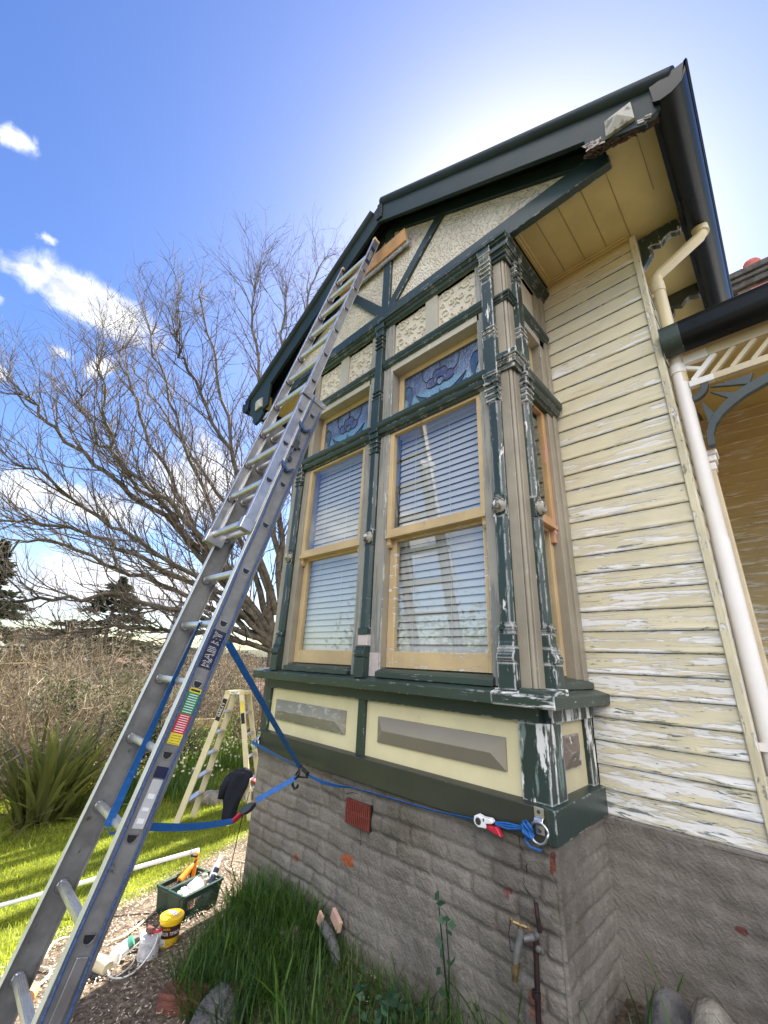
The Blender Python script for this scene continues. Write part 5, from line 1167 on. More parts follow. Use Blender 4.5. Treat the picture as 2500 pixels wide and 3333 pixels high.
# ------------------------------------------------------------------ things on the path
def mark(): return set(o.name for o in SC.objects)
def shrink(since, base, s):                               # bring a group of things to their measured size about one ground point
    T = Matrix.Translation(base) @ Matrix.Scale(s, 4) @ Matrix.Translation(-Vector(base))
    for o in [q for q in SC.objects if q.name not in since]:
        if o.type == 'EMPTY':
            if o.rotation_euler.z: o.scale = (s, s, s)
            for ch in o.children:
                if ch.location.length < 1e-6: ch['_l'] = 1
            d = T @ o.location - o.location; o.location += d; WL[o.name] = o.location.copy()
            for ch in o.children:
                if '_l' in ch: del ch['_l']
                else: ch.location = -o.location; ch.data.transform(T)
        elif o.parent is None: o.data.transform(T)
def ln(p, q, n=2): return [Vector(p).lerp(Vector(q), k / (n - 1)) for k in range(n)]
def crate(label, c, ang, L=.42, W=.22, Hc=.20):
    c = Vector((c[0], c[1], gz(c[0], c[1]) + .004)); t = thing('tool_crate', label, 'crate', c, 'green mesh crates of tools on the path', (0, 0, ang))
    mb = MB(); l, w = L / 2, W / 2; li, wi = l - .02, w - .02
    mb.box(-li, li, -wi, wi, 0, .008); obj('base', mb, M['crate'], t, local=True)
    mb = MB()
    for s in (-1, 1):
        mb.box(-l, l, s * w - .012, s * w + .012, Hc - .022, Hc); mb.box(s * l - .012, s * l + .012, -w + .012, w - .012, Hc - .0222, Hc - .0002)
        mb.box(-l + .01, l - .01, s * w - .006, s * w + .006, Hc - .05, Hc - .022)
    obj('rim', mb, M['crate'], t, local=True, bevel=.004)
    for sx in (-1, 1):
        for sy in (-1, 1): mb = MB(); mb.extr([(sx * (li - .05), sy * wi, 0), (sx * li, sy * wi, 0), (sx * li, sy * (wi - .05), 0), (sx * (li - .006), sy * (wi - .05), 0), (sx * (li - .006), sy * (wi - .006), 0), (sx * (li - .05), sy * (wi - .006), 0)], (sx * .014, sy * .014, Hc - .02)); obj('corner_post', mb, M['crate'], t, local=True)
    mb = MB()
    for sy in (-1, 1):
        for k in range(1, 22): x = -li + 2 * li * k / 22; mb.beam((x, sy * (wi + .002), .01), (x, sy * (w - .004), Hc - .03), .004, .003, (0, 1, 0))
        for k in range(1, 12): z = .01 + (Hc - .04) * k / 12; yy = sy * (wi + .016 * k / 12); mb.box(-li, li, yy - .0015, yy + .0015, z - .002, z + .002)
    for sx in (-1, 1):
        mb.extr([(sx * (li), -wi + .04, .0), (sx * li, wi - .04, .0), (sx * (l - .006), wi - .03, Hc - .03), (sx * (l - .006), -wi + .03, Hc - .03)], (sx * .003, 0, 0))
    obj('mesh_side', mb, M['crate'], t, local=True); return t, c
def cw(t, c, ang): return lambda x, y, z: Vector((c.x + x * cos(ang) - y * sin(ang), c.y + x * sin(ang) + y * cos(ang), c.z + z))
mk = mark(); A1 = radians(105); t1, c1 = crate('green mesh crate of paint rags and caulking tubes, nearest the brick wall', (-3.43, 1.70), A1); W1_ = cw(t1, c1, A1); W1 = lambda x, y, z: W1_(x, y * .75, z - .05)
A2 = radians(108); t2, c2 = crate('green mesh crate holding an orange drill, on the lawn side', (-3.67, 1.70), A2, .42, .22, .20); W2_ = cw(t2, c2, A2); W2 = lambda x, y, z: W2_(x, y * .75, z - .05)
def item(nm, lab, cat, mb, mt, **k): return tag(obj(nm, mb, M[mt] if isinstance(mt, str) else [M[q] for q in mt], **k), lab, cat)
dr = thing('power_drill', 'orange and black power drill lying on top of the crate by the lawn', 'drill', W2(.02, .02, .15))
mb = MB(); mb.tube([W2(-.06, .0, .25), W2(.04, .02, .30)], [.030, .034], 12); mb.tube([W2(.04, .02, .30), W2(.09, .03, .325)], [.026, .016], 12); obj('drill_body', mb, M['orange'], dr, smooth=True)
mb = MB(); mb.beam(W2(-.04, .0, .26), W2(-.06, .05, .16), .04, .035); mb.beam(W2(-.06, .05, .18), W2(-.02, .06, .13), .07, .06); obj('drill_grip', mb, M['black'], dr, bevel=.006)
mb = MB(); mb.tube([W2(.09, .03, .325), W2(.13, .035, .345)], .007, 8); obj('drill_chuck', mb, M['darksteel'], dr)
item('hand_saw_handle', 'black and orange tool handle standing up in the lawn side crate', 'tool', MB().beam(W2(.12, .04, .12), W2(.14, .05, .40), .035, .022).mat(1).beam(W2(.14, .05, .37), W2(.06, .04, .40), .03, .022), ('orange', 'black'), bevel=.005)
item('roller_frame', 'thin steel rod sticking up from the lawn side crate', 'tool', MB().tube([W2(.08, .10, .1), W2(.10, .11, .44)], .004, 6), 'steel')
for k, (x, y, z, r, mt, lab) in enumerate(((-.12, .02, .17, .055, 'tilepink', 'pink folded rag in the lawn side crate'), (-.02, -.08, .17, .06, 'potred', 'red cloth bundle beside the drill in the crate'), (.10, -.06, .16, .06, 'rockpale', 'pale sanding sponge in the lawn side crate'), (-.14, .09, .14, .05, 'black', 'black battery pack in the corner of the lawn side crate'))):
    mb = MB(); c = W2(x, y, z); mb.lathe([(r * .5, -r * .6), (r * .95, -r * .3), (r, 0), (r * .8, r * .4), (r * .3, r * .55)], c, 9, sx=1 + .3 * (k % 2)); o = item('rag_bundle' if k != 3 else 'battery_pack', lab, 'rag' if k != 3 else 'battery', mb, mt, smooth=True)
rollm = 'white'
rl = thing('tape_roll', 'big white roll of masking film lying in the crate by the wall', 'roll', W1(.02, .03, .19))
mb = MB(); cc_ = W1(.02, .03, .19); ax = Vector((cos(A1), sin(A1), .35)).normalized(); mb.tube([cc_ - ax * .045, cc_ + ax * .045], .075, 20); obj('roll', mb, M['white'], rl, smooth=True)
mb = MB(); mb.tube([cc_ - ax * .047, cc_ + ax * .047], .025, 14); obj('roll_core', mb, M['woodgrey'], rl)
for k, (p, q, mt, lab) in enumerate((((.06, -.09, .14), (.20, -.03, .30), 'lab_navy', 'dark purple caulking tube leaning out of the crate by the wall'), ((.12, -.01, .14), (.245, .05, .31), 'white', 'white caulking tube leaning out of the crate by the wall'))):
    tb = thing('caulking_tube', lab, 'tube', W1(*p)); a, b = W1(*p), W1(*q); mb = MB(); mb.tube([a, b], .025, 14); obj('cartridge', mb, M[mt], tb, smooth=True); d = (b - a).normalized(); mb = MB(); mb.tube([b, b + d * .03, b + d * .09], [.012, .009, .004], 10); obj('nozzle', mb, M['white'], tb, smooth=True)
    if k == 0: mb = MB(); mb.tube([a.lerp(b, .3), a.lerp(b, .42)], .0256, 14); mb.tube([a.lerp(b, .75), a.lerp(b, .82)], .0256, 14); obj('tube_label', mb, M['white'], tb, smooth=True)
for k, (x, y, z, r, mt, lab) in enumerate(((-.13, .0, .19, .05, 'white', 'white plastic tub in the crate by the wall'), (-.10, -.07, .17, .05, 'tilepink', 'crumpled pink sandpaper in the crate by the wall'), (-.16, -.06, .20, .04, 'white', 'white spray bottle at the near end of the wall side crate'), (.13, .07, .19, .055, 'rockpale', 'folded pale drop cloth in the crate by the wall'))):
    mb = MB(); mb.lathe([(r * .8, -r), (r, -r * .8), (r, r * .8), (r * .6, r), (r * .5, r * 1.3), (r * .2, r * 1.35)], W1(x, y, z), 12); item(('plastic_tub', 'sandpaper', 'spray_bottle', 'drop_cloth')[k], lab, ('tub', 'sandpaper', 'bottle', 'cloth')[k], mb, mt, smooth=True)
shrink(mk, (-3.48, 1.89, gz(-3.48, 1.89)), .78)
# long white pole lying over the crate
pl = thing('extension_pole', 'long white roller pole lying across the lawn onto the crate', 'pole', (-4.6, .9, -.1))
pa, pb = Vector((-4.75, .62, gz(-4.75, .62) + .05)), Vector((-3.72, 1.86, .16))
mb = MB(); mb.tube(ln(pa, pb), .015, 12); obj('pole', mb, M['white'], pl, smooth=True)
for f, mt in ((.40, 'strap'), (.44, 'white')):
    mb = MB(); mb.tube([pa.lerp(pb, f), pa.lerp(pb, f + .035)], .0165, 12); obj('pole_collar', mb, M[mt], pl)
# yellow bucket with its label
mk = mark(); bx, by = -3.085, 1.44; bz = gz(bx, by); bu = thing('filler_bucket', 'yellow plastic filler bucket with a dark label, next to the crate', 'bucket', (bx, by, bz))
mb = MB(); mb.lathe([(.082, .0), (.084, .006), (.097, .185)], (bx, by, bz), 28); mb.lathe([(.100, .180), (.105, .184), (.106, .212), (.101, .214), (.097, .206), (.092, .206), (.0, .206)], (bx, by, bz), 28); obj('bucket_body', mb, M['yellow'], bu, smooth=True)
mb = MB(); n = 24; vs = []
fa = math.atan2(-by, -bx)                                  # the label faces the viewer's side of the path
for j, z in enumerate((.075, .165)):
    for k in range(n + 1): a = fa - 1.25 + 2.5 * k / n; r = .0838 + .0133 * z / .185 + .0016; vs.append((bx + r * cos(a), by + r * sin(a), bz + z))
mb.add(vs, [(k, k + 1, n + 2 + k, n + 1 + k) for k in range(n)]); obj('bucket_label', mb, M['maroon'], bu, smooth='all')
def curved_text(txt, size, zc, r, mt, nm, off=0.0, sx=.9):
    v, f = textmb(txt, size, .0003); mb = MB(); vs = []
    for p in v: a = fa + off + p[0] * sx / r; rr = r + .001 + p[2]; vs.append((bx + rr * cos(a), by + rr * sin(a), bz + zc + p[1]))
    mb.add(vs, f); return obj(nm, mb, M[mt], bu)
curved_text('EXTERIOR TIMBER', .036, .110, .0945, 'white', 'lettering', -.22, .74); curved_text('polyfilla', .026, .147, .097, 'yellow', 'lettering', -.28, .7)
mb = MB(); vs = []
for z in (.02, .07):
    for k in range(7): a = fa - .95 + .7 * k / 6; r = .0838 + .0133 * z / .185 + .0014; vs.append((bx + r * cos(a), by + r * sin(a), bz + z))
mb.add(vs, [(k, k + 1, 8 + k, 7 + k) for k in range(6)]); obj('bucket_label', mb, M['white'], bu, smooth='all')
mb = MB(); mb.beam((bx - .06, by - .02, bz + .222), (bx + .05, by + .03, bz + .226), .03, .012); mb.beam((bx - .03, by + .03, bz + .222), (bx + .06, by - .01, bz + .228), .022, .010)
item('putty_knife', 'white scraper lying on the lid of the yellow bucket', 'scraper', mb, 'white', bevel=.003)
shrink(mk, (bx, by, bz), .64); mk = mark()
# paint tin and brush
tx, ty = -3.03, 1.31; tz = gz(tx, ty); tn = thing('paint_tin', 'silver paint tin with a pasted label, in front of the yellow bucket', 'tin', (tx, ty, tz))
mb = MB(); mb.lathe([(.078, .0), (.080, .004), (.077, .008), (.077, .128), (.081, .131), (.081, .137), (.072, .137), (.070, .131), (.0, .131)], (tx, ty, tz), 28); obj('tin_body', mb, M['tin'], tn, smooth=True)
mb = MB(); mb.lathe([(.0775, .02), (.0778, .02), (.0778, .115), (.0775, .115)], (tx, ty, tz), 28); M['tinlabel'] = plain('grey_tin_label', (.50, .49, .52), .6, 0, .3, 40); obj('tin_label', mb, M['tinlabel'], tn, smooth=True)
pb_ = thing('paint_brush', 'red handled tool lying on the lid of the silver tin', 'brush', (tx, ty, tz + .14))
mb = MB(); mb.tube([(tx - .06, ty - .01, tz + .155), (tx - .02, ty, tz + .158), (tx + .02, ty + .01, tz + .160)], [.022, .024, .018], 10); obj('brush_head', mb, M['brickred'], pb_, smooth=True)
mb = MB(); mb.tube([(tx + .02, ty + .01, tz + .160), (tx + .05, ty + .02, tz + .168), (tx + .09, ty + .03, tz + .190)], [.013, .010, .013], 8); obj('brush_handle', mb, M['redplastic'], pb_, smooth=True)
shrink(mk, (tx, ty, tz), .70); mk = mark()
# jar brush, sanding block, sander with its cable
jx, jy = -3.17, 1.16; jz = gz(jx, jy); jr = thing('scrubbing_brush', 'scrubbing brush with a pale back and green bristles on the path', 'brush', (jx, jy, jz))
mb = MB(); d = Vector((.25, .9, .55)).normalized(); c0 = Vector((jx, jy, jz + .02)); mb.tube([c0, c0 + d * .05, c0 + d * .12], [.03, .055, .05], 14, flat=.6); obj('brush_block', mb, M['white'], jr, smooth=True)
mb = MB(); mb.tube([c0 + d * .12, c0 + d * .15], [.052, .045], 14, flat=.6); obj('bristles', mb, M['jarlid'], jr, smooth=True)
sx0, sy0 = -3.03, 1.06; sz0 = gz(sx0, sy0); sd_ = thing('electric_sander', 'grey electric sander lying on the path with its white cable looped', 'sander', (sx0, sy0, sz0))
mb = MB(); mb.tube([(sx0 - .10, sy0 - .02, sz0 + .05), (sx0 - .02, sy0, sz0 + .055), (sx0 + .06, sy0 + .03, sz0 + .05)], [.035, .045, .038], 12); obj('sander_body', mb, M['fibre'], sd_, smooth=True)
mb = MB(); mb.obox((sx0 - .03, sy0 - .01, sz0 + .018), (.10, .03, 0), (-.012, .045, 0), (0, 0, .014)); obj('sanding_pad', mb, M['darksteel'], sd_, bevel=.005)
mb = MB(); mb.tube([(sx0 + .06, sy0 + .03, sz0 + .05), (sx0 + .13, sy0 + .02, sz0 + .03), (sx0 + .20, sy0 + .14, sz0 + .02), (sx0 + .13, sy0 + .30, sz0 + .10), (sx0 - .02, sy0 + .36, sz0 + .16), (sx0 - .10, sy0 + .24, sz0 + .03), (sx0 - .04, sy0 + .10, sz0 + .012), (sx0 + .05, sy0 - .02, sz0 + .012), (sx0 + .13, sy0 + .05, sz0 + .012), (sx0 + .05, sy0 + .22, sz0 + .02), (sx0 - .08, sy0 + .22, sz0 + .01)], .0062, 8)
o = obj('cable', mb, M['cable'], sd_, smooth='all'); s_ = o.modifiers.new('s', 'SUBSURF'); s_.levels = 1; s_.render_levels = 2
for k, (x, y, lab) in enumerate(((-3.22, 1.36, 'camouflage coloured hand tool lying behind the silver tin'), (-3.10, 1.17, 'glass jar with white brush cleaner on the path'))):
    z = gz(x, y); mb = MB()
    if k == 0: mb.beam((x - .07, y - .04, z + .03), (x + .06, y + .05, z + .05), .05, .045); mb.mat(1); mb.beam((x - .02, y, z + .07), (x + .02, y + .03, z + .075), .02, .05)
    else: mb.lathe([(.035, 0), (.037, .01), (.037, .075), (.03, .085), (.03, .095), (.0, .095)], (x, y, z), 16)
    item(('hand_tool', 'glass_jar')[k], lab, ('tool', 'jar')[k], mb, (('woodgrey', 'white') if k == 0 else 'white'), bevel=.004)
shrink(mk, (-3.06, 1.12, gz(-3.06, 1.12)), .8)
# hoses and cords
def cord(nm, lab, cat, pts, r, mt, lift=.012):
    P = [Vector((x, y, gz(x, y) + lift + (z[0] if z else 0))) for x, y, *z in pts]; mb = MB(); mb.tube(P, r, 8); o = obj(nm, mb, M[mt], smooth='all'); s = o.modifiers.new('s', 'SUBSURF'); s.levels = 1; s.render_levels = 2; return tag(o, lab, cat)
cord('garden_hose', 'tan hose winding along the edge of the path from the lower left to the crates', 'hose', [(-3.16, .82), (-3.24, .90), (-3.34, .93), (-3.42, .86), (-3.50, .92), (-3.72, 1.0, .03), (-3.62, 1.16), (-3.45, 1.18), (-3.36, 1.26), (-3.50, 1.42), (-3.64, 1.56), (-3.74, 1.66), (-3.95, 1.9)], .0085, 'hose')
hx, hy = -3.10, .80; hz = gz(hx, hy); mb = MB(); mb.tube([(hx + .05, hy - .03, hz + .03), (hx, hy, hz + .03), (hx - .05, hy + .01, hz + .025)], [.034, .03, .012], 12); item('hose_nozzle', 'fat wooden coloured hose end lying by the ladder foot', 'hose end', mb, 'plankwood', smooth=True)
cord('extension_lead', 'pale orange extension lead looped on the path beyond the crates', 'cord', [(-3.60, 2.16), (-3.52, 2.36), (-3.72, 2.46), (-4.05, 2.52), (-4.35, 2.48), (-4.2, 2.35), (-3.9, 2.3), (-3.62, 2.42), (-3.44, 2.62), (-3.40, 3.0)], .006, 'hose')
mb = MB(); mb.tube([(-3.36, 2.02, .60), (-3.40, 2.0, .35), (-3.43, 1.99, .12), (-3.40, 2.03, .02)], .0035, 6); mb.tube([(-3.43 + .03 * cos(t), 2.0 + .02 * sin(t), .03 + .02 * sin(2 * t) + gz(-3.43, 2.0) + .02) for t in [k * .6 for k in range(18)]], .004, 6); item('black_lead', 'thin black lead hanging down the left corner of the brick base', 'lead', mb, 'black', smooth='all')
# tap on its standpipe at the wall
tp = thing('garden_tap', 'weathered brass garden tap on a dark pipe against the brick base', 'tap', (-1.03, 1.96, .3))
mb = MB(); mb.tube([(-1.014, 2.005, .585), (-1.016, 2.0, .50), (-1.020, 1.995, .36), (-1.018, 1.995, .02)], .0105, 10); mb.tube([(-1.02, 1.99, .405), (-1.02, 1.99, .425)], .017, 10); obj('standpipe', mb, M['copper'], tp, smooth=True)
mb = MB(); mb.tube([(-1.014, 2.005, .585), (-1.020, 1.975, .592), (-1.040, 1.945, .590)], [.011, .013, .011], 12); mb.tube([(-1.042, 1.94, .625), (-1.048, 1.936, .59), (-1.062, 1.93, .545), (-1.070, 1.928, .50)], [.010, .013, .014, .011], 12); mb.tube([(-1.045, 1.938, .60), (-1.043, 1.940, .618)], .014, 12); obj('tap_body', mb, M['galv'], tp, smooth=True)
mb = MB(); mb.tube([(-1.066, 1.928, .512), (-1.072, 1.928, .478)], .016, 12); mb.tube([(-1.072, 1.928, .478), (-1.074, 1.928, .455)], .012, 12); obj('tap_nozzle', mb, M['brass'], tp, smooth=True)
mb = MB(); mb.tube([(-1.070, 1.925, .640), (-1.015, 1.948, .632)], .008, 8); mb.tube([(-1.042, 1.938, .615), (-1.042, 1.938, .642)], .009, 8)
for q in ((-1.073, 1.924, .641), (-1.012, 1.949, .631)): mb.lathe([(.002, -.011), (.010, -.005), (.010, .005), (.002, .011)], q, 10)
obj('tap_handle', mb, M['brass'], tp, smooth=True)
obj('wire', MB().tube([(-1.0, 2.0, .70), (-.995, 1.995, .66), (-.992, 2.0, .61)], .009, 8), M['copper'], tp)
mb = MB(); mb.tube([(-1.073, 1.915, .645), (-1.082, 1.912, .60), (-1.078, 1.912, .55), (-1.07, 1.92, .545)], .002, 5); obj('wire', mb, M['copper'], tp)
mb = MB()
for q in ((-1.000, 1.985, .60), (-.998, 1.985, .56)): mb.lathe([(.001, -.006), (.009, -.004), (.011, .004)], q, 10, 'y')
obj('wall_plate', mb, M['galv'], tp)
# rocks, brick, broken tile, drain offcut
def rock(lab, c, r, mt, sq=(1, 1, .7), nm='rock'):
    bm = bmesh.new(); bmesh.ops.create_icosphere(bm, subdivisions=3, radius=1)
    sd = random.random() * 50
    for v in bm.verts:
        k = 1 + .35 * noise.noise(v.co * 1.3 + Vector((sd, 0, 0))) + .12 * noise.noise(v.co * 4 + Vector((sd, 3, 0))); v.co = Vector((v.co.x * sq[0], v.co.y * sq[1], v.co.z * sq[2])) * r * k
    me = bpy.data.meshes.new(nm); bm.to_mesh(me); bm.free(); o = link(nm, me, M[mt], smooth='all'); o.location = (c[0], c[1], gz(c[0], c[1]) + c[2]); o.rotation_euler = (0, 0, random.random() * 3); return tag(o, lab, 'rock')
rock('large dark grey rock half hidden in the long grass at the bottom edge', (-2.30, 1.36, .03), .10, 'rock', (1.3, 1, .8)); rock('small brown rock beside the dark rock in the grass', (-2.34, 1.47, .06), .04, 'brickred')
rock('pale yellow stone in the grass below the drain offcut', (-2.42, 1.86, .06), .06, 'rockpale', (1.4, .9, .7)); rock('knobbly grey stone among weeds in the corner right of the bay', (-.52, 2.40, .10), .12, 'rockpale', (1.1, .8, 1.0)); rock('dark lump of rubble behind the knobbly stone', (-.68, 2.47, .06), .10, 'rock', (1.2, .8, .9))
z = gz(-2.50, 1.30); mb = MB(); mb.obox((-2.505, 1.30, z + .03), (.085, .07, 0), (-.035, .042, 0), (0, 0, .038)); item('loose_brick', 'old brown red brick lying at the edge of the grass bed', 'brick', mb, 'brickred', bevel=.008)
mb = MB(); mb.obox((-2.19, 1.975, .235), (.048, -.012, -.014), (.004, .010, 0), (.008, 0, .026)); item('broken_tile', 'pink broken tile leaning on the brick base', 'tile', mb, 'tilepink', bevel=.003)
mb = MB(); mb.obox((-2.30, 1.95, .21), (.018, 0, -.01), (0, .008, 0), (.01, 0, .028)); item('brick_chip', 'small tan brick chip in the grass left of the pink tile', 'brick chip', mb, 'tilepink', bevel=.003)
mb = MB(); mb.tube([(-2.28, 1.955, .185), (-2.20, 1.945, .17), (-2.13, 1.93, .13), (-2.10, 1.92, .08)], [.026, .028, .027, .025], 12); item('drain_offcut', 'curved dark grey drain offcut lying below the pink tile', 'pipe', mb, 'rock', smooth=True)
LIMBS = [[(-9.31,5.86,1.75),(-9.57,5.16,2.58),(-9.97,4.01,4.6),(-10.33,2.47,7.51),(-10.4,1.48,9.36)],[(-9.32,5.85,1.9),(-9.88,5.39,3.82),(-10.62,4.42,6.88),(-11.23,3.45,10.48),(-11.71,2.62,12.7)],[(-9.3,5.87,2.27),(-9.29,5.31,4.98),(-9.37,4.5,7.95),(-9.38,3.75,10.71),(-9.2,3.39,11.69)],[(-9.2,6.02,2.66),(-9.73,5.89,7.19),(-10.16,5.91,10.84),(-10.54,5.99,14.22),(-10.63,6.58,17.28)],[(-9.37,5.75,1.89),(-9.63,4.49,2.87),(-9.88,2.72,3.73),(-9.81,1.17,4.33),(-9.5,0.07,4.76)],[(-9.37,5.76,1.82),(-9.55,4.25,2.34),(-9.58,2.48,2.54),(-9.29,1.06,2.44),(-8.79,0.39,2.12)],[(-9.36,5.77,1.75),(-9.66,4.51,2.02),(-9.9,2.97,2.1),(-9.88,1.52,1.86)],[(-9.47,5.59,2.17),(-10.28,3.77,4.11),(-10.69,2.11,5.48),(-10.8,1.08,6.39),(-10.78,0.59,7.14)],[(-9.48,5.59,2.25),(-10.64,4.24,4.11),(-11.57,2.8,6.54),(-12.23,1.69,8.78),(-12.74,1.2,10.08)],[(-9.38,5.74,2.04),(-10.49,3.71,3.35),(-11.06,2.04,3.99),(-11.35,0.73,4.14),(-11.5,0.06,4.05)],[(-9.39,5.73,2.63),(-9.31,4.33,5.54),(-9.18,2.57,7.76),(-8.64,1.67,8.37)],[(-9.27,5.93,2.65),(-9.73,5.28,6.94),(-9.96,4.97,11.37),(-10.08,4.88,13.25)],[(-9.42,5.68,1.96),(-10.61,4.17,2.82),(-11.54,2.48,3.47),(-12.15,1.05,3.94),(-12.6,0.33,3.55)],[(-9.39,5.72,2.18),(-10.77,4.81,5.15),(-12.11,3.47,7.51),(-13.28,1.79,9.96)],[(-9.14,6.12,2.67),(-9.8,6.93,7.63),(-10.42,7.77,13.66),(-11.14,8.49,18.2)],[(-9.43,5.67,2.1),(-10.74,3.25,4.55),(-11.37,1.33,5.88),(-11.67,0.04,6.83),(-11.9,-0.24,7.13)],[(-9.24,5.97,2.27),(-9.39,6.34,5.29),(-9.41,6.89,8.61),(-9.17,7.74,12.14)],[(-9.39,5.73,2.11),(-9.97,3.39,4.59),(-9.95,1.55,5.65),(-9.57,0.73,7.43)]]
# ------------------------------------------------------------------ plants
def leafquads(P, D, L, W, name, mat, parent=None, local=False, droop=.0):
    """leaf-sized quads: P centres, D unit directions, L lengths, W widths"""
    n = len(P); r = rng.normal(0, 1, (n, 3)); s = np.cross(D, r); s /= np.linalg.norm(s, axis=1)[:, None] + 1e-9
    V = np.stack([P - D * (L / 2)[:, None], P + s * (W / 2)[:, None], P + D * (L / 2)[:, None] - np.array([0, 0, 1]) * (droop * L)[:, None], P - s * (W / 2)[:, None]], 1).reshape(-1, 3); b = np.arange(n) * 4
    me = bpy.data.meshes.new(name); me.from_pydata(V.tolist(), [], np.stack([b, b + 1, b + 2, b + 3], 1).tolist())
    a = me.attributes.new('rnd', 'FLOAT', 'POINT'); a.data.foreach_set('value', np.repeat(rng.random(n), 4).astype(np.float32))
    return link(name, me, M[mat], parent, local)
def strap_leaf(mb, p, az, L, w, arch, th0):
    """one sword leaf"""
    p = Vector(p); d = Vector((cos(az), sin(az), 0)); s = Vector((-sin(az), cos(az), 0)); vs = []; n = 7; q = p.copy(); th = th0
    for k in range(n + 1):
        t = k / n; ww = w * (1 - t ** 3) * (.7 + .3 * min(1, t * 4)); fold = Vector((0, 0, 1)) * (-ww * .25)
        vs += [q - s * ww / 2, q + (d * -.1 * ww) - Vector((0, 0, ww * .22)) * cos(th), q + s * ww / 2]
        q = q + (d * sin(th) + Vector((0, 0, 1)) * cos(th)) * (L / n); th += arch / n * (t + .25)
    fs = []
    for k in range(n): fs += [(3 * k, 3 * k + 1, 3 * k + 4, 3 * k + 3), (3 * k + 1, 3 * k + 2, 3 * k + 5, 3 * k + 4)]
    mb.add(vs, fs)
def rndattr(o, per):
    me = o.data; nv = len(me.vertices); a = me.attributes.new('rnd', 'FLOAT', 'POINT'); r = rng.random(nv // per + 1); a.data.foreach_set('value', np.repeat(r, per)[:nv].astype(np.float32))
fx, fy = -8.45, 1.72; fz = gz(fx, fy); fl = thing('flax_bush', 'big spiky flax bush of arching green and bronze sword leaves at the lawn edge', 'flax', (fx, fy, fz)); mb = MB()
for k in range(230):
    a = random.uniform(0, 2 * pi); th = abs(random.gauss(.0, .52)); rr = random.uniform(0, .36)
    strap_leaf(mb, (fx + rr * cos(a), fy + rr * sin(a), fz), a + random.uniform(-.5, .5), random.uniform(.85, 1.55), random.uniform(.05, .085), random.uniform(.2, 2.1), th)
rndattr(obj('leaf_blades', mb, M['flax_leaf'], fl, smooth='all', fix=False), 24)
# twiggy shrubs
def twigtree(mb, p, d, L, r, depth, spread=.55, up=.12, kids=(3, 5), wob=.16, seg=4, taper=.7):
    p = Vector(p); d = Vector(d).normalized(); pts = [p.copy()]; dirs = [d.copy()]
    for k in range(seg):
        d = (d + Vector((random.gauss(0, wob), random.gauss(0, wob), random.gauss(0, wob) + up))).normalized(); p = p + d * (L / seg); pts.append(p.copy()); dirs.append(d.copy())
    mb.tube(pts, [r * (1 - (1 - taper) * k / seg) for k in range(seg + 1)], 5 if r > .012 else 3, cap=False)
    if depth == 0: return
    for c in range(random.randint(*kids)):
        k = random.randint(1, seg); ax = dirs[k].orthogonal().normalized(); ax.rotate(Matrix.Rotation(random.uniform(0, 2 * pi), 3, dirs[k]))
        nd = (dirs[k] + ax * random.uniform(.5, 1.3) * spread * 1.6).normalized()
        twigtree(mb, pts[k], nd, L * random.uniform(.45, .75), r * taper * random.uniform(.45, .65), depth - 1, spread, up, kids, wob, max(2, seg - 1), taper)
shr = [('tan', -9.9, 0.75, 2.7, 'tall tan twiggy bare shrub behind the flax bush at the left edge'), ('tan', -10.6, 1.75, 2.5, 'bare twiggy shrub behind the flax, second from the left edge'), ('tan', -11.2, 2.75, 2.4, 'bare brown shrub left of the near ladder rails'), ('grey', -12.4, 3.7, 2.3, 'grey brown bare thicket directly behind the ladder rails'),
       ('tan', -13.4, 4.9, 2.6, 'bare hedge thicket between the ladder and the stepladder'), ('grey', -12.8, 6.2, 2.4, 'bare grey shrub behind the top of the stepladder'), ('tan', -12.2, 7.0, 2.8, 'bare upright shrub beside the left edge of the bay'), ('grey', -15.8, 7.6, 3.0, 'far bare thicket above the stepladder'), ('tan', -11.4, -.3, 3.0, 'bare shrub at the far left edge of the garden'), ('grey', -13.5, 1.2, 3.4, 'grey bare shrub rising behind the tan shrubs at left'), ('grey', -16.5, 3.6, 3.6, 'tall grey thicket in the distance left of the ladder')]
for kind, x, y, h, lab in shr:
    z = gz(x, y); t = thing('bare_shrub', lab, 'shrub', (x, y, z), 'bare winter shrubs along the garden edge'); mb = MB()
    for k in range(26):
        a = random.uniform(0, 2 * pi); twigtree(mb, (x + .5 * random.gauss(0, .7), y + .5 * random.gauss(0, .7), z - .05), (cos(a) * .8, sin(a) * .8, .8), h * random.uniform(.40, .68), .024, 3, .75, .015, (3, 5), .30)
    obj('branches', mb, M['twig' if kind == 'tan' else 'twig_grey'], t, fix=False)
for x, y, h, lab in ((-21.0, 6.2, 6.0, 'tall bare thicket beyond the garden behind the ladder rails'), (-19.5, 9.4, 5.6, 'tall bare thicket beyond the garden, above the stepladder'), (-23, 12.6, 6.5, 'tall bare thicket beyond the garden beside the bay corner'), (-22.5, 3.2, 5.6, 'tall bare thicket beyond the garden, under the cedar'), (-20.5, .6, 5.2, 'tall bare thicket beyond the garden at the left edge')):
    z = gz(x, y); t = thing('bare_thicket', lab, 'shrub', (x, y, z), 'tall bare thickets beyond the garden'); mb = MB()
    for k in range(20):
        a = random.uniform(0, 2 * pi); twigtree(mb, (x + 1.3 * random.gauss(0, .7), y + 1.3 * random.gauss(0, .7), z - .05), (cos(a) * .6, sin(a) * .6, 1), h * random.uniform(.36, .56), .05, 3, .7, .03, (4, 5), .24)
    obj('branches', mb, M['twig'], t, fix=False)
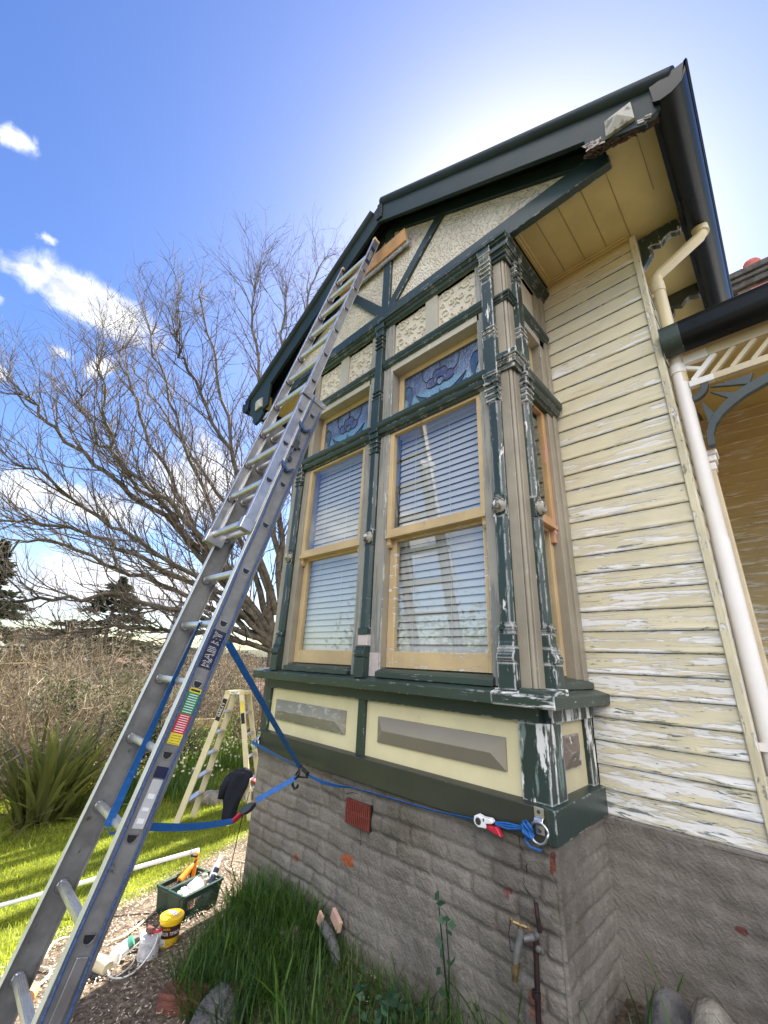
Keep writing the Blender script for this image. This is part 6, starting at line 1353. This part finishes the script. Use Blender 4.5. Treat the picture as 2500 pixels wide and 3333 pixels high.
def leafshrub(lab, x, y, h, w, n, mat, L, nm, cat, group=None, zc=.5, clump=9, zb=None, twigs=True):
    z = gz(x, y) if zb is None else zb; t = thing(nm, lab, cat, (x, y, z), group)
    cen = rng.normal(0, 1, (clump, 3)); cen /= np.linalg.norm(cen, axis=1)[:, None]; cen *= rng.uniform(.25, .85, clump)[:, None]
    idx = rng.integers(0, clump, n); q = cen[idx] + rng.normal(0, .24, (n, 3)); q[:, 2] = np.abs(q[:, 2] + zc) if zc < .6 else q[:, 2] + zc
    P = np.array([x, y, z]) + q * np.array([w / 2, w / 2, h * .55]); D = rng.normal(0, 1, (n, 3)); D[:, 2] += .4; D /= np.linalg.norm(D, axis=1)[:, None]
    leafquads(P, D, rng.uniform(.6, 1.3, n) * L, rng.uniform(.35, .6, n) * L, 'foliage', mat, t)
    if twigs:
        mb = MB()
        for k in range(8): twigtree(mb, (x + random.gauss(0, .1), y + random.gauss(0, .1), z), (random.gauss(0, .4), random.gauss(0, .4), 1), h * .55, .012, 2, .5, .05)
        obj('stems', mb, M['twig_grey'], t, fix=False)
    return t
leafshrub('yellow leaved shrub glowing in the sun behind the flax', -9.35, 2.45, 1.45, 1.5, 2600, 'yellow_leaf', .045, 'yellow_shrub', 'shrub')
leafshrub('mid green rounded shrub between the flax and the ladder', -11.3, 3.3, 1.5, 1.6, 2200, 'daffodil_leaf', .055, 'green_shrub', 'shrub')
leafshrub('low fresh green shrub behind the daffodils by the stepladder', -11.4, 5.2, 1.2, 1.6, 2000, 'daffodil_leaf', .055, 'green_shrub', 'shrub')
leafshrub('small yellow green shrub low behind the ladder rails', -10.3, 3.1, .9, 1.1, 900, 'yellow_leaf', .045, 'yellow_shrub', 'shrub')
leafshrub('dark evergreen bush right behind the ladder rails', -10.5, 3.5, 1.8, 1.6, 4200, 'bush_leaf', .07, 'evergreen_bush', 'bush')
leafshrub('small evergreen bush at the back of the daffodil bed', -11.3, 4.7, 1.3, 1.5, 1500, 'bush_leaf', .06, 'evergreen_bush', 'bush')
leafshrub('dark bush behind the bare shrubs at the left edge', -10.7, .35, 2.0, 2.4, 4200, 'bush_leaf', .08, 'evergreen_bush', 'bush')  # dark bushes added to stand in for the shaded gaps among the twigs
leafshrub('broad dark bush behind the yellow shrub', -11.6, 2.2, 2.2, 2.6, 4200, 'bush_leaf', .08, 'evergreen_bush', 'bush')
leafshrub('dark bush at the back between ladder and stepladder', -16.0, 5.6, 2.7, 3.4, 4200, 'bush_leaf', .09, 'evergreen_bush', 'bush')
leafshrub('dark bush behind the stepladder beside the bay', -16.5, 8.6, 2.8, 3.6, 4200, 'bush_leaf', .09, 'evergreen_bush', 'bush')
leafshrub('pale green shrub with white blossom behind the stepladder', -11.8, 5.9, 1.4, 1.3, 1300, 'daffodil_leaf', .06, 'blossom_shrub', 'shrub')
# daffodil clumps
dl = [(-9.3, 2.55), (-9.0, 3.0), (-9.6, 3.25), (-9.1, 3.7), (-9.9, 3.9), (-9.4, 4.3), (-10.2, 4.6), (-10.0, 5.2), (-10.6, 5.6), (-11.0, 6.3), (-8.7, 3.35), (-8.9, 2.55), (-11.0, 4.9), (-11.6, 6.9), (-8.3, 3.9), (-9.9, 2.9)]
dlab = ['daffodil clump beside the flax bush', 'daffodil clump just right of the black stake', 'daffodil clump behind the black stake', 'daffodil clump in front of the dark bush', 'daffodil clump below the dark evergreen bush', 'daffodil clump left of the near ladder stile', 'daffodil clump framed between the two ladder stiles', 'daffodil clump right of the ladder warning stickers', 'daffodil clump against the timber edging', 'daffodil clump behind the stepladder top', 'leafy daffodil clump nearest the lawn by the ladder', 'leafy daffodil clump at the flax bush foot', 'daffodil clump far back under the bare hedge', 'daffodil clump beside the bay corner', 'low daffodil clump at the stone edging', 'daffodil clump among the yellow shrub stems']
for (x, y), lab in zip(dl, dlab):
    z = gz(x, y); t = thing('daffodil_clump', lab, 'daffodils', (x, y, z), 'daffodil clumps along the garden bed'); n = 230
    P = np.column_stack([x + rng.normal(0, .26, n), y + rng.normal(0, .26, n), np.full(n, z - .02)]); blades('leaves', P, rng.uniform(.22, .46, n), rng.uniform(.012, .020, n), rng.uniform(.1, .6, n), 'daffodil_leaf', 3, t)
    nf = 16; F = np.column_stack([x + rng.normal(0, .28, nf), y + rng.normal(0, .28, nf), z + rng.uniform(.30, .50, nf)]); D = rng.normal(0, 1, (nf * 3, 3)); D /= np.linalg.norm(D, axis=1)[:, None]
    leafquads(np.repeat(F, 3, 0), D, np.full(nf * 3, .055), np.full(nf * 3, .04), 'flowers', 'petal', t)['kind'] = 'stuff'
# stake, edging, stone step wall, red lid
z = gz(-9.2, 2.38); item('garden_stake', 'thin black stake standing beside the flax bush', 'stake', MB().tube([(-9.2, 2.38, z - .05), (-9.21, 2.39, z + 1.32)], .018, 8), 'post')
z = gz(-10.4, 6.6); item('timber_edging', 'low grey timber edging across the far lawn behind the stepladder', 'edging', MB().beam((-10.9, 5.0, gz(-10.9, 5) + .07), (-9.8, 8.2, gz(-9.8, 8.2) + .07), .10, .14), 'woodgrey', bevel=.01)
z = gz(-11.6, 4.6); item('low_board_fence', 'short brown board fence seen between the ladder stiles', 'fence', MB().beam((-12.0, 3.9, z + .28), (-11.2, 5.6, z + .30), .04, .30).beam((-12.2, 4.6, z + .75), (-11.6, 6.0, z + .78), .04, .22), 'timberfence' if 'timberfence' in M else 'plankend', bevel=.005)
for k in range(9):
    u = k / 8; x, y = -7.75 + .55 * u + random.gauss(0, .05), 3.75 + 1.35 * u
    rock(['mossy stone at the left end of the low stone edging', 'second stone of the low edging behind the stepladder foot', 'third stone of the edging, behind the coat hem', 'flat stone of the edging below the coat', 'pale stone of the edging under the coat', 'stone of the edging between coat and rear rail', 'stone of the edging behind the rear rail', 'stone of the edging by the bay corner', 'last stone of the edging at the brick corner'][k], (x, y, .06), random.uniform(.13, .19), 'rockpale' if k % 2 else 'woodgrey', (1.2, 1, .75), 'edging_stone')
z = gz(-7.5, 4.7); item('red_tray', 'bright red plastic tray on the ground behind the stepladder', 'tray', MB().lathe([(.10, .20), (.17, .22), (.18, .25), (.15, .25), (.10, .22)], (-7.45, 4.72, z), 16, sx=1.3), 'redplastic')
mb = MB(); vs = []
# rose bush against the bricks
rs = thing('rose_stem', 'young rose with a few dark leaves growing up the brick base', 'rose', (-1.40, 1.93, .1)); mb = MB()
mb.tube([(-1.40, 1.93, .05), (-1.405, 1.945, .22), (-1.43, 1.95, .36), (-1.455, 1.955, .50), (-1.475, 1.96, .60)], [.006, .005, .004, .003, .002], 6); mb.tube([(-1.405, 1.945, .22), (-1.40, 1.945, .36), (-1.41, 1.94, .53)], [.004, .003, .002], 6); obj('stem', mb, M['bed_blade'], rs, smooth=True)
lp = [(-1.47, 1.95, .585), (-1.44, 1.94, .57), (-1.50, 1.94, .50), (-1.43, 1.93, .515), (-1.40, 1.93, .53), (-1.37, 1.93, .52), (-1.385, 1.925, .49), (-1.43, 1.93, .40), (-1.39, 1.93, .385), (-1.37, 1.93, .395), (-1.45, 1.94, .43), (-1.38, 1.92, .33), (-1.36, 1.92, .26), (-1.44, 1.92, .34), (-1.42, 1.92, .28)]
lp += [(-1.62 + random.gauss(0, .12), 1.80 + random.gauss(0, .06), .13 + random.random() * .12) for _ in range(70)] + [(-1.40 + random.gauss(0, .05), 1.86 + random.gauss(0, .04), .12 + random.random() * .10) for _ in range(18)]
n = len(lp); D = rng.normal(0, 1, (n, 3)); D[:, 2] *= .4; D /= np.linalg.norm(D, axis=1)[:, None]; leafquads(np.array(lp), D, rng.uniform(.034, .055, n), rng.uniform(.024, .036, n), 'leaves', 'rose_leaf', rs)
# weeds in the corner right of the bay
wd_ = thing('corner_weeds', 'arching weeds and dry leaves in the corner right of the bay', 'weeds', (-.55, 2.4, .25))
n = 46; P = np.column_stack([rng.uniform(-.78, -.28, n), rng.uniform(2.25, 2.55, n), np.full(n, .2)]); blades('blades', P, rng.uniform(.12, .34, n), rng.uniform(.008, .015, n), rng.uniform(.2, 1.2, n), 'bed_blade', 5, wd_)
n = 60; P = np.column_stack([rng.uniform(-.80, -.25, n), rng.uniform(2.22, 2.5, n), rng.uniform(.22, .34, n)]); D = rng.normal(0, 1, (n, 3)); D /= np.linalg.norm(D, axis=1)[:, None]; leafquads(P, D, rng.uniform(.03, .07, n), rng.uniform(.02, .045, n), 'leaves', 'rose_leaf', wd_)

# ------------------------------------------------------------------ the great bare tree
tree = thing('bare_tree', 'big spreading leafless tree behind the ladder with mossy limbs', 'tree', (-9.31, 5.86, gz(-9.31, 5.86)))
mb = MB(); bz0 = gz(-9.31, 5.86)
mb.tube([(-9.15, 6.05, bz0 - .1), (-9.2, 6.0, bz0 + .5), (-9.25, 5.95, .7), (-9.3, 5.9, 1.9), (-9.3, 5.9, 2.5)], [.46, .36, .31, .28, .16], 14); obj('trunk', mb, M['bark'], tree, smooth=True)
def smoothpath(pts, n):
    pts = [Vector(p) for p in pts]; out = []
    for k in range(n + 1):
        t = k / n * (len(pts) - 1); i = min(int(t), len(pts) - 2); f = t - i; p0, p1, p2, p3 = pts[max(i - 1, 0)], pts[i], pts[i + 1], pts[min(i + 2, len(pts) - 1)]
        out.append(.5 * ((2 * p1) + (p2 - p0) * f + (2 * p0 - 5 * p1 + 4 * p2 - p3) * f * f + (3 * p1 - p0 - 3 * p2 + p3) * f ** 3))
    return out
limb_mb = MB(); twig_mb = MB()
def twigs(p, d, L, r, depth):
    seg = 4 if depth else 3; p = Vector(p); d = Vector(d).normalized(); pts = [p.copy()]; dirs = []
    for k in range(seg):
        d = (d + Vector((random.gauss(0, .15), random.gauss(0, .15), random.gauss(0, .13) + .10))).normalized(); dirs.append(d.copy()); p = p + d * L / seg; pts.append(p.copy())
    (limb_mb if r > .014 else twig_mb).tube(pts, [r * (1 - .55 * k / seg) for k in range(seg + 1)], 5 if r > .014 else 3, cap=False)
    if depth == 0: return
    for c in range(random.randint(4, 5) if depth > 1 else random.randint(2, 5)):
        k = random.randint(1, seg) if c else seg; dd = dirs[min(k, seg - 1)]; ax = dd.orthogonal().normalized(); ax.rotate(Matrix.Rotation(random.uniform(0, 2 * pi), 3, dd))
        twigs(pts[k], dd + ax * random.uniform(.35, .95), L * random.uniform(.42, .72), r * random.uniform(.42, .6), depth - 1)
for li, L_ in enumerate(LIMBS):
    pth = smoothpath(L_, 22); wob = [Vector((random.gauss(0, .05), random.gauss(0, .05), random.gauss(0, .05))) for _ in pth]; pth = [p + w_ * min(1, i / 4) for i, (p, w_) in enumerate(zip(pth, wob))]
    tot = sum((pth[i + 1] - pth[i]).length for i in range(22)); r0_ = .055 + .0035 * tot
    limb_mb.tube(pth, [r0_ * (1 - .88 * (i / 22) ** .75) + .008 for i in range(23)], 7, cap=False)
    for i in range(4, 23):
        for c in range(2 if i < 21 else 4):
            if random.random() < .06: continue
            d = (pth[min(i + 1, 22)] - pth[i - 1]).normalized(); ax = d.orthogonal().normalized(); ax.rotate(Matrix.Rotation(random.uniform(0, 2 * pi), 3, d)); u = i / 22
            twigs(pth[i], d + ax * random.uniform(.4, .9) + Vector((0, 0, .15)), (.95 + .75 * random.random()) * (1.15 - .45 * u) * (tot / 8) ** .5, .022 * (1.15 - .6 * u), 2)
obj('limbs', limb_mb, M['bark'], tree, smooth='all', fix=False); obj('twigs', twig_mb, M['twig_dark'], tree, fix=False)

ORD = ('first', 'second', 'third', 'fourth', 'fifth', 'sixth', 'seventh', 'last')
for k in range(8):
    x, y, h, lab = -8.5 - .62 * k + random.gauss(0, .08), 9.9 + random.random() * .9, random.uniform(10.5, 12.5), 'slim bare tree behind the house, %s of the row from the back wall' % ORD[k]
    z = gz(x, y); t = thing('slim_tree', lab, 'tree', (x, y, z), 'slim bare trees behind the house'); mb = MB(); mb.tube([(x, y, z - .1), (x + .1, y, z + h * .4), (x, y + .1, z + h * .75), (x + .1, y, z + h)], [.27, .26, .22, .12], 8); obj('trunk', mb, M['bark'], t, smooth=True)
    mb = MB()
    for j in range(14):
        u = random.uniform(.3, .95); a = random.uniform(0, 2 * pi); twigtree(mb, (x + .05, y, z + h * u), (cos(a), sin(a), .8), (1.25 - u) * 2.6, .05 * (1.2 - u), 2, .5, .08)
    obj('branches', mb, M['twig_dark'], t, fix=False)

# ------------------------------------------------------------------ middle distance and beyond
def conifer(lab, x, y, h, w, n, zb, mat='cedar_leaf', nm='cedar_tree', lay=13, seedg=None):
    t = thing(nm, lab, 'tree', (x, y, zb), seedg); mb = MB(); mb.tube([(x, y, zb - 1), (x, y, zb + h * .5), (x + .1, y, zb + h * .97)], [h * .022, h * .014, h * .003], 8); obj('trunk', mb, M['bark'], t)
    k = rng.integers(0, lay, n); u = (k + .5) / lay; ang0 = rng.uniform(0, 2 * pi, lay * 7).reshape(lay, 7); a = ang0[k, rng.integers(0, 7, n)] + rng.normal(0, .16, n); ln_ = (1 - u ** 1.6) * rng.uniform(.6, 1.05, lay * 7).reshape(lay, 7)[k, rng.integers(0, 7, n)] * w / 2
    r = ln_ * rng.random(n) ** .6; P = np.column_stack([x + r * np.cos(a), y + r * np.sin(a), zb + h * (.12 + .86 * u) + rng.normal(0, h * .010, n) - r * .10])
    D = np.column_stack([np.cos(a), np.sin(a), rng.normal(0, .3, n)]); D /= np.linalg.norm(D, axis=1)[:, None]; leafquads(P, D, rng.uniform(.5, 1.2, n) * h * .05, rng.uniform(.4, .8, n) * h * .028, 'crown', mat, t); return t
conifer('dark layered cedar tree in the distance under the bare branches', -58.4, 13.3, 17, 20, 9000, -6.5, lay=17); conifer('dark cedar at the left edge of the photo', -53.5, 1.6, 17.5, 14, 7000, -6.0, lay=17)
def farhouse(lab, x, y, w, d, h, rise, wall, roof, az, nm='far_house', zb=None):
    z = gz(x, y) - .5 if zb is None else zb; t = thing(nm, lab, 'house', (x, y, z), None, (0, 0, az)); obj('wall', MB().box(-w / 2, w / 2, -d / 2, d / 2, 0, h), M[wall], t, local=True)
    mb = MB(); mb.pyz([(-d / 2 - .4, h - .1), (d / 2 + .4, h - .1), (0, h + rise)], -w / 2 - .4, w / 2 + .4); rf = obj('roof', mb, M[roof], t, local=True)
    for k in range(3):
        xx = -w / 2 + w * (k + .5) / 3; wn = obj('window', MB().box(xx - .55, xx + .55, -d / 2 - .06, -d / 2 + .02, h * .35, h * .75), M['white'], t, local=True); obj('pane', MB().box(xx - .45, xx + .45, -d / 2 - .07, -d / 2 - .05, h * .38, h * .72), M['black_gloss'], wn, local=True)
    return t
simple('roof_tan', (.27, .20, .135), rough=.8, var=.15); simple('roof_red', (.12, .055, .045), rough=.8, var=.15); simple('roof_grey', (.17, .165, .16), rough=.6, var=.1); simple('wall_pale', (.34, .32, .28), rough=.8, var=.1); simple('wall_brick', (.11, .048, .036), rough=.9, var=.2)
farhouse('pale house with a tan iron roof below the garden, seen between ladder rails', -30.5, 10.2, 6, 5, 2.0, 1.1, 'wall_pale', 'roof_tan', radians(60), zb=-3.6)
farhouse('red roofed house in the distance behind the bare branches', -72, 22.5, 8, 7, 4.0, 2.8, 'wall_brick', 'roof_red', radians(70), zb=-6.0)
farhouse('white walled house far off at the left', -70, 7.5, 8, 7, 3.5, 2.0, 'wall_pale', 'roof_grey', radians(80), zb=-7.5)
farhouse('grey roofed house beyond the bare hedge', -48, 12.5, 8, 6, 3, 1.6, 'wall_pale', 'roof_grey', radians(75), zb=-5.6)
farhouse('low brick outbuilding behind the stepladder', -24, 12.6, 5.5, 4, 1.7, .4, 'wall_brick', 'wall_brick', radians(62), nm='brick_shed', zb=-1.9)
# wire and paling fence
fc = thing('paling_fence', 'weathered grey paling fence behind the stepladder', 'fence', (-15, 7, gz(-15, 7))); mb = MB()
for k in range(46): u = k / 45; x, y = -15.6 + 1.6 * u, 5.6 + 4.2 * u; mb.box(x - .03, x + .03, y - .01, y + .01, gz(x, y), gz(x, y) + 1.25 + random.gauss(0, .03))
obj('palings', mb, M['woodgrey'], fc); mb = MB()
for dz in (.35, .95): mb.beam((-15.63, 5.6, gz(-15.6, 5.6) + dz), (-14.03, 9.8, gz(-14, 9.8) + dz), .05, .07)
obj('rails', mb, M['woodgrey'], fc)
mb = MB(); mb.lathe([(2.2, 0), (2.2, 14), (2.0, 14.2), (0.05, 27), (.02, 29)], (-141, 50.4, -7), 8, sx=1, sy=1); item('church_spire', 'thin grey church spire far away on the skyline', 'spire', mb, 'roof_grey')
# distant woods as one mass
n = 120000; az = rng.uniform(radians(-108), radians(-38), n); r = 24 + 300 * rng.random(n) ** 1.3 ; kx = np.sin(az) * r; ky = np.cos(az) * r
cl_ = np.array([noise.noise(Vector((float(a) * .05, float(b) * .05, 1))) for a, b in zip(kx, ky)]); keep = (cl_ > -.22) & ((r > 40) | (cl_ > .05)); kx, ky, r = kx[keep], ky[keep], r[keep]; n = len(kx); gz_ = G(kx, ky) + hills(kx, ky); hgt = (2.2 + 5 * np.maximum(cl_[keep], 0)) * (.6 + .4 * sm(24, 70, r)) 
P = np.column_stack([kx, ky, gz_ + hgt * rng.random(n) ** .8]); D = rng.normal(0, 1, (n, 3)); D /= np.linalg.norm(D, axis=1)[:, None]
leafmat('far_leaf', (.034, .032, .022), (.082, .070, .046), .9, .1, sc=.15)
tag(leafquads(P, D, rng.uniform(.4, 1.2, n) * (.16 + r / 190), rng.uniform(.4, 1.0, n) * (.13 + r / 230), 'distant_woods', 'far_leaf'), 'distant brown and green woods across the valley', 'woods', kind='stuff')
# what the windows mirror: trees across the garden and a palm behind the viewer
for k, (x, y, h, w_) in enumerate(((-9.5, -14, 6.5, 5.5), (-14, -17, 8.5, 6), (-5.5, -15.5, 5.5, 5), (-19, -16, 9.5, 7), (-1, -16, 6, 5.5))):
    leafshrub(['round green tree across the garden', 'tall green tree across the garden', 'small green tree across the garden', 'tallest green tree across the garden', 'spreading green tree across the garden'][k] + ', mirrored in the window', x, y, h, w_, 2600, 'bush_leaf', .34, 'garden_tree', 'tree', 'trees mirrored in the bay windows', clump=16)
px_, py_, pz_ = -1.6, -4.6, 4.9; pm = thing('palm_tree', 'tall palm standing in the front garden, mirrored in the window', 'palm', (px_, py_, gz(px_, py_)))
mb = MB(); mb.tube([(px_, py_, gz(px_, py_)), (px_ + .05, py_, 2.5), (px_, py_, pz_)], [.26, .2, .19], 12); obj('trunk', mb, M['bark'], pm)
mb = MB()
for k in range(34):
    a = 2 * pi * k / 34 + random.gauss(0, .1); e = random.uniform(-.35, 1.1); L = random.uniform(1.7, 2.4); q = Vector((px_, py_, pz_)); d = Vector((cos(a) * cos(e), sin(a) * cos(e), sin(e))); prev = q
    for s in range(12):
        d = (d + Vector((0, 0, -.085))).normalized(); nx_ = prev + d * L / 12; sd = d.cross(Vector((0, 0, 1))).normalized(); mb.tube([prev, nx_], .012, 3, cap=False)
        for f in range(4):
            b0 = prev.lerp(nx_, f / 4); ll = .42 * sin(pi * min(.97, (s + f / 4 + 1.5) / 13.5))
            for g_ in (-1, 1): tip = b0 + (sd * g_ + d * .7 + Vector((0, 0, -.25))).normalized() * ll; mb.add([b0 - d * .012, b0 + d * .012, tip], [(0, 1, 2)])
        prev = nx_
obj('fronds', mb, M['palm_leaf'], pm, fix=False)
